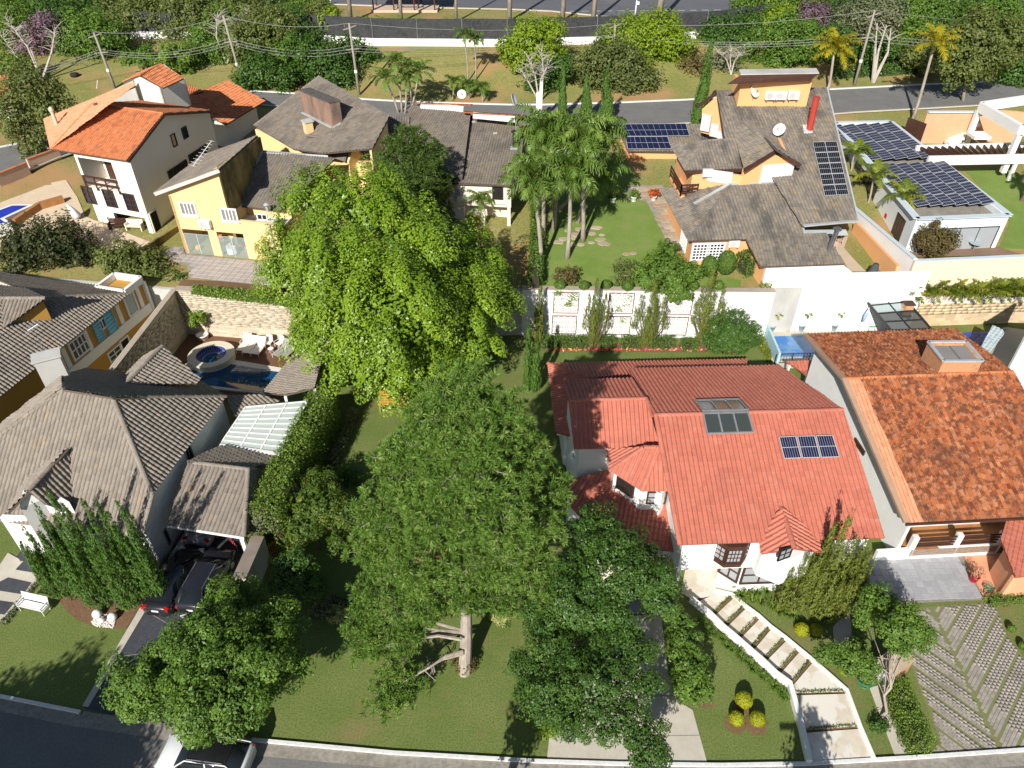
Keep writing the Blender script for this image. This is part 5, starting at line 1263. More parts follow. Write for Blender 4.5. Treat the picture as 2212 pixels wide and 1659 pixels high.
m.build('back_roof',MT_TERRA,hH)
for x,y in ((1595,890),(1752,972)):
    p=Q(1,0,x,y,11.4) if y<900 else Q(1,0,x,y,11.3); p=onp(T(1,0,x,y),*B_[:3]); m=MB(); m.cbox(p+Vector((0,0,.1)),.4,.45,.06); m.build('pale_tile',M_CONC,rH)
q=onp(T(1,0,1888,1075),*B_[:3]); m=MB(); m.tube([q,q+Vector((0,0,1.5))],.15,10); m.lathe(q+Vector((0,0,1.55)),[(.3,0),(.3,.06),(.08,.2),(0,.22)],10); m.build('flue',M_BLACK,hH); m=MB(); m.cbox(q+Vector((0,-.1,.08)),.7,.7,.1); m.build('flashing',M_FLASH,hH)
m=MB(); h0=A_[1]+Vector((.4,.7,0));h1=A_[2]+Vector((0,.7,0));h2=B_[1]+Vector((.2,.5,0));h3=B_[2]+Vector((-.7,.5,0))
wallpanel(m,h0,h1,4.8,[(0,9.9),(1,9.9)],.25); wl0,wl1=wp(h2,h3,T(1,0,1760,1380)); 
Lh=(h3.xy-h2.xy).length
wallpanel(m,h2,h3,7.5,[(0,9.5),(1,9.5)],.25); wallpanel(m,h3,h3+Vector((.4,11,0)),7.5,[(0,9.5),(1,12)],.25)
m.prism([xy(h2),xy(h3),xy(h3+Vector((.3,9,0))),xy(h2+Vector((0,9,0)))],7.3,7.6)
m.prism([xy(h0+Vector((0,.5,0))),xy(h1+Vector((0,.5,0))),xy(h1+Vector((0,9,0))),xy(h0+Vector((0,9,0)))],4.8,9.6)
m.prism([xy(h2+Vector((0,1.6,0))),xy(h3+Vector((-.2,1.6,0))),xy(h3+Vector((0,9,0))),xy(h2+Vector((0,9,0)))],4.8,7.5)
m.cbox((h3.x-.2,h3.y+.2,6.2),.3,.3,2.8); m.cbox((h3.x-2.6,h3.y+.2,6.2),.3,.3,2.8)
m.build('wall',M_CREAM,hH)
wpix(hH,h2,h3,T(1,0,1450,1375),T(1,0,1492,1415),M_GREYW,M_CURT,nx=1,fw=.08); t0,_=wp(h2,h3,T(1,0,1735,1420)); window(hH,h2,h3,t0,t0+.9,8.1,9.3,M_DWOOD,M_DOORV,1,1,.06)
# ======== orange house
hI=thing('house','orange house with many-gabled dark grey tiled roofs, red flue pipe and stone path','house',(21,64,5))
# front hipped roof
f=[Q(2,1,1310,275,7.4),Q(3,1,430,250,7.4),Q(3,0,345,1325,9.6),Q(2,0,1615,1345,9.6),Q(2,0,1105,1370,7.4)]
o=[Q(2,0,1285,1238,10.6),Q(2,0,1715,1226,10.6),Q(2,0,1870,1002,12.),Q(2,0,1445,1020,12.),Q(2,0,1175,1050,10.6)]
gx=Q(2,0,1950,1087,12.4);gk=Q(2,0,1735,853,13.0);gle=Q(2,0,1715,1226,10.6);gre=Q(3,0,405,1193,10.9)
mt=[Q(2,0,1515,660,14.2),Q(3,0,590,640,14.2),Q(3,0,815,1603,8.2),Q(3,0,415,1638,8.2)]
mn=[mt[0],onp(T(2,0,1575,1005),mt[0],mt[1],mt[2]),onp(T(3,0,355,1330),mt[0],mt[1],mt[2]),mt[3],mt[2],mt[1]]
MI=lambda p:onp(p,mt[0],mt[1],mt[2])
gkk=MI(T(2,0,1735,853)); gx=Q(2,0,1950,1087,gkk.z-.1); gl_=Q(2,0,1715,1226,gx.z-1.3); gr_=Q(3,0,405,1193,gx.z-1.3)
fX=onp(T(2,0,1350,1490),f[0],f[3],f[4])
rI=roofset(hI,[([f[0],f[1],f[2],f[3]],140),([f[0],f[3],fX,f[4]],20),([mt[0],MI(T(3,0,352,1330)),mt[3],mt[2],mt[1]],110),([mt[0],MI(T(2,0,1575,1005)),MI(T(3,0,352,1330))],0),([o[0],o[1],o[2],o[3]],20),([o[0],o[3],o[4]],0),([gkk,gx,gl_,MI(T(2,0,1640,970))],5),([gkk,MI(T(3,0,330,1130)),gr_,gx],5)],MT_GREYD,.3,.38,.06,MD_,[(f[0],f[3]),(o[0],o[3]),(gkk,gx),(o[3],o[2])],single=False,rr=.12)
ga_,gb_=Q(2,0,1402,962,9.2),Q(2,0,1575,1008,9.2); VG=lambda x,y:onp(T(2,0,x,y),ga_,gb_,ga_+Vector((0,0,1)))
# dark barge boards
m=MB(); 
for a,b_ in ((gl_,gx),(gx,gr_),(VG(1375,765),VG(1515,668))): m.bar(a+Vector((0,-.05,-.12)),b_+Vector((0,-.05,-.12)),.14,.34)
m.bar(o[0]+Vector((0,-.03,-.14)),o[1]+Vector((0,-.03,-.14)),.1,.22); m.build('barge_board',M_DWOOD,hI)
m=MB(); m.bar(f[3]+Vector((-.05,.1,.1)),f[2]+Vector((.1,.1,.1)),.3,.14); m.bar(f[3]+Vector((-.05,.1,.1)),fX+Vector((0,.1,.1)),.3,.14); m.bar(mt[1]+Vector((.1,0,.05)),mt[2]+Vector((.1,0,.05)),.14,.14); m.bar(f[2]+Vector((.08,0,.08)),f[1]+Vector((.08,0,.08)),.14,.14); m.bar(mt[3]+Vector((.1,-.1,.05)),mt[2]+Vector((0,-.1,.05)),.3,.14); m.build('flashing',M_FLASH,hI)
m=MB()
fc=[v.to_3d() for v in offs([f[0],f[1],f[2],f[3],f[4]],.55)]; g0=4.7
wallpanel(m,fc[0],fc[1],g0,[(0,7.4),(1,7.4)],.25); wallpanel(m,fc[4],fc[0],g0,[(0,7.4),(1,7.4)],.25)
oc0=o[0]+Vector((.9,.6,0));oc1=gl_+Vector((.2,.7,0));oc2=gr_+Vector((-.6,.5,0))
wallpanel(m,oc0,oc1,7.4,[(0,10.5),(1,10.5)],.25); wallpanel(m,oc1,oc2,7.4,[(0,gl_.z-.05),(.52,gx.z-.3),(1,gr_.z-.05)],.25)
wallpanel(m,oc0+Vector((-.3,6,0)),oc0,7.4,[(0,10.5),(1,10.5)],.25)
oc3=oc2+Vector((.3,6,0)); wallpanel(m,oc2,oc3,7.4,[(0,gr_.z-.1),(1,12)],.25)
m.prism([xy(fc[0]+Vector((.4,.5,0))),xy(fc[1]+Vector((-.3,.4,0))),xy(fc[1]+Vector((0,6,0))),xy(fc[4]+Vector((.5,0,0)))],g0,7.5)
# upper left gable wall and the wall with condensers
ul0=Q(2,0,1410,792,12.6);ul1=Q(2,0,1572,1005,11.8)
gv=[ga_,gb_,VG(1513,700),VG(1410,792)]; gn=Vector((.25,.1,0)); m.raw(gv+[v+gn for v in gv],[(0,1,2,3),(7,6,5,4),(2,6,7,3),(3,7,4,0)])
u0=Q(2,0,1670,728,14.0);u1=Q(3,0,458,722,14.0); wallpanel(m,u0,u1,12.5,[(0,15.6),(1,15.8)],.3); wallpanel(m,u1,u1+Vector((.2,3,0)),9,[(0,15.8),(1,15.8)],.3); wallpanel(m,u0+Vector((0,3,0)),u0,9,[(0,15.6),(1,15.6)],.3)
m.build('wall',M_ORANGE,hI)
m=MB(); q0=Q(2,0,1595,608,16.0);q1=Q(2,0,1690,545,16.6);q2=Q(3,0,540,535,16.6);q3=Q(3,0,480,585,16.0); m.slab([q0,q3,q2,q1],.25); m.build('cap_roof',M_DWOOD,hI); m=MB(); m.slab([q1+Vector((0,.02,.08)),q2+Vector((0,.02,.08)),q2+Vector((.2,1.5,.1)),q1+Vector((.2,1.5,.1))],.12); m.build('cap_edge',M_GREYW,hI)
tr_=mat('pale_window_surround',(.66,.58,.58),(.6,.53,.54))
for (a,c) ,p,q in ((( fc[0],fc[1]),(1350,285),(1555,375)),((fc[0],fc[1]),(1790,275),(2028,350))):
    t0,z1=wp(a,c,T(2,1,*p));t1,z0=wp(a,c,T(2,1,*q)); window(hI,a,c,t0,t1,5.3,6.8,tr_,M_SHUT,2,1,.14); window(hI,a,c,t0+.05,t1-.05,5.35,6.75,M_SHUT,M_GLASS,int((t1-t0)/.28),5,.05,.09,.04,mw=.07)
t0,_=wp(fc[4],fc[0],T(2,1,1265,215)); window(hI,fc[4],fc[0],t0,t0+1.6,5.3,6.8,M_SHUT,M_GLASS,6,5,.12,.06,mw=.07)
wpix(hI,oc0,oc1,T(2,0,1470,1240),T(2,0,1610,1325),tr_,M_SHUT,nx=2,fw=.14); wpix(hI,oc1,oc2,T(3,0,140,1210),T(3,0,318,1310),tr_,M_SHUT,nx=2,fw=.18)
for p,q in (((1420,830),(1455,950)),((1485,900),(1515,990)),((1535,955),(1560,1005))):
    a,c=Q(2,0,1402,970,9.2),Q(2,0,1575,1010,9.2); t0,z1=wp(a,c,T(2,0,*p));t1,z0=wp(a,c,T(2,0,*q)); window(hI,a,c,t0,t1,z0,z1,tr_,M_SHUT,2,2,.1,mw=.08)
# red flue
q=MI(T(3,0,470,945)); top=atY(T(3,0,522,705),q.y); m=MB(); m.tube([q-Vector((0,0,.3)),top],.3,14); m.tube([top-Vector((0,0,1.3)),top-Vector((0,0,1.2))],.33,14); m.tube([top-Vector((0,0,.1)),top+Vector((0,0,.02))],.33,14); m.build('flue_pipe',mat('red_painted_pipe',(.42,.05,.035),(.36,.05,.035),rough=.5),hI); m=MB(); m.slab([MI(T(3,0,*p))+Vector((0,0,.12)) for p in ((430,978),(492,972),(475,912),(418,915))],.06); m.build('flashing',tr_,rI)
# balcony on the left side
bq=[Q(2,0,1175,1285,8.1),Q(2,0,1250,1425,8.1),Q(2,0,1370,1418,8.1),Q(2,0,1375,1300,8.1)]; m=MB(); m.prism([xy(p) for p in bq],7.8,8.1); bo=m.build('balcony',M_ORANGE,hI)
m=MB()
for i in range(2):
    p,q=bq[i],bq[i+1]
    for z in (.35,.7,1.05): m.bar(p+Vector((0,0,z)),q+Vector((0,0,z)),.08,.16)
    for j in range(4): r=p.lerp(q,j/3); m.bar(r,r+Vector((0,0,1.15)),.1)
m.build('railing',M_DWOOD,bo)
# solar wing
sw=[Q(2,0,790,912,8.9),Q(2,0,1390,902,8.9),Q(2,0,1455,1012,8.2),Q(2,0,1200,1103,7.7),Q(2,0,870,1098,7.7)]
SW=lambda p:onp(p,sw[0],sw[1],sw[4])
sp=[sw[0],sw[1],SW(T(2,0,1450,1010)),SW(T(2,0,1250,1103)),sw[4]]
roofset(hI,[(sp,0)],MT_GREYD,.3,.38,.06,MD_,single=False)
m=MB(); wv=offs(sp,.4); m.prism([xy(p) for p in wv],5.5,7.5); m.build('wing_wall',M_ORANGE,hI)
qs=[]
x0s=[(802,914),(885,912),(967,911),(1049,910),(1131,910),(1213,909),(1288,908)]; x1s=[(848,1000),(930,1000),(1010,1000),(1080,1000),(1160,998),(1240,997),(1316,996)]; x2s=[(868,1092),(935,1092),(1020,1091),(1103,1090),(1185,1090),(1250,1048)]
for i in range(6): qs.append([SW(T(2,0,*x1s[i])),SW(T(2,0,*x1s[i+1])),SW(T(2,0,*x0s[i+1])),SW(T(2,0,*x0s[i]))])
y1s=[(852,1004),(914,1003),(990,1003),(1072,1003),(1155,1002),(1240,1000)]
for i in range(4): qs.append([SW(T(2,0,*x2s[i])),SW(T(2,0,*x2s[i+1])),SW(T(2,0,*y1s[i+1])),SW(T(2,0,*y1s[i]))])
solar_array('two rows of dark solar panels on the low orange wing beside the palms',qs,cols=2,rows=2)
qs=[]
for j in range(5):
    for i in range(2):
        f_=lambda u,v: Vector((0,0,0))
        P=[T(3,0,*p) for p in ((488,1042),(662,1036),(750,1425),(575,1434))]
        def bl(u,v): 
            a=(P[0][0]+(P[1][0]-P[0][0])*u,P[0][1]+(P[1][1]-P[0][1])*u); b=(P[3][0]+(P[2][0]-P[3][0])*u,P[3][1]+(P[2][1]-P[3][1])*u); return MI((a[0]+(b[0]-a[0])*v,a[1]+(b[1]-a[1])*v))
        g1=.012; qs.append([bl((i+g1)/2,(j+1-g1*2)/5),bl((i+1-g1)/2,(j+1-g1*2)/5),bl((i+1-g1)/2,(j+g1*2)/5),bl((i+g1)/2,(j+g1*2)/5)])
solar_array('tall two-by-five block of black solar panels on the big roof slope of the orange house',qs,cols=6,rows=2,cell=(.006,.007,.012))
# awning over the terrace
m=MB(); aw=[Q(3,1,435,235,6.6),Q(3,1,752,232,6.6),Q(3,1,735,190,7.2),Q(3,1,420,195,7.2)]; m.slab(aw,.05); tt=m.build('awning',mat('grey_awning',(.42,.46,.48),(.36,.4,.42)),hI)
# ======== modern white house with solar roof
hJ=thing('house','modern white flat-roofed house with blue-grey parapet, covered in tilted solar panels','house',(39,69,5))
zj=8.0
jf=[Q(3,0,1250,1590,zj),Q(3,0,1925,1562,zj),Q(3,0,1060,882,zj),Q(3,0,655,890,zj)]
m=MB(); inn=offs(jf,.45); P4=[xy(p) for p in jf]
for i in range(4):
    m.raw([(*P4[i],4.5),(*P4[(i+1)%4],4.5),(*P4[(i+1)%4],zj),(*P4[i],zj),(*xy(inn[i]),4.5),(*xy(inn[(i+1)%4]),4.5),(*xy(inn[(i+1)%4]),zj),(*xy(inn[i]),zj)],[(0,1,2,3),(7,6,5,4),(3,2,6,7)])
m.build('wall',mat('cool_white_plaster',(.76,.79,.80),(.72,.75,.77),scale=.6),hJ)
m=MB(); m.prism([xy(p) for p in inn],7.2,7.45); m.build('flat_roof',M_GUT,hJ)
m=MB(); 
for i in range(4): m.bar((*P4[i],zj+.03),(*P4[(i+1)%4],zj+.03),.62,.06)
m.build('coping',mat('bluish_coping',(.55,.62,.66),(.5,.57,.61)),hJ)
t0,z1=wp(jf[0],jf[1],T(3,1,1300,190));t1,z0=wp(jf[0],jf[1],T(3,1,1775,330)); window(hJ,jf[0],jf[1],1.0,t1,4.75,6.9,M_BLACK,M_CURT,4,1,.08,.05,.0)
Lj=(jf[0].xy-jf[3].xy).length
for s_,e_,z0_,z1_ in ((.36,.62,4.9,6.9),(.86,.93,4.8,6.9)): window(hJ,jf[3],jf[0],Lj*s_,Lj*e_,z0_,z1_,M_DWOOD,M_GLASS,3,1,.1,.05,.0)
def grp(P,nx,ny):
    qs=[]
    for i in range(nx):
        for j in range(ny):
            def bl(u,v):
                a=(P[0][0]+(P[1][0]-P[0][0])*u,P[0][1]+(P[1][1]-P[0][1])*u); b=(P[3][0]+(P[2][0]-P[3][0])*u,P[3][1]+(P[2][1]-P[3][1])*u); return at((a[0]+(b[0]-a[0])*v,a[1]+(b[1]-a[1])*v),7.75)
            u0,u1,v0,v1=(i+.05)/nx,(i+.95)/nx,(j+.03)/ny,(j+.97)/ny
            up=Vector((0,0,.2)); qs.append([bl(u0,v1),bl(u1,v1)+up,bl(u1,v0)+up,bl(u0,v0)])
    return qs
solar_array('far half of the solar panel field on the white flat roof, nearer the street',grp([T(3,0,*p) for p in ((600,930),(1060,908),(1375,1160),(900,1180))],5,4),cols=6,rows=4,cell=(.012,.017,.05))
solar_array('near half of the solar panel field on the white flat roof, by the front parapet',grp([T(3,0,*p) for p in ((890,1215),(1440,1190),(1812,1500),(1250,1515))],6,4),cols=6,rows=4,cell=(.012,.017,.05))
# side corridor wall of the modern house and walls around it
def wallthing(label,pts,z0,z1,th,mt,name='boundary_wall',cope=None,cat='wall'):
    p=pts[0]; t=thing(name,label,cat,(p[0],p[1],z0)); m=MB()
    for a,c in zip(pts,pts[1:]): wallpanel(m,a,c,z0,[(0,z1),(1,z1)],th)
    m.build('wall',mt,t)
    if cope:
        m=MB()
        for a,c in zip(pts,pts[1:]): 
            a=Vector(xy(a));c=Vector(xy(c)); d=(c-a).normalized(); n=Vector((-d.y,d.x))*th/2; m.bar((a.x+n.x,a.y+n.y,z1+.03),(c.x+n.x,c.y+n.y,z1+.03),th+.1,.06)
        m.build('coping',cope,t)
    return t
M_BLUC=mat('bluish_coping',(.55,.62,.66))
w0=Q(3,1,1225,415,6.4);w1_=Q(3,1,790,0,6.9);w2_=Q(3,0,690,1060,7.4)
wallthing('white side wall with blue-grey coping between orange house and modern white house',[w2_,w1_,w0],4.4,6.5,.3,M_WHITE,cope=M_BLUC)
wallthing('long beige retaining wall above the row of feathery palms',[w0+Vector((.02,-.25,0)),Q(3,1,2028,385,6.4)+Vector((6,.4,0))],2.4,6.4,.3,mat('beige_plaster',(.72,.60,.47),(.68,.56,.44),scale=.3),cope=M_BLUC)
wallthing('orange garden wall with white lamps beside the orange house terrace',[Q(3,1,820,120,6.4)+Vector((-.2,0,0)),Q(3,1,1150,455,6.2)+Vector((-.5,0,0))],4.4,6.2,.25,M_ORANGE)
# deck of the modern house
drape('deck',[xy(Q(3,1,*p,4.75)) for p in ((1200,360),(1240,395),(2028,378),(1830,320),(1440,330))],.02,mat('brown_deck',(.26,.17,.11),(.2,.13,.09),scale=3,stretch=(1,8,1)),flat=4.78)
drape('lawn',[xy(Q(3,0,*p,5.2)) for p in ((1560,1270),(1880,1265),(2200,1450),(2500,1800),(1900,2000),(1830,1850),(1930,1600))],.03,M_LAWN2)
# ======== salmon and white house with pergola, upper right
hK=thing('house','salmon-walled house with white bands, white stairs and slatted brown pergola','house',(52,82,7))
m=MB(); a=Q(3,0,1300,1060,6.9);c=Q(3,0,1660,1060,6.9); zk=atY(T(3,0,1350,868),a.y).z
wallpanel(m,a+Vector((0,1.5,0)),c+Vector((0,1.5,0)),6.5,[(0,zk+.3),(1,zk+.3)],.3)
d=Q(3,0,1700,1050,6.9);e=Q(3,0,1985,1060,6.9); wallpanel(m,Q(3,0,1690,860,9.),Q(3,0,1980,1010,7.2)+Vector((0,0,0)),6.5,[(0,10.1),(1,10.1)],.3)
m.build('wall',M_TERRAW,hK)
bA=Q(3,0,1710,775,10.9);bB=Q(3,0,2005,945,10.9);bC=Q(3,0,1720,755,11.4)
m=MB(); m.bar(bA,bB,.5,1.0); m.bar(bA,bA+Vector((8,3,0)),.4,1.0); m.bar((bA.x,bA.y,6.5),(bA.x,bA.y,10.5),.5); m.bar((bB.x,bB.y,6.5),(bB.x,bB.y,10.5),.5); m.bar(bB,bB+Vector((6,0,0)),.5,1.0); m.build('white_band',M_WHITE,hK)
cp=MB(); cp.bar(a+Vector((0,1.5,zk+.35-a.z)),c+Vector((0,1.5,zk+.35-c.z)),.45,.12); cp.build('coping',M_BLUC,hK)
m=MB(); 
for i in range(9):
    q=Q(3,0,1490+i*18,1045-i*8,7.0+i*.0); m.cbox((q.x,q.y,7+.17*i),.5,1.6,.34)
q=Q(3,0,1670,990,8.4); m.cbox((q.x+.6,q.y+.3,8.4),1.8,1.8,.3); m.build('stairs',M_WHITE,hK)
m=MB(); pz=8.3; p0=Q(3,0,1310,1072,pz);p1=Q(3,0,2060,1050,pz);p2=Q(3,0,1390,1152,pz);p3=Q(3,0,2060,1138,pz); p0=p0+(p0-p1).normalized()*1.0
m.bar(p0,p1,.3,.5); m.bar(p2+Vector((-.8,0,-.2)),p3+Vector((0,0,-.2)),.35,.9); m.bar((p3.x-1,p3.y,5),(p3.x-1,p3.y,8),.3); m.build('pergola_beam',M_WHITE,hK)
for i in range(16):
    u=(i+.5)/16; MB().bar(p0.lerp(p1,u)+Vector((0,0,.05)),p2.lerp(p3,u)+Vector((.25,0,.05)),.14,.3).build('slat',M_DWOOD,hK)
for b0,b1 in ((Q(3,0,1180,960,8.0),Q(3,0,1325,965,8.0)),): wallpanel(MB(),b0,b1,5,[(0,8),(1,8)])
m=MB(); wallpanel(m,Q(3,0,1170,1010,6.9)+Vector((0,1,0)),Q(3,0,1300,1060,6.9)+Vector((0,1,0)),6.4,[(0,9),(1,9)],.1); m.build('gate',M_DWOOD,hK)
# red roof at the far left edge
hL=thing('house','red tiled roof corner of a house cut off by the left edge of the photo','house',(-60,88,8))
r0=Q(0,0,-260,560,12.5);r1=Q(0,0,60,545,12.5);r2=Q(0,0,85,600,11.6);r3=Q(0,0,20,715,10.2);r4=Q(0,0,-260,760,10.2)
LLp=lambda p:onp(p,r0,r1,r4)
roofset(hL,[([r0,r1,LLp(T(0,0,85,605)),LLp(T(0,0,20,715)),r4],60)],MT_TERRB,.27,.38,.06,MD_,single=False)
m=MB(); m.prism([xy(p) for p in offs([r0,r1,LLp(T(0,0,85,605)),LLp(T(0,0,20,715)),r4],.7)],6,10); m.build('wall',M_CREAM,hL)
# ======== retaining walls, pools
pc0=Q(0,1,1395,692,4.6);pcr=Q(1,1,500,803,4.6);pce=Q(0,1,812,1215,3.9)
t=thing('retaining_wall','tall sunlit retaining wall of pale ledge stone behind the pool loungers','wall',(pc0.x,pc0.y,0))
pbs=at(T(0,1,1560,965)); pbe=at(T(1,1,340,1010))
dP=(pbe-pbs); dP.z=0; dP.normalize(); nP=Vector((-dP.y,dP.x,0)); lc=pbs-dP*.0; r0=pbs-dP*2.4; r1=pbe+dP*7
m=MB(); wallpanel(m,r0,r1,0,[(0,4.55),(1,4.55)],.5); m.build('wall',M_STONEW,t)
def ledge(parent,a,c,z0,z1,parts,mt,sgn=1,hh=.17):
    A_=Vector((a[0],a[1],0));C_=Vector((c[0],c[1],0)); d=(C_-A_).normalized(); n=Vector((d.y,-d.x,0))*sgn; L=(C_-A_).length
    M=Matrix((d,n,Vector((0,0,1)))).transposed().to_4x4(); M.translation=A_; cells=[]; z=z0
    while z<z1-.05:
        h=hh*RD.uniform(.75,1.25); t=-RD.random()*.4
        while t<L:
            w_=RD.uniform(.45,1.0); cells.append((max(0,t),min(L,t+w_),z,min(z1,z+h))); t+=w_
        z+=h
    V=[];F=[];r=[]
    cnt=0
    for (x0,x1,za,zb) in cells:
        if x1-x0<.06: continue
        o=RD.uniform(.01,.05)
        if cnt<parts: MB().box(x0+.008,x1-.008,-.01,o,za+.008,zb-.008,M).build('stone',mt,parent); cnt+=1
        else:
            m=MB().box(x0+.008,x1-.008,-.01,o,za+.008,zb-.008,M); k=len(V); V+=m.v; F+=[tuple(i+k for i in f) for f in m.f]; r+=[RD.random()]*6
    if V: npmesh('stone_courses',np.array(V),np.array(F),mt,parent,r)['kind']='stuff'
ledge(t,r0,r1,0.02,4.5,170,M_STONEW)
cp=MB(); cp.bar((r0.x+nP.x*.2,r0.y+nP.y*.2,4.6),(r1.x+nP.x*.2,r1.y+nP.y*.2,4.6),.7,.1); cp.build('coping',M_COPE,t)
pend=Vector((pce.x,pce.y,0)); t=thing('boundary_wall','shaded ledge-stone wall running between ochre house and pool','wall',(r0.x,r0.y,0))
m=MB(); wallpanel(m,pend,r0+dP*.0,0,[(0,3.9),(1,4.55)],.35); m.build('wall',M_STONEW,t)
ledge(t,pend,r0,0.02,3.85,110,M_STONEW)
cp=MB(); cp.bar((pend.x,pend.y,3.95),(r0.x,r0.y,4.6),.45,.1); cp.build('coping',M_COPE,t)
# pool deck, pool, spa
M_DECK=mat('brown_pool_deck',(.19,.095,.055),(.15,.075,.045),scale=2,rough=.8,stretch=(1,6,1))
drape('pool_deck',[xy(p) for p in (r0+dP*.1,pbe+dP*1.2,pbe+dP*1.2-nP*9,at(T(0,1,1280,1200))-nP*3,pend+Vector((.4,0,0)))],.02,M_DECK,flat=0.)
pool=[at(T(0,1,x,y),.15) for x,y in ((1345,1165),(1690,1135),(2140,1210),(2020,1390),(1400,1330),(1290,1260))]
po=MB(); po.prism([xy(p) for p in pool],.0,.14); tag(po.build('pool_coping',mat('pool_coping',(.74,.70,.62),(.66,.62,.54))),kind='structure')
wt=[at(T(0,1,x,y),.16) for x,y in ((1400,1205),(1660,1165),(2025,1225),(1905,1368),(1430,1310),(1360,1250))]
w_=MB(); w_.prism([xy(p) for p in wt],.05,.155); tag(w_.build('water',M_WATER),kind='structure')
sc_=at(T(0,1,1535,1105),.55); sp_=thing('spa_pool','round raised spa with pale stone rim and blue tiled bowl beside the pool','spa',(sc_.x,sc_.y,0))
MB().lathe((sc_.x,sc_.y,0),[(1.85,0),(1.85,.62),(1.9,.62),(1.9,.7),(1.22,.7),(1.2,.3),(.75,.28),(.72,.05),(0,.05)],40).build('basin',mat('spa_stone',(.72,.66,.55),(.64,.58,.47),scale=2),sp_)
M_BTILE=piece_mat('blue_pool_tile',[(.02,.03,.22),(.04,.05,.3),(.03,.09,.36),(.05,.03,.2)],rough=.3,spec=.5)
m=MB()
for i in range(40):
    for j,(ra,rb,za,zb) in enumerate(((1.19,1.19,.68,.32),(1.17,.97,.315,.3),(.97,.77,.3,.295),(.71,.71,.27,.07))):
        a0=2*math.pi*i/40+.012;a1=2*math.pi*(i+1)/40-.012
        m.raw([(sc_.x+ra*math.cos(a0),sc_.y+ra*math.sin(a0),za),(sc_.x+ra*math.cos(a1),sc_.y+ra*math.sin(a1),za),(sc_.x+rb*math.cos(a1),sc_.y+rb*math.sin(a1),zb),(sc_.x+rb*math.cos(a0),sc_.y+rb*math.sin(a0),zb)],[(0,1,2,3)])
o=m.build('tile_lining',M_BTILE,sp_); o['kind']='stuff'
MB().lathe((sc_.x,sc_.y,.24),[(.71,0),(.71,.01),(0,.012)],30).build('water',M_WATER,sp_)
# white garden wall with wrought-iron panels
gwl=at(T(2,1,100,965));gwr=at(T(2,1,1855,985)); zt=4.75
gw=wallthing('long white two-tier garden wall hung with scrolled iron panels behind the cypresses',[gwl,gwr],0,zt,.5,M_WHITE,cope=M_COPE)
dG=(gwr-gwl).normalized(); nG=Vector((dG.y,-dG.x,0))
m=MB(); m.bar(gwl+Vector((0,-.04,2.35)),gwr+Vector((0,-.04,2.35)),.1,.08); m.build('ledge',M_WHITE,gw)
M_IRON=mat('rusty_iron',(.16,.06,.045),(.10,.045,.035),rough=.7)
pan=(((335,640),(505,815),'upper left iron scroll panel with a little creeper, nearest the pine'),((322,830),(490,965),'lower left iron scroll panel above the clipped boxes, nearest the pine'),((738,645),(905,818),'upper middle iron scroll panel with creeper on its right side'),((715,832),(882,1020),'lower middle iron scroll panel, nearly bare'),((1168,650),(1335,830),'upper right iron scroll panel thick with creeper, by the cypress near round bush'),((1132,836),(1300,1030),'lower right iron scroll panel with creeper at its top'))
for p,q,lb in pan:
    t0,z1=wp(gwl,gwr,T(2,1,*p));t1,z0=wp(gwl,gwr,T(2,1,*q)); z0=max(z0,.35)
    if z1>2.6: z1=4.55;z0=2.5
    else: z1=2.2;z0=.35
    t1=t0+2.1
    o3=gwl+nG*.06; t=thing('iron_trellis',lb,'trellis',o3+dG*t0+Vector((0,0,z0)),'iron panels on the white garden wall'); P=lambda x,z:o3+dG*(t0+x)+Vector((0,0,z0+z)); W=t1-t0;Hh=z1-z0
    m=MB()
    for a,b_ in (((0,0),(W,0)),((W,0),(W,Hh)),((W,Hh),(0,Hh)),((0,Hh),(0,0))): m.bar(P(*a),P(*b_),.07,.05)
    m.build('frame',M_IRON,t)
    m=MB(); nx_,nz_=4,4
    for i in range(nx_):
        for j in range(nz_):
            cx=W*(i+.5)/nx_;cz=Hh*(j+.5)/nz_; r=min(W/nx_,Hh/nz_)*.47; s_=1 if (i+j)%2 else -1
            pts=[P(cx+s_*r*(1-k/16)*math.cos(k*.62),cz+r*(1-k/16)*math.sin(k*.62)) for k in range(15)]; m.tube(pts,.016,4,False)
    m.build('scroll',M_IRON,t)
# blank white wall of the orange house outbuilding
hb0=at(T(3,1,50,912),.3);hb1=at(T(3,1,1180,880),.3)
hb1=Vector((hb1.x,hb0.y+(hb1.x-hb0.x)*.02,0))
ob=thing('outbuilding','low outbuilding of the orange house with huge blank white back wall above the pool','outbuilding',(hb0.x,hb0.y,0))
ta_=[wp(hb0,hb1,T(3,1,*p)) for p in ((125,475),(715,450),(795,515),(1190,505))]; Lb=(hb1-hb0).length
m=MB(); wallpanel(m,hb0,hb1,0,[(0,ta_[0][1]),(ta_[1][0]/Lb,ta_[1][1]),(ta_[2][0]/Lb,ta_[2][1]),(1,ta_[3][1])],.3); m.build('wall',mat('bright_white_paint',(.84,.84,.84),(.82,.82,.82)),ob)
zt0=ta_[0][1]; q=[hb0+Vector((-.6,-.15,zt0-.05)),hb0+(hb1-hb0)*(ta_[1][0]/Lb)+Vector((0,-.1,ta_[1][1]-.02)),hb0+(hb1-hb0)*(ta_[1][0]/Lb)+Vector((-.5,3.6,ta_[1][1]+.9)),hb0+Vector((-1.2,3.6,zt0+.9))]
roofset(ob,[(q,40)],MT_GREYD,.28,.36,.055,MD_,single=False)
m=MB(); wallpanel(m,hb0+Vector((-.5,3.2,0)),hb0+Vector((-.02,.3,0)),3.5,[(0,zt0+.6),(1,zt0-.2)],.2); m.build('side_wall',M_ORANGE,ob)
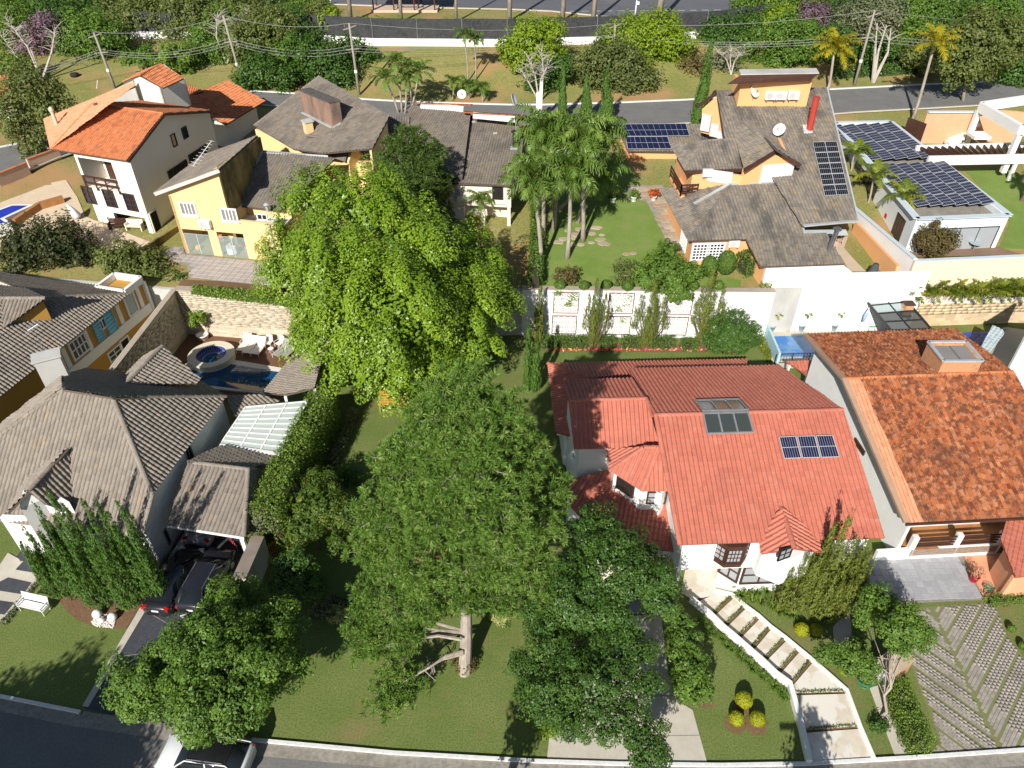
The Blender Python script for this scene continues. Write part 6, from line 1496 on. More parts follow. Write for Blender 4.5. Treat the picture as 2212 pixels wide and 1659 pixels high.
q=hb0+(hb1-hb0)*.3+Vector((1.3,1.6,zt0+.3)); m=MB(); m.tube([q,q+Vector((.25,0,2.1))],.2,12); m.lathe(q+Vector((.25,0,2.2)),[(.36,0),(.36,.08),(.1,.25),(0,.26)],12); m.build('flue',mat('steel_flue',(.5,.5,.52),(.4,.4,.42),metal=.9,rough=.25),ob)
# right-hand pool
drape('pool_deck',gpoly(D(3,1,[(60,900),(1180,880),(1400,1000),(1900,900),(2300,960),(2200,1200),(230,1200)])),.02,mat('beige_deck',(.56,.52,.42),(.5,.46,.37),scale=.8),flat=0.)
po=[at(T(3,1,x,y)) for x,y in ((160,972),(480,962),(600,1110),(222,1118))]
m=MB(); m.prism([xy(p) for p in po],.0,.06); o=m.build('water',mat('wind_blown_pool_cover',(.03,.15,.36),(.16,.32,.52),scale=.35,rough=.25,spec=.5,stain=((.02,.16,.5),.5,.5,.56,.8)),None); o['kind']='structure'
bw_=[at(T(3,1,*p)) for p in ((45,785),(95,860),(165,1000),(240,1180))]; wallthing('low pale blue wall along the pool and the clipped green slope',[bw_[0]+Vector((-.1,-.3,0)),bw_[2],bw_[3]][::-1],0,1.3,.18,mat('sky_blue_wall',(.40,.60,.68),(.36,.55,.63)))
# stone wall terrace with palms
sw0=at(T(3,1,1290,900));sw1=at(T(3,1,2000,870)); sw1=sw1+(sw1-sw0)*.6
st=wallthing('honey-coloured rubble stone wall with white coping below the palms',[sw0+Vector((-2.5,0,0)),sw1],0,2.4,.4,M_STONEW,cope=M_WHITE)
ledge(st,sw0+Vector((-2.5,0,0)),sw1,.02,2.35,90,piece_mat('honey_rubble',[(.58,.44,.26),(.66,.53,.35),(.48,.36,.22),(.62,.5,.36)]),hh=.3)
drape('planting_bed',[xy(sw0+Vector((-2.5,.4,0))),xy(sw1+Vector((0,.4,0))),xy(sw1+Vector((0,3,0))),xy(sw0+Vector((-2.5,3.4,0)))],0,M_MULCH,flat=2.4)

t=thing('retaining_wall','dim grey retaining wall in the deep shade behind the weeping tree','wall',(-8,53,0)); m=MB(); W_=densify([Vector((x,y,0)) for x,y in WL[1:-2]],6)
for a,c in zip(W_,W_[1:]): wallpanel(m,(a.x,lerp(WL,a.x)+.04),(c.x,lerp(WL,c.x)+.04),-.1,[(0,4.52),(1,4.52)],.3)
m.build('wall',M_GREYW,t)
drape('planting_bed',[xy(r0+nP*.45),xy(r1+nP*.45),(r1.x,r1.y+2.6),(r0.x,r0.y+2.6)],0,M_DIRT,flat=4.56)
# ------------------------------------------------ vehicles
M_TYRE=mat('tyre_rubber',(.02,.02,.02),(.028,.028,.028),rough=.85)
M_RIM=mat('alloy_rim',(.5,.5,.52),(.42,.42,.44),rough=.3,metal=.8)
M_CGL=glass_mat('car_glass',(.012,.015,.018),.03)
M_TAIL=glass_mat('tail_lamp_red',(.45,.012,.012),.15)
M_HEAD=glass_mat('head_lamp',(.6,.62,.65),.1)
M_PLATE=mat('number_plate',(.75,.75,.76))
def paint(n,c,r=.25): return mat(n,c,tuple(x*.93 for x in c),rough=r,spec=.5,coat=.6)
def make_car(name,label,L,W,st,gh,pm,roofm,loc,rz,wr=.33,rails=False):
    """st: stations (x, half width, bonnet/boot height); gh: greenhouse (x, base z, roof z, roof half width)"""
    t=thing(name,label,'car',(0,0,0)); V=[];F=[];n=10
    for x,hw,zt in st:
        V+=[(x,y*hw,z) for y,z in ((-.86,.24),(-1,.36),(-1,zt*.62),(-.95,zt*.93),(-.78,zt),(.78,zt),(.95,zt*.93),(1,zt*.62),(1,.36),(.86,.24))]
    for i in range(len(st)-1):
        for j in range(n): F.append((i*n+j,(i+1)*n+j,(i+1)*n+(j+1)%n,i*n+(j+1)%n))
    F+=[tuple(range(n)),tuple(range((len(st)-1)*n,len(st)*n))[::-1]]
    MB().raw(V,F).build('body',pm,t,True)
    g=MB(); k=len(gh); V=[];F=[]
    for x,zb,zr,hw in gh: V+=[(x,-W/2*.9,zb),(x,-hw,zr),(x,hw,zr),(x,W/2*.9,zb)]
    for i in range(k-1):
        for j in range(3): F.append((i*4+j,(i+1)*4+j,(i+1)*4+j+1,i*4+j+1))
    g.raw(V,F); g.build('windows',M_CGL,t,True)
    r=MB(); rs=[q for q in gh if q[2]>gh[0][2]+.25*(max(a[2] for a in gh)-gh[0][2])]; V=[];F=[]
    for x,zb,zr,hw in rs: V+=[(x,-hw-.02,zr-.03),(x,-hw+.08,zr+.025),(x,hw-.08,zr+.025),(x,hw+.02,zr-.03)]
    for i in range(len(rs)-1):
        for j in range(3): F.append((i*4+j,(i+1)*4+j,(i+1)*4+j+1,i*4+j+1))
    r.raw(V,F); r.build('roof',roofm,t,True)
    pl=MB()
    for sg in (-1,1):
        pl.tube([(gh[0][0],sg*W/2*.9,gh[0][1]),(rs[0][0],sg*rs[0][3],rs[0][2]),(rs[-1][0],sg*rs[-1][3],rs[-1][2]),(gh[-1][0],sg*W/2*.9,gh[-1][1])],.035,5)
        mx=(rs[0][0]+rs[-1][0])/2; pl.bar((mx,sg*W/2*.91,gh[0][1]),(mx,sg*(rs[0][3]+.01),rs[0][2]),.06)
    pl.build('pillar',pm,t)
    if rails:
        for sg in (-1,1): MB().tube([(rs[0][0]*.8,sg*(rs[0][3]-.06),rs[0][2]+.07),(rs[-1][0]*.9,sg*(rs[-1][3]-.06),rs[-1][2]+.07)],.022,6).build('roof_rail',M_RIM,t)
    for x in (L*.31,-L*.3):
        for sg in (-1,1):
            M=Matrix.Rotation(math.pi/2,4,'X'); c=(x,sg*(W/2-.1),wr)
            wl=MB().lathe(c,[(wr*.6,-.1),(wr*.95,-.11),(wr,-.06),(wr,.06),(wr*.95,.11),(wr*.6,.1)],18,M).build('wheel',M_TYRE,t,True)
            m=MB(); m.lathe((x,sg*(W/2-.1),wr),[(wr*.62,-.115),(wr*.62,.115)],14,M); m.build('rim',M_RIM,wl)
    f,b_=L/2,-L/2
    for sg in (-1,1):
        MB().cbox((f-.16,sg*W*.36,.68),.3,.32,.14,-sg*.3).build('headlight',M_HEAD,t); MB().cbox((b_+.1,sg*W*.38,.82),.16,.3,.2,sg*.25).build('tail_light',M_TAIL,t)
        m=MB(); m.cbox((gh[0][0]-.25,sg*(W/2+.1),gh[0][1]+.05),.12,.22,.15); m.build('mirror',pm,t)
    MB().cbox((b_-.005,0,.68),.03,.42,.13).build('number_plate',M_PLATE,t)
    t.location=loc; t.rotation_euler=(0,0,rz); return t
def sedan(label,pm,loc,rz): return make_car('sedan',label,4.6,1.8,[(-2.3,.7,.74),(-2.22,.84,.9),(-1.7,.89,.98),(-.4,.9,.95),(.9,.9,.95),(1.6,.88,.86),(2.15,.8,.74),(2.3,.66,.6)],[(1.25,.93,.96,.6),(.45,.95,1.38,.6),(-.3,.95,1.44,.62),(-1.0,.96,1.38,.6),(-1.85,.98,1.0,.6)],pm,pm,loc,rz)
def suv(label,pm,rm,loc,rz,rails=True): return make_car('suv',label,4.4,1.82,[(-2.2,.76,.9),(-2.12,.88,1.06),(-1.6,.91,1.1),(0,.91,1.06),(1.0,.91,1.06),(1.7,.9,1.02),(2.1,.83,.9),(2.2,.7,.7)],[(1.15,1.04,1.07,.66),(.5,1.06,1.58,.66),(-.4,1.06,1.66,.67),(-1.5,1.07,1.6,.65),(-2.05,1.08,1.12,.68)],pm,rm,loc,rz,.36,rails)
def head(a,b): return math.atan2(b.y-a.y,b.x-a.x)
P_BLK=paint('black_car_paint',(.012,.012,.014)); P_WHT=paint('white_car_paint',(.75,.77,.78)); P_GRY=paint('grey_car_paint',(.3,.32,.34)); P_NAVY=paint('dark_wagon_paint',(.018,.018,.024))
ra=at(T(0,3,1175,520),.0);fa_=at(T(0,3,1420,100),.0); hd=head(ra,fa_)
sedan('black sedan with red tail lamps parked nose-in on the dark slate driveway',P_BLK,at(T(0,3,1292,335),.0)+Vector((0,0,.04)),hd)
suv('dark blue-black wagon with roof rails parked beside the black sedan, next to the stained wall',P_NAVY,P_NAVY,at(T(0,3,1525,340),.0)+Vector((0,0,.04)),hd)
sedan('silver-grey car under the carport, only its tail showing past the eave',P_GRY,at(T(0,2,1560,1020),.0)+Vector((0,0,.04)),hd)
c=at((452,1650),0); suv('white compact SUV with glossy black roof parked at the kerb under the tree',P_WHT,P_BLK,(c.x,c.y,.03),math.pi-.13+.0)
c=at(T(2,0,790,2),HZ); van=suv('white van passing on the highway, cut by the top edge of the photo',P_WHT,P_WHT,(c.x+.3,c.y+1.2,HZ+.05),0,False)
# bus
c=at(T(1,0,1010,2),HZ); t=thing('bus','blue and white city bus stopped behind the shelter at the top edge','bus',(c.x,c.y+1.6,HZ))
X,Y,Zb=c.x,c.y+1.6,HZ
P_BLU=paint('bus_blue',(.03,.07,.35)); m=MB(); m.box(X-6,X+6,Y-1.25,Y+1.25,Zb+.4,Zb+1.35); m.build('body',P_BLU,t); m=MB(); m.box(X-5.95,X+5.95,Y-1.24,Y+1.24,Zb+1.352,Zb+3.2); m.build('upper_body',P_WHT,t)
for i in range(8): MB().box(X-5.6+i*1.4,X-4.4+i*1.4,Y-1.27,Y-1.2,Zb+1.6,Zb+2.7).build('window',M_CGL,t)
for dx in (-3.6,3.4):
    for dy in (-1.15,1.15):
        wl=MB().lathe((X+dx,Y+dy,Zb+.5),[(.3,-.12),(.5,-.12),(.5,.12),(.3,.12)],16,Matrix.Rotation(math.pi/2,4,'X')).build('wheel',M_TYRE,t,True); MB().lathe((X+dx,Y+dy,Zb+.5),[(.29,-.14),(.29,.14)],12,Matrix.Rotation(math.pi/2,4,'X')).build('rim',M_RIM,wl)
MB().box(X+4.2,X+5,Y-1.28,Y-1.2,Zb+.45,Zb+1.3).build('red_panel',paint('bus_red',(.5,.02,.02)),t)
# bus shelter
c0=at(T(1,0,870,85),10.6);c1=at(T(1,0,1310,95),10.6); t=thing('bus_shelter','open bus shelter on a raised pale slab with brown posts and a long bench','bus shelter',c0)
dd=Vector((c1.x-c0.x,0,0)); m=MB(); m.box(c0.x-.4,c1.x+.4,c0.y-.2,c0.y+4.,10.3,10.85); m.build('slab',mat('shelter_slab',(.60,.45,.34),(.54,.42,.33)),t)
for i in range(4):
    for yy in (0,3.2): MB().cbox((c0.x+dd.x*i/3,c0.y+yy,12.3),.2,.2,3.0).build('post',M_DWOOD,t)
m=MB(); m.box(c0.x-.8,c1.x+.8,c0.y-.8,c0.y+4.2,13.8,14.0); m.build('roof',M_DWOOD,t)
m=MB(); m.box(c0.x+dd.x*.3,c0.x+dd.x*.78,c0.y+1.3,c0.y+1.8,11.2,11.32); bs=m.build('bench',M_GUT,t); 
for u in (.36,.72): MB().cbox((c0.x+dd.x*u,c0.y+1.55,11.03),.2,.4,.36).build('bench_leg',M_GUT,bs)
# people at the shelter
M_SKIN=mat('skin',(.30,.17,.11),(.27,.15,.1),rough=.6); M_HAIR=mat('dark_hair',(.02,.015,.012))
def person(label,loc,rz,top,bottom,stride=.12,s=1.0):
    loc=Vector(loc); t=thing('person',label,'person',(0,0,0))
    def skin(name,vs,es,rs,mt):
        me=bpy.data.meshes.new(name); me.from_pydata(vs,es,[]); me.materials.append(mt); o=bpy.data.objects.new(name,me); COL.objects.link(o); o.parent=t
        md=o.modifiers.new('s','SKIN'); 
        for v,r in zip(me.skin_vertices[0].data,rs): v.radius=(r,r*.85)
        me.skin_vertices[0].data[0].use_root=True; o.modifiers.new('u','SUBSURF').levels=1; return o
    vs=[(0,0,.95),(0,0,1.2),(0,0,1.42),(0,0,1.52),(0,.01,1.66),(.2,0,1.4),(.25,stride*.5,1.12),(.24,stride*.9,.88),(-.2,0,1.4),(-.25,-stride*.5,1.12),(-.24,-stride*.7,.88),(.1,0,.9),(.11,stride,.5),(.11,stride*1.1,.08),(.11,stride+.14,.04),(-.1,0,.9),(-.11,-stride*.6,.5),(-.11,-stride*1.4,.08),(-.11,-stride*1.4+.14,.04)]
    es=[(0,1),(1,2),(2,3),(3,4),(2,5),(5,6),(6,7),(2,8),(8,9),(9,10),(0,11),(11,12),(12,13),(13,14),(0,15),(15,16),(16,17),(17,18)]
    rs=[.14,.13,.14,.055,.1,.06,.045,.04,.06,.045,.04,.095,.07,.05,.045,.095,.07,.05,.045]
    skin('body',vs,es,rs,M_SKIN)
    skin('shirt',[vs[i] for i in (0,1,2,5,6,8,9)],[(0,1),(1,2),(2,3),(3,4),(2,5),(5,6)],[.155,.15,.155,.075,.06,.075,.06],top)
    skin('trousers',[vs[i] for i in (0,11,12,13,15,16,17)],[(0,1),(1,2),(2,3),(0,4),(4,5),(5,6)],[.16,.11,.085,.065,.11,.085,.065],bottom)
    MB().lathe((0,-.01,1.68),[(.0,-.04),(.11,-.03),(.115,.03),(.08,.1),(0,.125)],10).build('hair',M_HAIR,t,True)
    t.location=loc; t.rotation_euler=(0,0,rz); t.scale=(s,s,s); return t
pc=at(T(1,0,1168,40),10.86); person('person in bright pink trousers standing under the bus shelter',(pc.x,pc.y,10.86),3.14,mat('pink_top',(.55,.12,.25)),mat('pink_trousers',(.75,.08,.3)))
pc=at(T(1,0,1215,35),10.86); person('person in dark clothes waiting at the back of the bus shelter',(pc.x,pc.y,10.86),2.6,mat('black_cloth',(.02,.02,.022)),mat('navy_cloth',(.02,.025,.05)),.05)
pc=at(T(1,0,545,40),10.5); person('person in white shirt walking along the highway verge, left of the shelter',(pc.x,pc.y,10.5),-1.2,mat('white_cloth',(.7,.7,.7)),mat('navy_cloth',(.02,.025,.05)),.25)
# ------------------------------------------------ white wall with black netting along the embankment
FWd=densify(FWALL[1:-1],5.); p0=FWd[0]
fw=thing('boundary_wall','low white wall topped with black netting between embankment and highway','wall',(p0.x,p0.y,10))
strip('wall',[(p.x,p.y) for p in FWALL],.25,-.3,1.25,M_WHITE,side=1,parent=fw,zfun=lambda x,y:10.2)
M_NET=mat('black_netting',(.028,.03,.032),(.05,.052,.055),scale=.7,rough=.95,fine=((.1,.1,.1),3,.3))
for a,c in zip(FWd,FWd[1:]):
    m=MB(); d=(c-a).normalized(); n=Vector((-d.y,d.x,0))*.12; sag=RD.uniform(-.12,.05)
    m.raw([a+n+Vector((0,0,.9)),a.lerp(c,.5)+n*1.6+Vector((0,0,.9)),c+n+Vector((0,0,.9)),c+n+Vector((0,0,3.5)),a.lerp(c,.5)+n*1.3+Vector((0,0,3.5+sag)),a+n+Vector((0,0,3.5))],[(0,1,4,5),(1,2,3,4)]); m.build('net_panel',M_NET,fw)
    MB().tube([a+n+Vector((0,0,.3)),a+n+Vector((0,0,3.6))],.04,5).build('net_post',M_GMET,fw)
# ------------------------------------------------ poles and wires
M_POLE=mat('grey_timber_pole',(.34,.31,.27),(.26,.235,.2),scale=2,rough=.9,stretch=(1,1,.15)); M_WIRE=mat('wire',(.30,.30,.29),(.26,.26,.25),rough=.6)
def pole(label,foot,top,mt=None,arm=True,r=.15):
    f=ground(foot); tp=atY(top,f.y); t=thing('utility_pole',label,'utility pole',f); MB().tube([f-Vector((0,0,.2)),f.lerp(tp,.5),tp],[r*1.25,r,r*.8],9).build('pole',mt or M_POLE,t,True)
    if arm:
        for h in (.05,.32):
            q=tp.lerp(f,h); a=MB().bar(q+Vector((-.8,-.15,-.3)),q+Vector((.8,.1,.15 if h<.1 else -.2)),.1).build('crossarm',M_POLE,t)
            for s in (-.6,0,.6): MB().lathe(q+Vector((s,0,.02)),[(.05,0),(.07,.08),(.04,.2),(0,.21)],6).build('insulator',mat('insulator',(.3,.2,.15)),a)
        q=tp.lerp(f,.62); MB().lathe(q-Vector((0,0,.5)),[(r*1.35,0),(r*1.35,.35)],9).build('white_band',M_WHITE,t)
    return t,f,tp
PL=[pole('leaning grey utility pole standing behind the white tower house lawn',T(0,0,835,640),T(0,0,680,232)),pole('dark utility pole among bare twigs left of the chimney roof',T(0,0,1772,640),T(0,0,1620,112)),pole('utility pole rising from dark foliage beside the palm clump',T(1,0,765,690),T(1,0,690,168)),pole('thin utility pole between the two lime-green trees',T(2,0,772,420),T(2,0,778,172)),pole('tall leaning utility pole beside the pale forked trunks, right',T(3,0,795,625),T(3,0,945,75))]
wt=thing('power_lines','bundle of power lines strung between the utility poles along the back street','power lines',PL[0][1])
def wire(a,b,sag=1.,r=.022):
    n=12; return [a.lerp(b,i/n)-Vector((0,0,sag*4*(i/n)*(1-i/n))) for i in range(n+1)]
tops=[p[2] for p in PL]; feet=[p[1] for p in PL]
tops_=[atY(T(0,0,-300,560),70)]+tops+[atY((2330,38),118)]
for a,b_ in zip(tops_,tops_[1:]): MB().tube(wire(a,b_,.8),.025,4,False).build('wire',M_WIRE,wt)
for h in (.30,.34,.38):
    mids=[t_.lerp(f_,h) for t_,f_ in zip(tops,feet)]; mids=[mids[0]+Vector((-26,-12,-3))]+mids+[mids[-1]+Vector((30,3,-.5))]
    for a,b_ in zip(mids,mids[1:]): MB().tube(wire(a,b_,1.0),.024,4,False).build('wire',M_WIRE,wt)
for lb,f_,t_,z_ in (('white steel street lamp pole left of the bus shelter',T(1,0,580,205),T(1,0,545,-60),10.3),('white steel camera pole in front of the highway, top centre',T(2,0,912,200),T(2,0,936,0),10.3),('white street lamp pole near the top right corner',T(3,0,1835,130),T(3,0,1848,0),10.3)):
    f=at(f_,z_); tp=atY(t_,f.y); t=thing('street_lamp',lb,'street lamp',f); MB().tube([f,tp],[.11,.07],8).build('pole',M_WMET,t,True); MB().cbox(tp+Vector((.15,0,-.4)),.5,.3,.4).build('lamp_head',M_WMET,t)
for lb,f_,t_ in (('square white concrete service post behind the palms',T(2,0,232,890),T(2,0,243,595)),('thin grey post beside the white concrete service post',T(2,0,212,880),T(2,0,218,670))):
    f=ground(f_); tp=atY(t_,f.y); t=thing('post',lb,'post',f,); MB().bar(f,tp,.35 if 'white' in lb else .22).build('shaft',M_WHITE if 'white' in lb else M_GREYW,t)
# ------------------------------------------------ roof equipment
def dish(label,p,base,r,facing,mt=M_WMET):
    base=Vector(base); t=thing('satellite_dish',label,'satellite dish',base); MB().tube([base-Vector((0,0,.15)),base+Vector((0,0,r*1.1))],.035,6).build('mast',M_GMET,t)
    c=base+Vector((0,0,r*1.2)); f=Vector(facing).normalized(); M=f.to_track_quat('Z','Y').to_matrix().to_4x4(); MB().lathe(c,[(.0,0),(r*.4,r*.04),(r*.75,r*.13),(r,r*.26),(r*.97,r*.27),(r*.7,r*.16),(.02,.04)],24,M).build('reflector',mt,t,True)
    q=c+f*r*.75; MB().tube([c-Vector((0,0,r*.9)),q],.02,5).build('feed_arm',M_GMET,t); MB().cbox(q,.1,.1,.1).build('feed',M_GMET,t); return t
dish('round white satellite dish on the white side balcony of the red-roofed house',None,Q(2,2,625,605,3.3),.42,(-.2,-.5,.8))
dish('satellite dish on the ledge below the orange roof-top wall',None,Q(2,0,1775,720,14.1),.62,(.5,-.7,.5))
dish('satellite dish beside the gable valley of the orange house',None,MI(T(2,0,1960,1000)),.6,(-.6,-.5,.6))
dish('large white satellite dish on a brick stub at the back of the twin-roofed house',None,Q(1,0,1510,725,12.9),.45,(.0,-.8,.5))
dish('tilted satellite dish at the back right corner of the twin-roofed house',None,Q(1,0,1880,790,12.6),.7,(.9,-.2,.4))
AC=thing('air_conditioner','','air conditioner',(0,0,0)); 
MB().box(-.42,.42,-.16,.16,0,.6).build('casing',M_WMET,AC); MB().lathe((-.1,-.17,.3),[(.24,-.01),(.24,.01),(.2,.015)],20,Matrix.Rotation(math.pi/2,4,'X')).build('fan_grille',M_GREYW,AC)
for s in (-.3,.3): MB().box(s-.03,s+.03,-.2,.2,-.08,0).build('foot',M_GMET,AC)
_f=[]
gA='outdoor condenser units'
for p,z,lb in ((T(3,0,183,720),14.15,'leftmost of three white condensers on the ledge below the orange roof-top wall'),(T(3,0,255,720),14.15,'middle one of three white condensers on the ledge below the orange roof-top wall'),(T(3,0,347,718),14.15,'rightmost of three white condensers, nearest the red flue pipe')): put(AC,at(p,z),.0,lb,gA,1.25,_f)
q=at(T(2,0,1440,1285),9.6); t0,z0=wp(oc0,oc1,T(2,0,1440,1290)); d=(oc1-oc0).normalized(); put(AC,oc0+d*t0+Vector((0,-.25,0)).lerp(Vector((0,-.25,0)),1)-Vector((0,0,oc0.z))+Vector((0,0,z0)),0,'condenser on the upper orange wall left of white shutters',gA,1.1,_f)
t0,z0=wp(fc[0],fc[1],T(2,1,1630,305)); d=(fc[1]-fc[0]).normalized(); put(AC,fc[0]+d*t0+Vector((0,-.25,z0)),0,'condenser on the lower orange wall between two white lattice windows',gA,1.1,_f)
t0,z0=wp(F0,F1,T(0,0,1505,1645)); put(AC,F0+dF*t0-nF*.22+Vector((0,0,z0-F0.z)),math.atan2(dF.y,dF.x),'condenser on the yellow wall above the glazed openings',gA,1.2,_f)
def antenna(label,base,h,d,n,L):
    base=Vector(base); d=Vector(d).normalized(); t=thing('antenna',label,'antenna',base); tp=base+Vector((0,0,h)); MB().tube([base,tp],.025,5).build('mast',M_GMET,t); m=MB(); m.tube([tp-d*L/2,tp+d*L/2],.03,5); s=Vector((-d.y,d.x,0))
    for i in range(n): q=tp+d*(L*(i/(n-1)-.5)); w_=.75-.4*i/n; m.tube([q-s*w_,q+s*w_],.012,4)
    m.build('elements',M_WMET,t)
antenna('long comb-like television antenna above the grey roof of the yellow house',Q(0,0,1490,1190,10.8),1.0,(.5,.85,.55),9,3.0)
antenna('thin television antenna on a tall mast over the ochre house eave',Q(0,1,345,1120,5.6),2.6,(.6,.2,.3),8,.9)
antenna('short whip aerial lying over the parapet of the tower house',Q(0,0,735,700,13.2),1.2,(.3,.2,.9),3,.8)
# ------------------------------------------------ garden furniture
bq=at(T(0,3,245,520)); t=thing('park_bench','white slatted garden bench facing the sunny lawn','bench',(0,0,0))
for i in range(5): MB().box(-.9,.9,.02+i*.1,.1+i*.1,.42,.45).build('slat',M_WMET,t)
for i in range(5): MB().box(-.9,.9,.53+i*.03,.555+i*.03,.52+i*.1,.6+i*.1).build('back_slat',M_WMET,t)
for s in (-.8,.8):
    m=MB(); m.bar((s,.04,0),(s,.04,.42),.05); m.bar((s,.5,0),(s,.68,.98),.05); m.bar((s,0,.4),(s,.55,.4),.05); m.bar((s,.0,.65),(s,.58,.65),.06); m.bar((s,.04,.4),(s,.02,.65),.05); m.build('leg',M_WMET,t)
b0=at(T(0,3,150,520));b1=at(T(0,3,322,560)); t.location=(b0+b1)/2; t.rotation_euler=(0,0,head(b0,b1))
M_GLOBE=mat('white_globe',(.80,.80,.78),(.78,.78,.76),rough=.5)
for (x,y,rz_),lb in (((704,540,.27),'largest white globe lamp in the bed under the junipers'),((815,562,.26),'white globe lamp half under the juniper branch'),((735,588,.17),'smallest white globe lamp on the pale gravel')):
    c=at(T(0,3,x,y),rz_); t=thing('globe_lamp',lb,'garden lamp',(c.x,c.y,0),'white globe lamps in the mulch bed'); m=MB(); m.lathe((c.x,c.y,c.z),[(rz_*math.sin(a*math.pi/12)+.001,-rz_*math.cos(a*math.pi/12)) for a in range(13)],20); m.build('globe',M_GLOBE,t,True); MB().lathe((c.x,c.y,-.02),[(.1,0),(.1,.08)],10).build('base',M_GMET,t)
def pebbles(name,poly,n,r,mt,z=0.):
    P=[Vector(p[:2]) for p in poly]; c=sum(P,Vector((0,0)))/len(P); V=[];F=[]; b=np.array([(1,0,0),(-1,0,0),(0,1,0),(0,-1,0),(0,0,.7),(0,0,-.7)]); f=[(0,2,4),(2,1,4),(1,3,4),(3,0,4),(2,0,5),(1,2,5),(3,1,5),(0,3,5)]
    for i in range(n):
        k=RD.randrange(len(P)); a,c2=P[k],P[(k+1)%len(P)]; q=c+((a.lerp(c2,RD.random()))-c)*math.sqrt(RD.random()); s=r*RD.uniform(.6,1.4); k=len(V)
        rot=np.array(Matrix.Rotation(RD.random()*3,3,'Z')); V+=[tuple(v) for v in (b*s*np.array([1,.8,.7]))@rot.T+np.array([q.x,q.y,z+s*.3])]; F+=[tuple(x+k for x in t_) for t_ in f]
    o=npmesh(name,np.array(V),np.array(F),mt,None,np.repeat(NR.random(n),8)); o['kind']='stuff'
M_PEB=piece_mat('white_pebble',[(.72,.66,.6),(.8,.76,.72),(.62,.5,.42)])
pebbles('gravel',gpoly(D(0,3,[(665,600),(720,540),(850,560),(825,645),(700,635)])),420,.06,M_PEB,.04)
pebbles('gravel',gpoly(D(0,3,[(1070,180),(1190,190),(1180,240),(1060,270)])),300,.06,piece_mat('brown_pebble',[(.3,.22,.17),(.42,.33,.27),(.2,.15,.12)]),.04)
# pool loungers
lg=thing('sun_lounger','','sun lounger',(0,0,0)); M_SLING=mat('white_sling',(.74,.70,.64),(.7,.66,.6),rough=.8)
def mk_lounger(lg,sl):
    m=MB(); m.box(-.32,.32,-1.0,.25,.34,.37); m.build('seat',sl,lg); m=MB(); m.slab([(-.32,.25,.37),(.32,.25,.37),(.32,.75,1.0),(-.32,.75,1.0)],.03); m.build('backrest',sl,lg)
    m=MB()
    for s in (-.36,.36): m.tube([(s,-1.05,.34),(s,.3,.34),(s,.8,1.02)],.025,5); m.tube([(s,-.15,.34),(s,-.1,.6),(s,.4,.62)],.022,5)
    m.build('frame',M_WMET,lg)
    for x in (-.36,.36):
        for y in (-.95,.3): MB().tube([(x,y,0),(x,y,.35)],.024,5).build('leg',M_WMET,lg)
mk_lounger(lg,M_SLING); lg2=thing('sun_lounger','','sun lounger',(0,0,0)); mk_lounger(lg2,mat('grey_sling',(.34,.33,.32),(.3,.29,.28),rough=.8))
_f=[]; gL='pool loungers along the stone wall'
la=at(T(0,1,1755,1075));lb_=at(T(0,1,1830,985)); az=head(la,lb_)-math.pi/2
for (x,y),lb in (((1785,1045),'first white lounger, nearest the round spa'),((1830,1062),'second white lounger from the round spa'),((1890,1070),'third white lounger from the spa, beside the upright chairs')): put(lg,at(T(0,1,x,y),.03),az,lb,gL,1.0,_f)
for (x,y),lb in (((215,1085),'grey-cushioned lounger in shade, second from pavilion roof'),((270,1085),'grey-cushioned lounger closest to the pavilion roof')): put(lg2,at(T(1,1,x,y),.03),az-.25,lb,gL,1.0,_f)
ch=thing('garden_chair','','chair',(0,0,0)); m=MB(); m.box(-.28,.28,-.25,.28,.4,.43); m.build('seat',M_SLING,ch); m=MB(); m.slab([(-.28,.28,.43),(.28,.28,.43),(.28,.42,.98),(-.28,.42,.98)],.03); m.build('backrest',M_SLING,ch)
for x in (-.3,.3):
    for y in (-.26,.3): MB().tube([(x,y,0),(x,y,.62 if y<0 else .45)],.022,5).build('leg',M_WMET,ch)
    MB().tube([(x,-.27,.62),(x,.33,.62)],.025,5).build('armrest',M_WMET,ch)
put(ch,at(T(0,1,1955,1040),.03),az,'white sling chair beside the row of white loungers','chairs by the pool',1,_f); put(ch,at(T(1,1,190,1045),.03),az-.4,'white sling chair beside the grey-cushioned loungers','chairs by the pool',1,_f)
c=at(T(0,1,1972,1085),.02); t=thing('side_table','small round white openwork table between pool chairs','table',c); m=MB(); m.lathe(c+Vector((0,0,.42)),[(.25,0),(.25,.03),(.2,.03)],16); m.build('tabletop',M_WMET,t)
for i in range(4): a=i*1.57; MB().tube([c+Vector((.22*math.cos(a),.22*math.sin(a),0)),c+Vector((.05*math.cos(a),.05*math.sin(a),.25)),c+Vector((.2*math.cos(a),.2*math.sin(a),.42))],.015,4).build('leg',M_WMET,t)
def pot(name,label,c,r,h,mt,cat='planter',sq=False):
    c=Vector(c); t=thing(name,label,cat,c); MB().lathe(c,[(r*.7,0),(r*.8,h*.1),(r,h*.85),(r*1.08,h*.86),(r*1.08,h),(r*.9,h),(r*.85,h*.9)],4 if sq else 18).build('pot',mt,t,not sq); MB().lathe(c,[(r*.86,h*.85),(0,h*.87)],16).build('soil',M_DIRT,t); return t
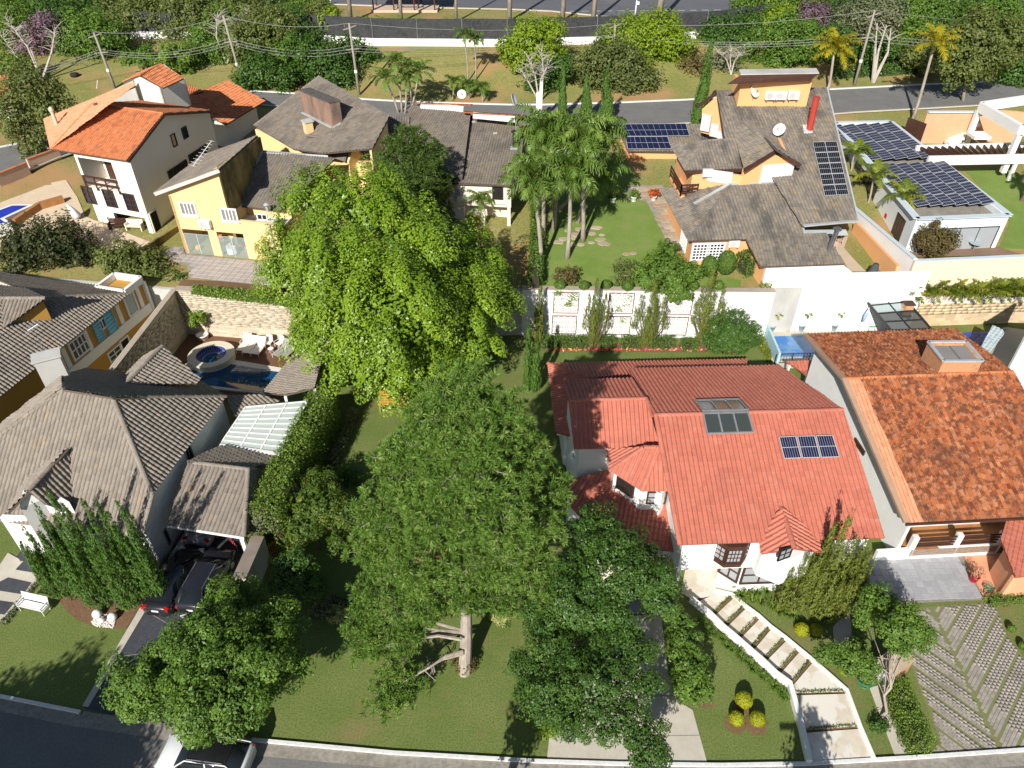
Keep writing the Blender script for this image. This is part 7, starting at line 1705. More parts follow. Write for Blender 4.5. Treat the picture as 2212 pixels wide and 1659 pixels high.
# wooden rail fences, pickets
def pickets(label,pts,h,mt,gap=.16,z=g,w_=.07):
    pts=densify([Vector((p[0],p[1],0)) for p in pts],99); p0=pts[0]; t=thing('picket_fence',label,'fence',(p0.x,p0.y,z(p0.x,p0.y))); 
    for a,c in zip(pts,pts[1:]):
        L=(c-a).length; k=int(L/gap); me=None
        for i in range(k):
            q=a.lerp(c,i/k); zz=z(q.x,q.y); MB().bar((q.x,q.y,zz),(q.x,q.y,zz+h),w_,.03).build('picket',mt,t)
        m=MB()
        for hh in (.3,.8): m.bar((a.x,a.y,z(a.x,a.y)+h*hh),(c.x,c.y,z(c.x,c.y)+h*hh),.05,.06)
        m.build('rail',mt,t)
    return t
pickets('dark picket fence under the lowest pine branches, left part',[at(T(1,2,585,1630)),at(T(1,2,820,1690))],1.1,M_BLACK,.2)
pickets('dark picket fence between the pine trunk and the dark green trees',[at(T(1,3,1110,420)),at(T(1,3,1650,570)),at(T(1,3,2000,400))],1.1,M_BLACK,.22)
# ------------------------------------------------ vegetation
L_FIC=leaf_mat('ficus_leaf',(.12,.22,.014),(.21,.32,.025),(.30,.40,.05),.16,.4)
L_DARK=leaf_mat('dark_leaf',(.045,.10,.017),(.08,.16,.026),(.13,.22,.04),.22,.45)
L_MID=leaf_mat('mid_green_leaf',(.075,.15,.02),(.14,.24,.034),(.21,.31,.055),.25,.5)
L_OLIVE=leaf_mat('olive_leaf',(.095,.125,.03),(.165,.20,.05),(.23,.24,.075),.25,.55)
L_LIME=leaf_mat('lime_leaf',(.19,.29,.02),(.28,.38,.03),(.38,.44,.05),.4,.5)
L_JUN=leaf_mat('juniper_leaf',(.045,.11,.017),(.10,.20,.026),(.16,.27,.04),.18,.6)
L_JUNY=leaf_mat('golden_juniper_leaf',(.10,.135,.02),(.17,.20,.03),(.23,.25,.045),.2,.6)
L_PINE=leaf_mat('pine_needle',(.085,.175,.022),(.17,.28,.05),(.28,.38,.095),.2,.55)
L_HEDGE=leaf_mat('hedge_leaf',(.09,.17,.022),(.18,.27,.04),(.27,.36,.06),.25,.5)
L_BOX=leaf_mat('box_leaf',(.06,.12,.018),(.11,.19,.03),(.16,.25,.04),.25,.5)
L_GOLD=leaf_mat('golden_box_leaf',(.28,.32,.01),(.40,.42,.015),(.50,.48,.03),.25,.5)
L_GREYL=leaf_mat('grey_green_leaf',(.12,.14,.07),(.20,.22,.12),(.30,.31,.19),.25,.6)
L_CREAM=leaf_mat('cream_leaf',(.30,.32,.10),(.5,.5,.22),(.62,.6,.32),.3,.5)
L_PALM=leaf_mat('palm_leaflet',(.085,.15,.022),(.15,.25,.045),(.23,.33,.07),.25,.4)
L_PALMY=leaf_mat('yellow_palm_leaflet',(.30,.27,.015),(.42,.36,.02),(.52,.44,.04),.35,.4)
L_AREC=leaf_mat('areca_leaflet',(.10,.15,.014),(.22,.27,.025),(.36,.36,.045),.35,.4)
L_RUST=leaf_mat('rusty_leaf',(.09,.075,.025),(.16,.12,.04),(.26,.17,.06),.25,.6)
L_PURP=leaf_mat('purple_bloom',(.10,.10,.06),(.28,.16,.26),(.46,.28,.45),.3,.6)
def zb(p,r,z,ry=1.,rz=.85):
    c=at(p,z); q=r*depth(c)/FPX; return (c.x,c.y,c.z,q,q*ry,q*rz)
def B_(L,z=None): return [zb(q[:2],q[2],q[3] if len(q)>3 else z) for q in L]
# big weeping bright green tree
tree('weeping_tree','huge bright green weeping tree with drooping leafy sprays, centre of the photo',(-7.8,46.5,0),B_([(690,430,85,12.5),(790,455,105,13.5),(640,540,72,9.5),(740,570,130,11.5),(880,550,125,12),(1000,560,88,9.5),(850,670,140,10),(990,670,105,7.5),(1055,610,55,7),(730,690,105,7),(880,775,105,5.5),(1000,745,80,5),(660,725,52,4.2),(775,780,80,4.6),(1080,655,45,6),(870,825,60,2.6),(605,590,38,7),(735,800,50,3)]),L_FIC,120000,430,.68,.10,.42,stretch=(1.9,1.25),up=.65,shell=(.72,1.1),top=.6,jit=.25,asp=.6)
# trees at the street
tree('street_tree','broad leafy tree at lower left overhanging the white SUV and dark driveway',at((470,1575)),B_([(330,1460,85,4.6),(450,1400,100,5.2),(560,1430,85,5),(430,1520,90,5),(520,1510,78,5),(590,1350,62,4.2),(420,1585,42,3.6),(635,1440,42,4),(480,1310,60,4.4),(290,1520,40,3.6),(530,1290,45,3.5)]),L_MID,62000,300,.48,.07,.2,up=.55,shell=(.4,1.05),top=.5,bark=PALEBARK)
tree('shade_tree','dark green spreading tree with a dead white branch, against the lower red roof',at((1225,1405)),B_([(1290,1150,58,6.2),(1335,1220,88,6.4),(1245,1280,85,5.5),(1400,1240,62,5.8),(1180,1330,55,4.6),(1300,1320,75,5.4),(1420,1290,45,5)]),L_DARK,52000,230,.5,.07,.2,up=.5,shell=(.5,1.05),top=.5)
tree('airy_tree','feathery open-crowned dark tree over the beige driveway, next to the manhole',at((1300,1530)),B_([(1190,1400,75,4.4),(1290,1470,95,4.8),(1195,1500,75,4.2),(1360,1400,60,5),(1330,1550,65,4.2),(1400,1590,52,3.8),(1240,1560,55,4),(1140,1440,45,4),(1390,1480,40,4.4),(1395,1640,50,3.4)]),L_DARK,40000,300,.36,.055,.16,up=.5,shell=(.55,1.05),top=.3)
t=thing('dead_branch','bare forked white branch poking out of the dark green tree crown','branch',at(T(2,3,635,405),5.9)); m=MB()
k0=at(T(2,3,640,400),5.9);k1=at(T(2,3,690,280),7.0)
m.tube([k0,k1],[.13,.10],7); 
for a,z in (((650,150),7.6),((755,185),7.8),((825,190),7.6),((825,215),7.5)): m.tube([k1,k1.lerp(at(T(2,3,*a),z),.5)+Vector((0,0,.1)),at(T(2,3,*a),z)],[.085,.06,.03],6)
m.build('wood',mat('bleached_wood',(.62,.52,.46),(.5,.42,.37),scale=5),t)
tree('shrub_tree','dense dark shrub mass with glossy leaves along the right edge of the beige driveway',at((1490,1500)),B_([(1470,1340,32,1.8),(1480,1390,42,1.8),(1490,1440,44,1.7),(1495,1485,40,1.4),(1440,1310,26,1.8)]),L_MID,9000,150,.3,.075,.06,up=.6,cat='shrub',shell=(.75,1.05))
bush('ground_shrub','bright green low shrub beside the beige driveway edge, left of the manhole',at(T(2,3,290,1370)),.85,.6,.3,L_LIME,1400,40,.2,.05)
# front pine
def pine(name,label,base,top,blobs,nt,mt,nl=.3,nn=34,low=(),wd=.013):
    """trunk, limbs to every foliage mass, and needle tufts radiating from the ends of its twigs"""
    base=Vector(base); top=Vector(top); t=thing(name,label,'pine tree',base); b=MB(); H=(top-base).length
    ax=lambda u: base.lerp(top,u)+Vector((math.sin(u*7)*.12,math.cos(u*6)*.1,0))
    b.tube([base-Vector((0,0,.2))]+[ax(i/8) for i in range(1,9)],[.36*(1-.105*i)*H/18+.02 for i in range(9)],9)
    tips=[];dirs=[]; ar=sum(q[3]**2 for q in blobs)
    for q in blobs:
        c=Vector(q[:3]); r=q[3]; u=max(.12,min(.95,(c.z-base.z-.5*r)/H)); st=ax(u)
        for k in range(3):
            e=c+Vector((RD.gauss(0,r*.45),RD.gauss(0,r*.45),RD.gauss(0,r*.3))); b.tube([st,st.lerp(e,.5)+Vector((0,0,-.1)),e],[.09,.06,.02],5,False)
        n=int(nt*r*r/ar)
        for k in range(n):
            d=Vector((RD.gauss(0,1),RD.gauss(0,1),RD.gauss(.35,1))).normalized(); rr=r*RD.uniform(.5,1.06)*(1+.12*math.sin(d.x*5+c.x)+.12*math.sin(d.y*6+c.z)); p=c+Vector((d.x*rr,d.y*rr,d.z*rr*.8))
            tips.append(p); dirs.append((d*.6+Vector((0,0,.8))).normalized())
            if k%6==0: b.tube([c.lerp(p,.3),p],[.025,.012],3,False)
    for en,n_ in low:
        en=Vector(en); st=base+Vector((0,0,max(1.8,en.z+.5))); md=st.lerp(en,.5)+Vector((0,0,.2)); md=md+Vector((RD.gauss(0,.4),RD.gauss(0,.4),.2)); b.tube([st,st.lerp(md,.5)+Vector((0,RD.gauss(0,.15),.1)),md,en],[.10,.08,.055,.02],6,False)
        for j in range(n_):
            s=RD.uniform(.75,1.1); q=st.lerp(en,s)+Vector((RD.gauss(0,.5),RD.gauss(0,.5),RD.gauss(0,.25))); tips.append(q); dirs.append(Vector((RD.gauss(0,.5),RD.gauss(0,.5),.8)).normalized())
        for j in range(6):
            s=RD.uniform(.3,.9); q=st.lerp(en,s); b.tube([q,q+Vector((RD.gauss(0,.5),RD.gauss(0,.5),RD.gauss(0,.3)))],[.035,.01],4,False)
    b.build('trunk',PALEBARK,t)
    Tp=np.array(tips);Dr=np.array(dirs); n=len(Tp)
    dv=unit(Dr[:,None,:]*.7+NR.normal(size=(n,nn,3))*.7); ln=nl*NR.uniform(.75,1.1,(n,nn,1)); w_=np.cross(dv,unit(NR.normal(size=(n,nn,3))))*wd*1.6
    P=Tp[:,None,:]; V=np.stack([P+w_*.5*np.ones((n,nn,1)),P+dv*ln*.55+w_,P+dv*ln,P+dv*ln*.55-w_],axis=2).reshape(-1,3)
    npmesh('crown',V,np.arange(n*nn*4).reshape(-1,4),mt,t,np.repeat(np.clip(NR.random(n)*.8+.1,0,1),nn)); return t
PB=lambda L:[pixblob(q[:2],q[2],q[3]) for q in L]
pine('pine_tree','tall long-needled pine with shaggy crown and bare lower branches, centre foreground',at((1003,1452)),atY((1000,850),24.5),PB([(1005,845,70,23.5),(955,910,88,23),(1060,920,90,23),(1010,960,70,21.8),(890,1000,85,23),(1000,1000,100,22),(1110,1000,85,23.5),(1180,1060,55,24),(850,1100,82,23),(950,1100,92,21.5),(1070,1100,100,21.5),(1165,1130,62,22.5),(825,1190,68,22.3),(915,1205,85,21),(1045,1200,85,21.3),(1135,1210,65,22.3),(830,1285,62,22),(920,1300,55,21.3),(1080,1290,50,21.2),(1170,1270,45,22.5),(790,1365,50,21.6),(875,1375,45,21.4),(1010,1300,40,20.5)]),6600,L_PINE,.31,38,low=[(at((850,1485),1.5),110),(at((800,1400),2.6),110),(at((845,1515),1.2),90)])
pine('pine_tree','smaller dark pine between the bright weeping tree and the twin grey roofs',(-9.5,62.0,5.2),atY((885,290),62),PB([(885,305,38,62),(860,345,48,62),(915,345,45,62),(845,390,50,61.5),(900,395,55,61),(945,400,35,62),(870,440,55,61),(925,450,48,61.5),(950,485,36,61.5)]),2300,leaf_mat('dark_pine_needle',(.05,.10,.016),(.10,.16,.028),(.15,.21,.045),.2),.42,26,wd=.02)
# junipers
def jun(base,tips,r,nlow,H0=.0):
    base=Vector(base); out=[]
    for (px,py,rr) in tips:
        q=atY((px,py),base.y+RD.uniform(-.7,.9)); out.append((q.x,q.y,base.z+.2,q.z,rr*.62))
        for k in range(3): a=RD.random()*6.3; out.append((q.x+math.cos(a)*rr*.8,q.y+math.sin(a)*rr*.6,base.z+.3,base.z+(q.z-base.z)*RD.uniform(.5,.88),rr*.45))
    for i in range(nlow*2):
        a=math.pi*i/nlow+.4; h=max(o[3] for o in out)*RD.uniform(.35,.6); out.append((base.x+math.cos(a)*r*.75,base.y+math.sin(a)*r*.6,base.z+.05,base.z+h,r*.26))
    return out
W2=lambda L,c=0,r=2:[(*T(c,r,x,y),q) for x,y,q in L]
bj=at(T(0,3,500,360)); spires('juniper','left one of the two dark flame-shaped junipers before the grey-roofed house',bj,jun(bj,W2([(330,770,.75),(235,870,.6),(450,890,.65),(165,1060,.5),(390,980,.8),(280,1100,.7),(470,1120,.6)]),1.25,6),L_JUN,85000,.05,'twin junipers')
bj=at(T(0,3,770,430)); spires('juniper','right one of the two dark flame-shaped junipers, beside the driveway and globe lamps',bj,jun(bj,W2([(590,850,.7),(685,860,.75),(845,860,.7),(770,950,.8),(930,1000,.6),(640,1050,.7),(960,1130,.45),(860,1080,.7)]),1.3,7),L_JUN,95000,.05,'twin junipers')
bj=at(T(3,3,540,480)); spires('juniper','golden-green upswept juniper against the white front of the red-roofed house',bj,jun(bj,W2([(798,910,.7),(640,1080,.65),(700,1010,.75),(825,1120,.7),(890,1140,.6),(480,1240,.7),(560,1180,.8),(935,1230,.4),(400,1260,.7),(740,1160,.8)],3,2),1.9,8),L_JUNY,110000,.05)
# thin cypresses by the garden wall
for bx,tp,r,lb in (((215,1030),(237,600),.55,'dark upswept cypress, leftmost against the white panel wall'),((620,1045),(650,550),.62,'slender upswept cypress between first and second pairs of iron panels'),((1000,1045),(1078,560),.85,'wide-armed cypress between second and third pairs of iron panels'),((1405,1040),(1492,470),.8,'tall leaning cypress right of the iron panels, by the round dark bush'),((150,1360),(147,872),.42,'thinner left cypress at the corner of the red roof'),((200,1370),(212,1010),.42,'short thin cypress touching the left eave of the red roof')):
    b_=at(T(2,1,*bx)); tq=atY(T(2,1,*tp),b_.y); H=tq.z; sp=[(b_.x+(tq.x-b_.x)*.8,b_.y,.1,H,r),(b_.x-.35*r,b_.y-.2,.1,H*.62,r*.75),(b_.x+.4*r,b_.y+.1,.3,H*.72,r*.7)]
    if r>.6:
        for s_ in (-1,1): sp+=[(b_.x+s_*r*1.5,b_.y-.2,H*.28,H*.62,r*.42),(b_.x+s_*r*1.1,b_.y-.1,H*.4,H*.8,r*.4)]
    spires('cypress',lb,b_,sp,L_JUNY if r>.5 else L_JUN,12000,.055)
for bx,tp,r,lb in (((390,830),(405,480),.8,'first dark cypress spire behind the feathery palms, from the left'),((570,850),(572,545),.8,'second dark cypress spire behind the feathery palms'),((715,850),(722,480),.95,'third and widest dark cypress spire behind the palms'),((1345,895),(1478,292),1.5,'tall leaning cypress beside the left gable of the orange house')):
    f_=ground(T(2,0,*bx)); f_.y-=2; f_.z=g(f_.x,f_.y); tq=atY(T(2,0,*tp),f_.y); sp=[(f_.x+(tq.x-f_.x)*u,f_.y,f_.z,f_.z+(tq.z-f_.z)*h,r*k) for u,h,k in ((1,1,.75),(.5,.75,.8),(.3,.6,.9),(-.2,.5,.7))]
    spires('cypress',lb,f_,sp,L_JUN,14000,.085)
# clipped shapes
gB='clipped box cubes along the white panel wall'
for i,(x,y,w_) in enumerate(((325,1010,1.9),(490,1012,1.8),(712,1010,1.35),(885,1012,1.5),(1115,1015,2.0),(1310,1030,1.35),(1490,1035,1.2))):
    c=at(T(2,1,x,y+30)); lb=('first','second','third','fourth','fifth','sixth','seventh')[i]+' clipped box block from the left along the white panel wall'
    hedge('box_block',lb,[(c.x-w_/2,c.y),(c.x+w_/2,c.y)],.9,.95,L_BOX,dens=240,size=.06,group=gB,cat='topiary')
for x,y,r,lb in ((1713,1165,60,'golden box ball at the top of the triangle of three on the lawn'),(1658,1300,53,'golden box ball at the lower left of the triangle of three'),(1812,1303,55,'golden box ball at the lower right of the triangle of three')):
    c=at(T(2,3,x,y),.42); ball('box_ball',lb,c,r*KZ*depth(c)/FPX,L_GOLD,2600,.035,'golden box balls on the lawn',sq=(1,1,.95)); d_=patch('planting_ring',Vector((c.x,c.y-.06,0)),.5,.55,.55,.03,M_DIRT,14,.04)
for x,y,r,lb in ((416,655,52,'left golden box ball of the pair under the golden-green juniper'),(520,655,45,'right golden box ball of the pair under the golden-green juniper'),(725,945,42,'golden box ball half hidden by the twisted tree beside the walkway')):
    c=at(T(3,3,x,y),.35); ball('box_ball',lb,c,r*KZ*depth(c)/FPX,L_GOLD,2200,.035,'golden box balls by the walkway',sq=(1,1,.92))
for x,y,lb in ((1938,645,'tiny dark shrub ball on the lawn right of the block driveway, upper one'),(2020,770,'tiny dark shrub ball on the lawn right of the block driveway, lower one')):
    c=at(T(3,3,x,y),.25); ball('box_ball',lb,c,.22,L_MID,700,.035)
gT='small rounded shrubs behind the top of the white panel wall'
for i,(x,y,r) in enumerate(((378,595,40),(553,600,38),(712,595,38),(868,603,42),(1185,600,48),(1340,600,45),(1030,600,35),(1525,600,42))):
    c=at(T(2,1,x,y),4.95); n_=('first','second','third','fourth','sixth','seventh','fifth','eighth')[i]; ball('box_ball',n_+' small rounded shrub from the left behind the top of the white panel wall',c,r*KZ*depth(c)/FPX,L_BOX,1300,.07,gT)
for x,y,rx,rz_,lb in ((1462,455,56,100,'left bullet-shaped clipped shrub before the orange house windows'),(1588,430,66,112,'right bullet-shaped clipped shrub before the orange house windows')):
    c=at(T(2,1,x,y),6.0); r=rx*KZ*depth(c)/FPX; ball('clipped_shrub',lb,c,r,L_BOX,3000,.075,'bullet-shaped shrubs',sq=(1,1,1.35))
c0=at(T(2,1,1690,470),5.2);c1=at(T(2,1,1960,400),5.2); hedge('hedge','rounded clipped hedge before the right lattice window of the orange house',[c0,c1],1.6,1.6,L_BOX,dens=130,size=.09)
c0=at(T(2,1,200,640),4.6);c1=at(T(2,1,215,60),5.2); hedge('hedge','dark hedge along the left boundary of the orange house garden',[c0,c1],1.0,1.3,L_MID,dens=110,size=.1)
hp=[at(T(3,3,x,y),1.0) for x,y in ((1105,1000),(1195,1250),(1310,1490))]; hedge('hedge','yellow-green clipped hedge between thin concrete path and block driveway',hp,1.15,1.0,L_HEDGE,dens=420,size=.05)
hp=[at(T(3,3,x,y),.4) for x,y in ((1770,435),(2160,385))]; hedge('hedge','low spiky hedge at the right edge beside the salmon garage',hp,.5,.5,L_MID,dens=330,size=.05)
hp=[at(T(1,2,x,y),3.6) for x,y in ((505,70),(345,380),(200,640),(80,960))]; hedge('hedge','tall bright hedge wall dividing the pool garden from the pine garden',hp,1.6,3.9,L_HEDGE,dens=200,size=.075,rough=.16)
hp=[at(T(1,2,x,y),.7) for x,y in ((720,200),(640,420),(555,590))]; hedge('hedge','thin grey low hedge in shade, parallel to the tall bright hedge',hp,.5,.8,L_GREYL,dens=260,size=.055)
hp=[at(T(0,3,x,y),2.0) for x,y in ((1690,290),(1640,420),(1600,520))]; hedge('hedge','clipped ivy-covered block continuing the stained driveway wall',hp,1.0,2.1,L_HEDGE,dens=300,size=.06)
# shrubs of the pine garden
tree('fruit_tree','yellow-tinged citrus tree between the tall hedge and the front pine',at((690,1190)),B_([(690,1090,58,3.),(740,1110,38,2.8),(660,1140,40,2.4),(690,1040,36,2.6),(735,1170,30,1.8)]),leaf_mat('citrus_leaf',(.06,.12,.016),(.12,.18,.025),(.33,.31,.04),.3),11000,180,.32,.075,.08,up=.55)
tree('shrub_tree','rounded dark green shrub by the shaded picket fence',at((640,1275)),B_([(640,1232,50,2.),(610,1265,30,1.6),(670,1270,30,1.6)]),L_DARK,8000,150,.3,.07,.07,cat='shrub')
tree('variegated_shrub','pale grey-green flowering shrub against the carport roof corner',at((590,1150)),B_([(570,1110,42,2.6),(605,1060,34,2.8),(545,1130,26,2.4),(625,1020,30,2.6)]),L_GREYL,9000,150,.3,.07,.07,cat='shrub')
for p,r,m_,lb in (((742,1340),.9,L_CREAM,'cream variegated shrub lit by sun at the left end of the picket fence'),((570,1215),.5,L_CREAM,'small cream variegated shrub behind the stained driveway wall'),((1080,1340),.65,L_CREAM,'cream variegated shrub at the right of the pine trunk'),((815,1310),.4,L_CREAM,'little cream shrub peeping between low pine branches'),((700,1325),.8,L_GREYL,'dull grey-green shrub beside the cream one'),((790,1105),.9,L_RUST,'reddish-brown shrub in shade behind the pine'),((1005,1440),.75,L_RUST,'rusty low growth round the foot of the pine trunk')):
    bush('garden_shrub',lb,at(p),r,r*.8,r*.55,m_,1300,45,.2,.055)
c=at((850,905)); bush('garden_shrub','dark fern-like shrub beside the tall hedge shadow',at((760,1040)),1.0,.8,.5,L_DARK,900,40,.22,.06)
# round dark bush, small trees of the gardens
tree('round_bush','large round dark bush at the right end of the white panel wall',at((1590,772)),B_([(1582,715,50,2.4),(1560,730,35,2.2),(1610,720,36,2.2)]),L_DARK,12000,170,.32,.07,.07,cat='shrub',shell=(.85,1.05))
tree('garden_tree','dark spreading garden shrub beyond the middle of the white panel wall',at(T(2,1,1180,560),4.6),B_([(1430,580,48,6.),(1480,590,40,5.8),(1400,600,36,5.6),(1465,620,36,5.3),(1440,545,30,5.9)]),L_MID,8000,120,.4,.1,.08,cat='shrub')
tree('garden_tree','sparse pale shrub with yellowing leaves at the left of the orange house lawn',at(T(2,1,880,590),4.6),B_([(1350,590,34,5.4),(1370,585,25,5.6)]),L_OLIVE,1500,40,.35,.08,.05,cat='shrub')
tree('garden_tree','dry reddish shrub at the far left of the white panel wall top',at(T(2,1,420,570),4.6),B_([(1220,600,26,5.2),(1235,590,20,5.4)]),L_RUST,1300,40,.3,.08,.04,cat='shrub')
tree('garden_tree','round rusty-leaved small tree before the modern white house glass doors',at(T(3,1,1385,390),4.8),B_([(2025,512,38,7.),(2000,520,24,6.6),(2050,520,24,6.6),(2025,535,28,6.)]),L_RUST,6000,120,.35,.08,.07)
tree('garden_tree','small green standard tree in a white square pot by the spa',at(T(0,1,1478,985)),B_([(425,688,17,2.4),(418,700,12,2.1),(432,680,10,2.7)]),L_FIC,900,24,.25,.075,.04)
pot('planter','square white planter holding the small standard tree by the spa',at(T(0,1,1478,985)),.5,.5,M_WHITE)
# twisted tree by the walkway
tb=at(T(3,3,975,1300)); t=tree('twisted_tree','twisted pale-trunked tree with rounded dark crown beside thin concrete path',tb,B_([(1960,1340,42,3.8),(1930,1360,36,3.6),(1980,1375,34,3.5),(1945,1395,26,3.2),(1900,1300,40,3.0),(1870,1330,26,2.6),(1840,1420,36,2.6),(1785,1410,24,2.2),(1870,1440,30,2.5)]),L_MID,15000,230,.28,.065,.1,bark=PALEBARK,trunk_top=(tb.x+.6,tb.y+1.6,2.4),up=.6)
bush('ground_shrub','low dark shrub at the foot of the twisted tree',at(T(3,3,965,1370)),.55,.4,.3,L_DARK,900,36,.16,.045)
# grassy plants along borders
def tufts(name,label,P,n,h,mt,cat='plant',lw=.022,group=None):
    P=[Vector(p) for p in P]; t=thing(name,label,cat,P[0],group); LV=[];LF=[]
    for p in P:
        for i in range(n):
            a=RD.random()*6.28; d=Vector((math.cos(a),math.sin(a),0)); L=h*RD.uniform(.7,1.2); q0=p+d*.04; q1=p+d*L*.4+Vector((0,0,L*.75)); q2=p+d*L*.95+Vector((0,0,L*.45)); s=Vector((-d.y,d.x,0))*lw; k=len(LV)
            LV+=[tuple(q0-s),tuple(q0+s),tuple(q1+s),tuple(q1-s),tuple(q2+s*.2),tuple(q2-s*.2)]; LF+=[(k,k+1,k+2,k+3),(k+3,k+2,k+4,k+5)]
    npmesh('blades',np.array(LV),np.array(LF),mt,t,NR.random(len(LF))); return t
Pm=[];pl=[at(T(2,3,x,y)) for x,y in ((1390,570),(1450,660),(1580,770),(1700,880),(1820,990),(1940,1100),(2060,1160))]
for a,b_ in zip(pl,pl[1:]): Pm+=[a.lerp(b_,i/5)+Vector((RD.gauss(0,.08),RD.gauss(0,.08),0)) for i in range(5)]
tufts('lily_turf','row of dark grassy tufts along the outside of the walkway parapet',Pm,16,.42,L_MID)
Pm=[at(T(2,3,x+RD.gauss(0,14),y+RD.gauss(0,10))) for x,y in ((1680,400),(1740,390),(1800,395),(1860,400),(1700,430),(1780,450),(1850,470),(1920,500),(1960,540))]
tufts('strap_leaf_plants','clump of bright strap-leaved plants at the foot of the white house front',Pm,18,.6,L_HEDGE,lw=.03)
Pm=[at(T(3,3,x+RD.gauss(0,14),y+RD.gauss(0,10))) for x,y in ((300,540),(350,560),(240,500),(600,560),(660,540),(800,740),(850,800),(780,780),(880,860))]
tufts('strap_leaf_plants','bright strap-leaved plants under the golden-green juniper and twisted tree',Pm,18,.55,L_HEDGE,lw=.03)
pl=[at(T(0,3,x,y)) for x,y in ((20,610),(120,490),(200,390),(320,260))]; Pm=[]
for a,b_ in zip(pl,pl[1:]): Pm+=[a.lerp(b_,i/8)+Vector((RD.gauss(.1,.08),RD.gauss(0,.06),0)) for i in range(8)]
tufts('border_plants','silvery low border plants between pale path and sunny lawn',Pm,14,.26,L_GREYL)
Pm=[at(T(0,3,x+RD.gauss(0,22),y+RD.gauss(0,9))) for x,y in ((620,440),(690,470),(760,500),(870,510),(940,500),(980,490),(560,420))]
tufts('border_plants','silvery tufts in the mulch bed under the twin junipers',Pm,14,.25,L_GREYL)
# flower border
P=[];cl=[]
for i in range(230): 
    x=RD.uniform(300,1450); q=at(T(2,1,x,1062+RD.gauss(0,6)),.14); P.append(q)
P=np.array(P); V,F=leafquads(P,unit(NR.normal(size=P.shape)*.3+[0,-.3,1]),NR.uniform(.07,.12,len(P)),.8); fm_=piece_mat('bedding_flower',[(.6,.02,.04),(.65,.05,.03),(.7,.2,.3),(.75,.55,.05),(.6,.02,.1)],rough=.6); tag(npmesh('flowers',V,F,fm_,None,np.repeat(NR.random(46),5)),kind='stuff')
drape('planting_bed',gpoly(D(2,1,[(240,1010),(260,1075),(1500,1085),(1640,1090),(1600,1040),(1400,1030)])),.02,M_MULCH,flat=0.)
# ground cover on the bank above the ledge-stone wall
def carpet(name,poly,n,mt,size,h=.1,zf=g):
    P=[Vector(p[:2]) for p in poly]; k=len(P); xs=[p.x for p in P];ys=[p.y for p in P]; out=[]
    while len(out)<n:
        q=Vector((RD.uniform(min(xs),max(xs)),RD.uniform(min(ys),max(ys)))); c=False
        for i in range(k):
            a,b=P[i],P[(i+1)%k]
            if (a.y>q.y)!=(b.y>q.y) and q.x<(b.x-a.x)*(q.y-a.y)/(b.y-a.y)+a.x: c=not c
        if c: out.append((q.x,q.y,zf(q.x,q.y)+RD.uniform(.02,h)))
    V,F=leafquads(np.array(out),unit(NR.normal(size=(n,3))*.5+[0,-.1,1]),size*NR.uniform(.6,1.4,n),.6); tag(npmesh(name,V,F,mt,None,NR.random(n)),kind='stuff')
carpet('ground_cover',[at(T(0,1,1385,660),4.7),at(T(0,1,1400,590),4.8),at(T(1,1,200,645),4.8),at(T(1,1,520,785),4.7)],5200,L_HEDGE,.1,.25,lambda x,y:max(4.6,g(x,y)))
carpet('ground_cover',[at(T(3,1,95,870),.3),at(T(3,1,200,1130),.3),at(T(3,1,170,1150),.3),at(T(3,1,30,900),.3)],2600,L_AREC,.07,.6)
# palms of the orange house garden
pal=[((245,455),(1,),(190,1290),'queen palm nearest the twin-roofed house, pale straight trunk'),((430,400),(1,),(465,1235),'queen palm with smooth white trunk foot on the lawn, foremost of the grove'),((545,275),(1,),(540,1010),'queen palm behind the white-footed one'),((505,140),(1,),(660,985),'queen palm leaning over the solar panels of the orange wing'),((330,200),(1,),(370,985),'queen palm in the middle of the grove, tall and upright'),((350,60),(1,),(640,1260),'low-crowned queen palm nearest the orange garden wall'),((255,250),(1,),(255,960),'queen palm at the left edge of the grove, by white service post')]
for (bx,by_),_,cp_,lb in pal:
    f_=ground(T(2,1,bx,by_)); tq=atY(T(2,0,*cp_),f_.y+.3); palm('queen_palm',lb,f_,tq,.2,24,3.5,L_PALM,2.0,.8,.085,40,.6,(-.45,1.3),group='queen palms in the grove')
for bx,cp_,L,lb in (((600,675),(655,380),3.6,'large yellow-leaved palm behind the roof corner of the orange house'),((1215,885),(1378,345),3.2,'lone tall yellowish palm with slim pale trunk by the far road')):
    f_=ground(T(3,0,*bx)); tq=atY(T(3,0,*cp_),f_.y+.2); palm('yellow_palm',lb,f_,tq,.19,15 if L<3.4 else 24,L,L_PALMY,1.5,.7,.1,26,.2,(-.35,1.3),shaft=mat('palm_crown_shaft',(.36,.38,.08)))
mp_='small palms along the modern white house'
for bx,cp_,L,lb in (((680,1010),(705,960),1.9,'farthest small palm along the modern white house'),((750,1320),(800,1120),2.2,'second small palm along the modern house, over the dark opening'),((885,1510),(945,1285),2.3,'third small palm along the modern house'),((1080,1640),(1155,1430),2.4,'nearest small palm along the modern house, before its front corner')):
    f_=at(T(3,0,*bx),4.9); tq=atY(T(3,0,*cp_),f_.y+.1); palm('small_palm',lb,f_,tq,.11,12,L,L_AREC,1.4,.6,.09,22,.15,(-.1,1.2),group=mp_)
cl=[((1050,825),(960,575)),((1095,830),(1110,590)),((1130,835),(1205,520)),((1075,820),(1035,455)),((1150,800),(1120,500))]
for i,(bx,cp_) in enumerate(cl):
    f_=ground(T(1,0,*bx)); tq=atY(T(1,0,*cp_),f_.y+.2); n_=('leftmost','lowest','rightmost','topmost','middle')[i]; palm('clump_palm',n_+' palm of the clump by the road beyond the chimney roof',f_,tq,.13,11,2.5,L_PALM,1.7,.6,.08,24,.2,(-.3,1.3),group='palm clump by the far road')
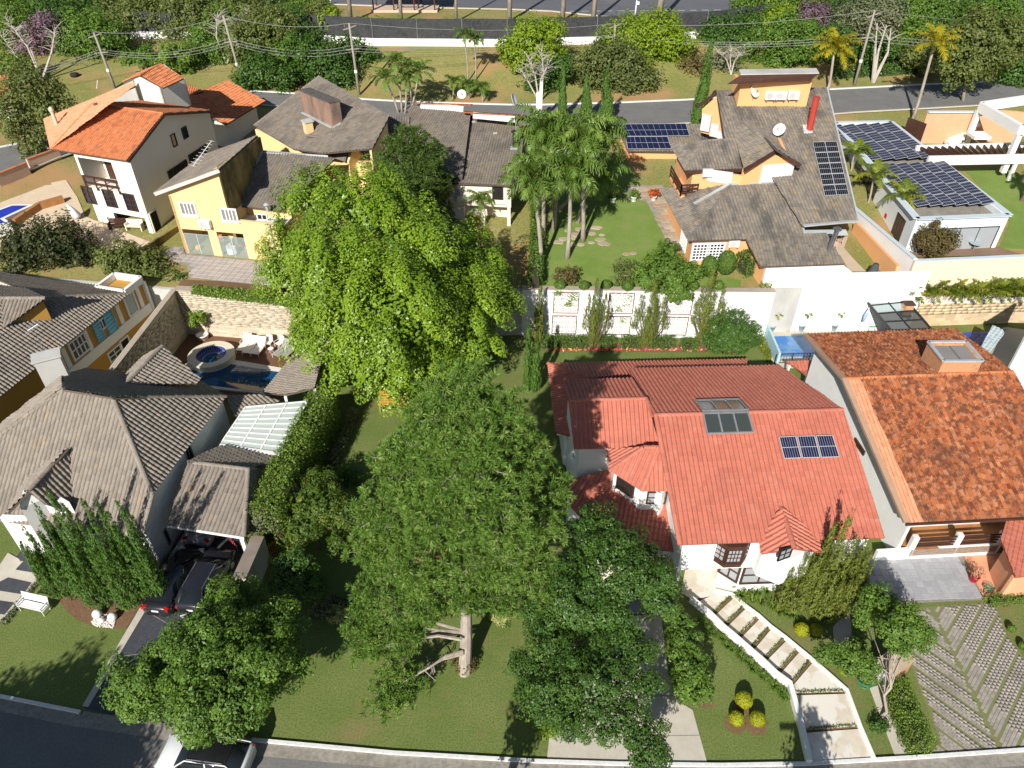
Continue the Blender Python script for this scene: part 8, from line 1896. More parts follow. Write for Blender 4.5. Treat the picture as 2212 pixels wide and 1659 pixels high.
for bx,cp_,L,lb in (((1555,590),(1530,255),1.9,'slim palm on the dry slope in front of the black netting'),((1610,580),(1605,290),1.6,'second slim palm on the dry slope, right of the first'),((1655,1640),(1640,1440),1.9,'dark palm before the cream wall under the twin grey roofs'),((1560,720),(1560,620),1.7,'palm beside the white dish at the back of the twin roofs'),((1660,740),(1650,640),1.6,'right-hand low palm behind the twin roofs'),((1440,720),(1450,600),1.6,'bronze low palm behind the left twin roof')):
    f_=ground(T(1,0,*bx)); tq=atY(T(1,0,*cp_),f_.y+.1); palm('garden_palm',lb,f_,tq,.1,11,L,L_PALM,1.6,.55,.08,22,.2,(-.3,1.2))
f_=at(T(3,0,1995,1480),5.0); palm('fan_palm','grey-leaved stout palm at the right edge of the modern house lawn',f_,f_+Vector((.4,0,3.0)),.24,22,1.6,L_GREYL,.9,.5,.09,18,.1,(-.7,1.3),bark=BARK)
for i,x in enumerate((1190,1330,1460,1590,1720,1850,1980)):
    f_=at(T(3,1,x,725),2.45); f_.y+=.5; palm('areca_palm',('first','second','third','fourth','fifth','sixth','seventh')[i]+' feathery yellow-green palm from the left on the bed above the rubble wall',f_,f_+Vector((0,0,.5)),.1,20,2.3,L_AREC,1.25,.5,.085,22,.2,(.35,1.45),group='feathery palms above the rubble wall')
for i,(x,y) in enumerate(((188,915),(405,910),(640,905))):
    c=at(T(3,1,x,y+10),.02); n_=('left','middle','right')[i]; pot('planter',n_+' grey pot on the pool terrace against the blank white wall',c,.36,.62,mat('grey_pot',(.30,.36,.40),(.27,.33,.37)),group if False else 'planter')
    palm('potted_palm','tufted little palm growing in the '+n_+' grey pot on the pool terrace',c+Vector((0,0,.55)),c+Vector((.2,.1,1.6)),.06,16,.7,L_AREC,1.6,.16,.05,12,.1,(-.1,1.4),cat='potted plant')
# ------------------------------------------------ yards of the upper houses
yl=[T(2,1,x,y) for x,y in ((140,610),(200,430),(330,40),(420,-130),(520,-300),(860,-310),(1010,-60),(1150,290),(1290,450),(1420,520),(1690,560),(1690,620))]
drape('lawn',[xy(ground(p)) for p in yl],.02,M_LAWN2)
M_FLAG=piece_mat('sandstone_flag',[(.46,.36,.25),(.52,.44,.33),(.38,.31,.23),(.50,.30,.19)],stain=((.3,.27,.22),.8,.55,.7,.4))
pth=[ground(T(2,0,x,y)) for x,y in ((872,1345),(1120,1345),(1170,1420),(1235,1640),(1290,1760))]+[ground(T(2,1,x,y)) for x,y in ((1300,400),(1215,300),(1160,290),(1010,0))]+[ground(T(2,0,1000,1460)),ground(T(2,0,868,1450))]
fp_=drape('path',[xy(p) for p in pth],.03,M_GUT); BASE[fp_.name]=Vector((0,0,0)); pave(fp_,pth,pth[0],(1,.15),.5,.85,.03,.03,M_FLAG,z=.03,parts=110,name='flagstone',bond=.5,zf=g)
st_=thing('stepping_stones','scattered irregular sandstone stepping stones on the lawn under the palm grove','stepping stones',ground(T(2,1,560,250)))
for x,y in ((490,230),(480,255),(610,225),(680,235),(670,265),(605,290),(690,295),(530,305),(460,300),(400,260),(370,285),(560,200),(640,180),(520,190),(720,300),(440,200),(860,372),(910,368)):
    c=ground(T(2,1,x,y)); rx=RD.uniform(.3,.55); n=7; P=[(c.x+math.cos(6.28*i/n)*rx*RD.uniform(.8,1.2),c.y+math.sin(6.28*i/n)*rx*.75*RD.uniform(.8,1.2)) for i in range(n)]
    MB().prism(P,c.z-.1,c.z+.05).build('stone',M_FLAG,st_)
pa=[at(T(0,1,x,y),4.95) for x,y in ((1150,385),(1310,270),(1345,365))]+[at(T(1,1,230,440),4.95),at(T(1,1,420,500),4.95),at(T(1,1,380,640),4.95),at(T(0,1,1990,605),4.95),at(T(0,1,1375,545),4.95),at(T(0,1,1360,460),4.95)]
fp_=drape('patio',[xy(p) for p in pa],.06,M_GUT,flat=4.9); BASE[fp_.name]=Vector((0,0,0)); pave(fp_,pa,pa[0],dF,.6,.6,.015,.02,piece_mat('pink_grey_paver',[(.46,.40,.36),(.42,.38,.36),(.5,.44,.4)],stain=((.3,.29,.28),.5,.5,.7,.5)),z=4.965,parts=150,name='paver',jit=.002)
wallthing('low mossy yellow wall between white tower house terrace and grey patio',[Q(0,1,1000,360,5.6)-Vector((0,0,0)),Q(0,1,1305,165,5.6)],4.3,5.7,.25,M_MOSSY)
# terrace, pool and fence of the white tower house
tp_=[ground(T(0,0,x,y)) for x,y in ((0,1480),(380,1330),(480,1310),(560,1430))]+[ground(T(0,1,x,y)) for x,y in ((620,100),(1100,290),(1000,360),(640,330),(300,200),(0,330))]
M_TERR=mat('sand_terrace',(.66,.53,.38),(.58,.46,.33),scale=.7,rough=.9,fine=((.48,.38,.27),4,.3))
drape('terrace',[xy(p) for p in tp_],.06,M_TERR)
pp=[ground(T(0,0,x,y)) for x,y in ((-200,1620),(95,1495),(268,1518),(60,1645),(110,1690),(-200,1800))]; zp=max(p.z for p in pp)+.12
m=MB(); m.prism([xy(p) for p in pp],3.5,zp+.02); tag(m.build('pool_coping',M_WHITE),kind='structure')
m=MB(); m.prism([xy(p) for p in offs(pp,.35)],3.6,zp+.05); tag(m.build('pool_cover',mat('blue_pool_cover',(.01,.03,.42),(.015,.045,.5),scale=1,rough=.4)),kind='structure')
wl_=[ground(T(0,0,x,y)) for x,y in ((120,1640),(300,1520),(470,1470))]; t=thing('wood_bench','long low orange-brown timber bench wall bordering the blue covered pool','bench',wl_[0])
for a,c in zip(wl_,wl_[1:]): MB().bar(a+Vector((0,0,.35)),c+Vector((0,0,.35)),.4,.7).build('timber',M_WOOD,t)
for i,(pts,lb) in enumerate((([(0,1345),(225,1255)],'left stretch of the salmon garden wall with terracotta coping by the side road'),([(225,1230),(450,1150)],'right stretch of the salmon garden wall with terracotta coping, meeting the white house'))):
    P=[ground(T(0,0,*p)) for p in pts]; t=wallthing(lb,P,5,P[0].z+1.0,.25,mat('salmon_garden_wall',(.55,.36,.26),(.62,.46,.36),scale=.4),cope=MT_TERRB)
M_UMB=mat('white_canvas',(.76,.78,.82),(.7,.73,.78),scale=2)
f_=ground(T(0,0,585,1600)); t=thing('parasol','closed white parasol leaning on the terrace of the white tower house','parasol',f_); tpq=atY(T(0,0,478,1475),f_.y)
MB().tube([f_,tpq],.04,6).build('pole',M_GMET,t); d=(tpq-f_); MB().tube([f_+d*.15,f_+d*.25,f_+d*.6,f_+d*.97],[.25,.42,.3,.06],9).build('canopy',M_UMB,t,True)
def bench(label,c,rz,mt,L=1.6):
    t=thing('garden_bench',label,'bench',(0,0,0)); MB().box(-L/2,L/2,-.25,.25,.38,.46).build('seat',mt,t)
    for i in range(4): MB().box(-L/2,L/2,.25,.3,.5+i*.13,.6+i*.13).build('back_slat',mt,t)
    for s in (-L/2+.05,L/2-.05): MB().box(s-.05,s+.05,-.25,.28,0,.7).build('leg',mt,t)
    t.location=c; t.rotation_euler=(0,0,rz); return t
c=ground(T(0,1,865,190)); bench('dark slatted bench on the shaded terrace under the white tower house',c,.1,M_DWOOD)
c=ground(T(0,1,985,195)); bench('pale cushioned bench on the terrace next to the dark slatted bench',c,-.1,M_CREAM)
# laundry room of the yellow house
M_CLOTH=mat('pale_table_cloth',(.70,.76,.78),(.64,.7,.73)); 
for (x,y,w_,lb) in ((1425,265,.9,'tall white draped stand behind left glazed opening of the yellow house'),(1655,345,.9,'blue-white draped table, left one behind the right glazed opening'),(1695,375,.7,'white draped stool beside the blue-white draped table'),(1740,300,.8,'rear draped table behind the right glazed opening')):
    c=Vector((*xy(at(T(0,1,x,y),4.85)),4.83)); t=thing('draped_table',lb,'table',c); m=MB(); h=.8; V=[]; 
    for k,(s,z) in enumerate(((.5,h),(.52,h*.8),(.6,h*.3))): V+=[(c.x+w_*s*math.cos(a*.3927)*(1.15 if a%2 else 1),c.y+w_*s*math.sin(a*.3927)*(1.15 if a%2 else 1),c.z+z) for a in range(16)]
    m.raw(V,[tuple(range(16))]+[(r*16+i,(r+1)*16+i,(r+1)*16+(i+1)%16,r*16+(i+1)%16) for r in (0,1) for i in range(16)]); m.build('cloth',M_CLOTH,t); MB().cbox(c+Vector((0,0,.35)),.1,.1,.7).build('leg',M_DWOOD,t)
c=Vector((*xy(at(T(0,1,1442,330),5.0)),5.1)); t=thing('exercise_ball','yellow exercise ball on the floor behind the left glazed opening','ball',c-Vector((0,0,.28))); MB().lathe(c,[(.28*math.sin(a*.3)+.001,-.28*math.cos(a*.3)) for a in range(11)],16).build('ball',mat('yellow_ball',(.75,.45,.02)),t,True)
for x,y,lb,cl_ in ((1600,290,'orange cloth heap on a rack behind the right glazed opening',(.7,.2,.03)),(1760,345,'red cloth heap on a rack behind the right glazed opening',(.45,.02,.05))):
    c=Vector((*xy(at(T(0,1,x,y),4.9)),4.83)); t=thing('drying_rack',lb,'drying rack',c); m=MB(); m.slab([c+Vector((-.4,-.25,.9)),c+Vector((.4,-.25,.9)),c+Vector((.35,.1,1.0)),c+Vector((-.35,.1,1.0))],.25); m.build('cloth',mat('cloth_'+('orange' if y==290 else 'red'),cl_),t)
    m=MB(); 
    for s in (-.35,.35): m.tube([c+Vector((s,-.3,0)),c+Vector((s,.2,1.0))],.02,4); m.tube([c+Vector((s,.3,0)),c+Vector((s,-.2,1.0))],.02,4)
    m.build('rack_legs',M_WMET,t)
# orange terrace furniture
dt=ground(T(3,1,560,300)); drape('terrace',[xy(ground(T(3,1,x,y))) for x,y in ((335,375),(360,285),(750,245),(720,330),(800,420),(880,500),(760,500),(690,380))],.05,mat('sand_terrace_dark',(.52,.42,.3),(.46,.37,.27)))
t=thing('patio_table','pale oblong table on the orange house terrace under the awning','table',dt); m=MB(); m.box(dt.x-.9,dt.x+.9,dt.y-.5,dt.y+.5,dt.z+.7,dt.z+.75); m.build('tabletop',mat('pinkish_wood',(.55,.38,.3)),t)
for sx in (-.8,.8):
    for sy in (-.4,.4): MB().box(dt.x+sx-.04,dt.x+sx+.04,dt.y+sy-.04,dt.y+sy+.04,dt.z,dt.z+.7).build('leg',M_WOOD,t)
c2=thing('patio_chair','','chair',(0,0,0)); mc_=mat('pinkish_wood',(.55,.38,.3)); MB().box(-.25,.25,-.25,.25,.42,.46).build('seat',mc_,c2); MB().box(-.25,.25,.22,.26,.5,.95).build('backrest',mc_,c2)
for sx in (-.22,.22):
    for sy in (-.22,.22): MB().box(sx-.025,sx+.025,sy-.025,sy+.025,0,.95 if sy>0 else .65).build('leg',mc_,c2)
_f=[]
for dx,dy,rz_,lb in ((-.6,-1.0,3.14,'front left chair at the oblong terrace table'),(.6,-1.0,3.2,'front right chair at the oblong terrace table'),(1.5,0,-1.57,'chair at the right end of the oblong terrace table'),(-1.5,0,1.5,'chair at the left end of the oblong terrace table')): put(c2,dt+Vector((dx,dy,0)),rz_,lb,'terrace chairs',1,_f)
wc=thing('patio_chair','','chair',(0,0,0)); mc_=mat('brown_wicker',(.12,.06,.04),(.09,.045,.03),rough=.6); m=MB(); m.box(-.28,.28,-.3,.25,.4,.44); m.build('seat',mc_,wc); m=MB(); m.slab([(-.26,.24,.44),(.26,.24,.44),(.26,.42,1.1),(-.26,.42,1.1)],.03); m.build('backrest',mc_,wc)
for s in (-.31,.31): MB().tube([(s,-.28,0),(s,-.26,.62),(s,.3,.64),(s,.36,0)],.025,5).build('leg',mc_,wc)
_f=[]
for x,lb in ((715,'left brown armchair against the blank white wall'),(800,'right brown armchair against the blank white wall')): put(wc,at(T(3,1,x,905),.03),.1,lb,'brown armchairs by the pool',1.15,_f)
f_=at(T(3,1,765,830),.5); f_=Vector((f_.x,hb0.y-.5,0.02)); t=thing('parasol','closed pale blue parasol standing between the brown armchairs','parasol',f_); MB().tube([f_,f_+Vector((.3,0,2.8))],.03,6).build('pole',M_GMET,t); MB().tube([f_+Vector((.15,0,1.4)),f_+Vector((.2,0,2.0)),f_+Vector((.3,0,2.8))],[.07,.16,.03],8).build('canopy',mat('blue_canvas',(.25,.42,.6),(.5,.6,.7),scale=4),t,True)
# dog
dc=at(T(3,1,330,912),.03); t=thing('dog','tan and black dog lying on its side on the pale pool terrace','dog',dc)
me=bpy.data.meshes.new('body'); vs=[(0,0,.1),(.22,.02,.11),(.4,.05,.1),(.52,.08,.11),(.62,.06,.09),(-.2,0,.11),(-.36,-.02,.1),(.25,-.2,.05),(.3,-.42,.04),(.15,-.18,.05),(.12,-.42,.04),(-.3,-.2,.06),(-.22,-.42,.04),(-.38,-.18,.05),(-.42,-.4,.04),(-.52,.05,.06),(-.7,.12,.04)]
me.from_pydata(vs,[(0,1),(1,2),(2,3),(3,4),(0,5),(5,6),(1,7),(7,8),(1,9),(9,10),(5,11),(11,12),(6,13),(13,14),(6,15),(15,16)],[]); me.materials.append(mat('tan_black_fur',(.40,.22,.10),(.03,.025,.02),scale=2.2,rough=.95)); o=bpy.data.objects.new('body',me); COL.objects.link(o); o.parent=t; md=o.modifiers.new('s','SKIN'); me.skin_vertices[0].data[0].use_root=True
for v,r in zip(me.skin_vertices[0].data,(.13,.14,.1,.085,.045,.12,.12,.05,.03,.05,.03,.065,.03,.06,.03,.03,.02)): v.radius=(r,r*.85)
o.modifiers.new('u','SUBSURF').levels=1
m=MB(); 
for s in (.02,.13): m.raw([(.5,s,.18),(.56,s+.02,.16),(.5,s+.05,.05)],[(0,1,2)])
m.build('ear',M_BLACK,t)
# dark glass pergola at the pool
gq=[at(T(3,1,x,y),2.9) for x,y in ((1062,922),(1352,912),(1132,655),(866,688))]; t=thing('glass_pergola','dark-framed glass pergola beside the blank white wall and rubble wall','pergola',gq[0]); m=MB()
for i in range(3): m.bar(gq[0].lerp(gq[1],i/2),gq[3].lerp(gq[2],i/2),.14 if i!=1 else .06,.14)
for j in range(5): m.bar(gq[0].lerp(gq[3],j/4),gq[1].lerp(gq[2],j/4),.1,.12)
for p in gq: m.bar((p.x,p.y,0),(p.x,p.y,2.85),.14)
m.build('frame',M_BLACK,t)
for i in range(2):
    for j in range(4):
        f=lambda u,v:gq[0].lerp(gq[1],u).lerp(gq[3].lerp(gq[2],u),v); MB().slab([f((i+.03)/2,(j+.05)/4),f((i+.97)/2,(j+.05)/4),f((i+.97)/2,(j+.95)/4),f((i+.03)/2,(j+.95)/4)],.02).build('pane',M_LTGL if j>1 else M_SKY,t)
c=at(T(3,1,1188,745),3.2); t=thing('barbecue_chimney','small salmon brick chimney poking through the dark glass pergola edge','chimney',(c.x,c.y,0)); MB().cbox((c.x,c.y,1.7),.7,.6,3.4).build('stack',M_SBRICK,t); MB().cbox((c.x,c.y,3.46),.85,.75,.1).build('cap',M_DWOOD,t)
c=at(T(3,1,925,895),.4); t=thing('folding_chair','bright green folding chair with black frame under the dark pergola','chair',(c.x,c.y,.02)); m=MB(); m.slab([c+Vector((-.25,-.2,.1)),c+Vector((.25,-.2,.1)),c+Vector((.25,.2,.05)),c+Vector((-.25,.2,.05))],.04); m.slab([c+Vector((-.25,.2,.05)),c+Vector((.25,.2,.05)),c+Vector((.2,.4,.75)),c+Vector((-.2,.4,.75))],.04); m.build('seat',mat('bright_green_cloth',(.05,.5,.05)),t); m=MB()
for s in (-.27,.27): m.tube([(c.x+s,c.y-.3,.0),(c.x+s,c.y+.3,.6)],.02,4); m.tube([(c.x+s,c.y+.3,0),(c.x+s,c.y-.25,.6)],.02,4)
m.build('folding_frame',M_BLACK,t)
# pool fence
fa=at(T(3,1,215,1165),.02);fb=at(T(3,1,560,1150),.02); t=thing('iron_fence','black scrolled iron fence at the near end of the blue covered pool','fence',fa); m=MB()
for h in (.08,.95): m.bar(fa+Vector((0,0,h)),fb+Vector((0,0,h)),.04)
m.build('rail',M_BLACK,t)
for i in range(18):
    q=fa.lerp(fb,i/17); MB().bar(q,q+Vector((0,0,.95)),.02 if i%6 else .06).build('bar',M_BLACK,t)
# right edge: small pool, sloped shed roof, white house corner
m=MB(); m.prism([xy(at(T(3,1,x,y))) for x,y in ((1570,945),(1900,920),(1800,1060),(1640,1020))],0,.06); tag(m.build('water',mat('deep_blue_pool',(.01,.05,.30),(.02,.08,.4),rough=.1)),kind='structure')
sq_=[at(T(3,1,x,y),z) for x,y,z in ((1700,1075,2.0),(1770,1095,2.0),(1895,935,2.6),(1800,890,2.6))]; t=thing('shed','small lean-to with pale blue-grey tiled roof between right-hand pool and white house','shed',(sq_[0].x,sq_[0].y,0)); roofset(t,[(sq_,0)],piece_mat('blue_grey_tile',[(.42,.50,.52),(.48,.56,.58),(.38,.46,.48)]),.3,.36,.05,MD_,single=False)
m=MB(); m.prism([xy(p) for p in offs(sq_,.15)],0,1.95); m.build('wall',M_GREYW,t)
hM=thing('house','plain white house end with one dark lattice window, cut by the right edge','house',(40,44,0)); h0=at(T(3,1,1905,1195),2.0);h1=at(T(3,1,2040,1000),3.2); a=Vector((h0.x+.2,h0.y,0)); c=Vector((h1.x+1.2,h1.y+1,0)); m=MB(); wallpanel(m,c,a,0,[(0,6.5),(1,6.5)],.25); wallpanel(m,a,a+Vector((9,-1.0,0)),0,[(0,6.5),(1,6.5)],.25); m.build('wall',M_WHITE,hM)
# water-front bits of the front garden
c=at(T(2,3,445,1422),.035); t=thing('manhole_cover','round dark iron manhole cover set in the beige driveway','manhole cover',c); MB().lathe(c,[(.36,0),(.36,.012),(.31,.013),(.3,.018),(.0,.019)],28).build('lid',mat('cast_iron',(.045,.04,.045),(.06,.05,.05),rough=.7),t); m=MB()
for i in range(-4,5):
    h=math.sqrt(max(.01,.28**2-(i*.065)**2)); m.box(c.x-h,c.x+h,c.y+i*.065-.012,c.y+i*.065+.012,c.z+.018,c.z+.026)
m.build('ribs',M_BLACK,t)
b0=at(T(3,3,985,880));b1=at(T(3,3,1045,1000)); t=thing('meter_cabinet','salmon brick meter cabinet with two white doors beside the clipped hedge','cabinet',b0); P=[at(T(3,3,x,y)) for x,y in ((925,960),(1000,1100),(1180,960),(1060,850))]; m=MB(); m.prism([xy(p) for p in P],0,1.15); m.build('body',M_SBRICK,t); m=MB(); m.prism([xy(p) for p in offs(P,-.05)],1.152,1.22); m.build('cap',mat('sandstone_cap',(.55,.42,.28),(.45,.36,.25)),t)
a,c=P[0],P[1]; L=(c.xy-a.xy).length
for s_ in (.04,.52): window(t,a,c,L*s_+.03,L*(s_+.44)-.03,.15,1.05,M_WMET,M_SHUT,1,1,.03,.03,.02,name='door')
def hose(label,c,r,mt):
    t=thing('garden_hose',label,'hose',c); MB().tube([c+Vector((r*(1+.25*math.sin(i*.9))*math.cos(i*.5),r*.8*(1+.2*math.cos(i*.7))*math.sin(i*.5),.03+.004*i)) for i in range(60)],.014,5,False).build('coil',mt,t)
M_HOSE=mat('green_hose',(.02,.30,.17),(.02,.25,.15),rough=.4)
hose('loose coil of green hose on the grass by the meter cabinet',at(T(3,3,875,1050),.03),.34,M_HOSE); hose('green hose coil at the foot of the salmon wall, right patio',at(T(3,2,1768,1512),.06),.26,M_HOSE)
c=at(T(3,2,1655,1450),.05); pot('planter','glossy red pot with a dry pinkish plant on the grey tiled patio',c,.26,.5,mat('red_glaze',(.5,.01,.02),rough=.2)); bush('potted_shrub','dry pinkish-orange plant in the glossy red pot',c+Vector((.0,.05,.45)),.45,.4,.35,leaf_mat('dry_pink_leaf',(.4,.2,.12),(.55,.3,.2)),240,20,.15,.05,cat='potted plant')
for x,y,lb,pl_ in ((912,1462,'white pot with green plant on the stone path of the orange house',L_MID),(1055,1455,'white pot with flame-red croton on the stone path',leaf_mat('croton_leaf',(.35,.05,.02),(.55,.15,.03))),(760,1470,'white pot with dark plant at the lawn corner near palms',L_DARK)):
    c=ground(T(2,0,x,y)); pot('planter',lb,c,.3,.5,M_WHITE); bush('potted_shrub',lb.replace('white pot with','leafy top:').replace('leafy top: ','foliage of the '),c+Vector((0,0,.42)),.55,.5,.4,pl_,400,24,.18,.08,cat='potted plant')
for i,(x,y) in enumerate(((925,293),(1010,383),(1100,478))):
    c=Q(3,1,x,y,5.6); t=thing('wall_lamp',('farthest','middle','nearest')[i]+' white lamp on the orange garden wall of the terrace','wall lamp',c,'white lamps on the orange wall'); MB().cbox(c,.25,.2,.4).build('lamp_body',M_WMET,t)
# play corner under the trees
pq=at(T(1,2,1020,190)); t=thing('slatted_table','yellow-orange slatted wooden play deck at the edge of the weeping tree shadow','play deck',pq)
for i in range(6): MB().box(pq.x-1.1,pq.x+1.9,pq.y-.75+i*.3,pq.y-.6+i*.3,.85,.93).build('slat',mat('honey_wood',(.62,.30,.05),(.55,.26,.05)),t)
for sx in (-1.,1.7):
    for sy in (-.6,.6): MB().box(pq.x+sx-.05,pq.x+sx+.05,pq.y+sy-.05,pq.y+sy+.05,0,.85).build('leg',M_WOOD,t)
c=at(T(1,2,1250,1230)); drape('patio',[(c.x-1.5,c.y-1),(c.x+1.3,c.y-.9),(c.x+1.6,c.y+1),(c.x-1.2,c.y+1.1)],.03,mat('orange_brick_floor',(.55,.24,.11),(.48,.2,.1),fine=((.3,.13,.07),5,.5)),flat=0.)
c=at(T(1,2,175,1270)); pickets('reddish slatted timber fence piece by the stained driveway wall',[at(T(1,2,120,1290)),at(T(1,2,230,1200))],1.3,M_WOOD,.14)
patch('earth_patch',at(T(2,3,1420,1195)),2,.55,.25,.014,M_DIRT)
# ------------------------------------------------ trees beyond
def bt(label,blobs,m_,n,Y=None,name='tree',base=None,size=.2,crad=.7,z=None,r0=.2,bark=None,gp='trees beyond the houses',trunkp=None):
    bl=[]
    for q in blobs:
        c=atY(q[:2],Y); r=q[2]*depth(c)/FPX; r*=1.12; bl.append((c.x,c.y,c.z,r,r,r*.85))
    c=max(bl,key=lambda q:q[3])
    if trunkp: f=atY(trunkp,Y); bx=f.x
    else: bx=sum(q[0] for q in bl)/len(bl)
    zg=g(bx,Y); nc=max(25,int(sum(q[3]**2 for q in bl)*4/crad**2)); tree(name,label,(bx,Y,zg),bl,m_,n,min(nc,260),crad,size,r0,bark,gp,up=.5,shell=(.6,1.05),top=.4)
BT=[
('olive-green tree at the left edge in front of the red roof corner',[(60,185,55),(35,245,60),(85,280,45),(105,225,45),(60,310,35)],L_OLIVE,9000,76,(125,345)),
('dark rust-flecked garden tree below the white tower house terrace',[(60,535,62),(125,520,55),(170,555,50),(70,580,55),(140,585,50)],leaf_mat('dark_rust_leaf',(.035,.055,.018),(.075,.085,.025),(.16,.08,.04)),11000,58.5,None),
('yellow-green shrub mass beside the dark rust-flecked garden tree',[(265,560,42),(320,580,48),(365,605,32),(290,610,40)],L_OLIVE,7000,57,None),
('deep green shrub in the shadow corner behind the ochre house',[(370,640,30),(390,610,22),(345,655,25)],L_DARK,3000,55.5,None),
('bright green tree standing third from the left at the top',[(160,95,48),(185,60,42),(150,130,38),(190,120,36)],L_MID,7000,108,None),
('purple-tinged dull tree at the top left beside the bright green one',[(80,100,45),(110,70,40),(75,140,32)],L_PURP,4500,107,None),
('yellow-green low tree over the red roof corner at the left edge',[(30,140,30),(50,150,25),(10,165,30)],L_HEDGE,3500,97,None),
('bright tree at the top left corner',[(30,25,45),(70,10,45),(10,55,35)],L_MID,6000,122,None),
('dark tree at the top behind the bright green one',[(240,25,55),(200,10,45),(130,15,40)],L_DARK,6500,124,None),
('broad olive pine-like tree at the top, left of the leaning pole',[(310,35,52),(270,60,45),(350,25,45),(300,85,40)],L_OLIVE,8000,116,None),
('broad olive pine-like tree at the top, right of the leaning pole',[(410,45,55),(450,70,45),(380,80,45),(440,25,45)],L_OLIVE,8000,114,None),
('mid-green tree behind the tower room',[(330,135,38),(290,140,32),(360,155,32)],L_MID,5000,104,None),
('yellow-olive tree right behind the tower roof',[(385,125,34),(400,150,26),(370,150,24)],L_HEDGE,4000,101,None),
('tall dark olive tree above the right wing of the tower house',[(560,70,50),(600,55,42),(540,110,42),(580,130,42),(520,90,36)],L_OLIVE,8000,103,None),
('dull green tree over the road left of the chimney roof',[(565,150,40),(610,165,34),(540,170,32)],L_DARK,5000,98,None),
('dark tree above the chimney roof ridge',[(690,120,45),(720,150,42),(660,110,40),(740,170,38),(700,175,36)],L_DARK,7500,99,None),
('dark tree to the right of the pole above chimney roof',[(760,110,32),(785,125,28),(745,130,30)],L_DARK,4000,104,None),
('pale-leaved slim tree rising over the netting at left',[(700,50,20),(720,30,16),(690,70,18)],L_LIME,1200,112,None),
('lime-green tree left of the white service post',[(1150,85,48),(1110,110,34),(1180,110,38),(1135,140,30),(1190,70,30)],L_LIME,8000,101,None),
('half-bare dark tree under the lime-green tree',[(1180,170,36),(1215,150,28),(1150,190,22)],L_DARK,3000,97,None),
('broad lime-green tree behind the black netting, top centre',[(1370,75,48),(1420,65,48),(1330,95,40),(1460,85,40),(1400,110,50),(1440,120,36)],L_LIME,10000,106,None),
('olive-grey tree overhanging the road below the lime trees',[(1300,130,46),(1350,135,46),(1290,165,42),(1340,180,46),(1380,170,42),(1370,200,26)],leaf_mat('soft_olive_leaf',(.09,.12,.035),(.15,.18,.05),(.21,.23,.08)),10000,98,None),
('dry brownish leafless-looking shrub tree left of the big cypress',[(1500,150,32),(1510,180,24)],L_RUST,1300,103,None),
('grey twiggy tree right of the big cypress',[(1560,130,32),(1580,155,26)],L_GREYL,1200,104,None),
('thin green tree on bare earth beyond the orange house',[(1600,130,26),(1620,90,24),(1640,130,22),(1600,170,20)],L_MID,2600,107,None),
('dense big-leaved green tree on the earth bank, right of thin one',[(1690,80,38),(1710,110,34),(1680,120,30),(1700,55,28)],L_MID,6000,106,None),
('second big-leaved green tree beside the yellow palm',[(1740,95,30),(1750,65,28),(1745,125,24)],L_MID,4500,107,None),
('purple-flowering tree at the top right of centre',[(1750,25,26),(1770,35,22),(1735,40,20)],L_PURP,2200,116,None),
('bright shrub tree left of the purple-flowering tree',[(1690,35,28),(1660,45,24)],L_LIME,2600,115,None),
('grey-green tree behind the tall leaning pole',[(1850,35,40),(1890,40,42),(1920,20,40),(1830,60,30),(1900,65,32)],L_GREYL,6000,112,None),
('dark tree with pale forked trunk at the far road verge',[(1890,100,30),(1870,125,26),(1920,110,28)],L_DARK,3000,106,(1885,175)),
('fresh green tree with twin pale trunks at the far road verge',[(1965,95,24),(1980,70,22),(1960,125,22),(2000,60,24)],L_MID,3500,106,(1945,170)),
('green tree at the top right, behind the lone tall palm',[(2000,25,42),(2040,30,40),(1970,30,30)],L_MID,6000,116,None),
('large spreading olive tree with stout trunk by the road, right edge',[(2110,80,58),(2060,110,45),(2150,110,50),(2100,135,50),(2180,80,45),(2030,130,30),(2070,150,35)],L_OLIVE,14000,93.5,(2075,235)),
('tall green tree at the top right corner',[(2170,30,45),(2205,55,40),(2130,20,38)],L_MID,6000,112,None),
]
for lb,xs_ in (('left',((20,70,60,110),(110,40,60,116),(215,75,50,106),(280,20,60,122),(460,100,48,106),(500,60,60,112),(620,60,55,111),(640,120,45,101),(360,10,60,124),(520,20,50,121),(690,30,30,116),(60,20,60,126),(150,-5,70,132),(255,-8,60,131),(420,-5,60,131),(575,-5,60,130),(665,20,40,125))),('right',((1560,75,45,112),(1620,60,40,115),(1800,100,45,108),(1830,30,55,118),(1950,35,50,118),(2060,60,55,114),(2190,100,60,108),(2120,30,60,120),(1700,20,40,119),(2000,110,35,103),(2215,150,50,101),(1640,5,50,130),(1765,-5,60,132),(1885,-8,60,132),(2015,-5,60,132),(2145,-5,70,130)))):
    for k,(px,py,r,Y) in enumerate(sorted(xs_)): BT.append(('leafy tree filling the top '+lb+' tree belt, '+'first second third fourth fifth sixth seventh eighth ninth tenth eleventh twelfth thirteenth fourteenth fifteenth sixteenth seventeenth eighteenth'.split()[k]+' of that belt from the left',[(px,py,r),(px-r*.6,py+r*.3,r*.7),(px+r*.6,py+r*.25,r*.7),(px,py+r*.7,r*.7)],(L_DARK,L_MID,L_OLIVE,L_DARK,L_HEDGE)[(k*3+len(lb))%5],5500,Y,None))
for lb,bl,m_,n,Y,tp in BT: bt(lb,bl,m_,n,Y,size=.17 if Y>90 else .13,crad=.75 if Y>90 else .6,trunkp=tp,bark=PALEBARK if tp else None)
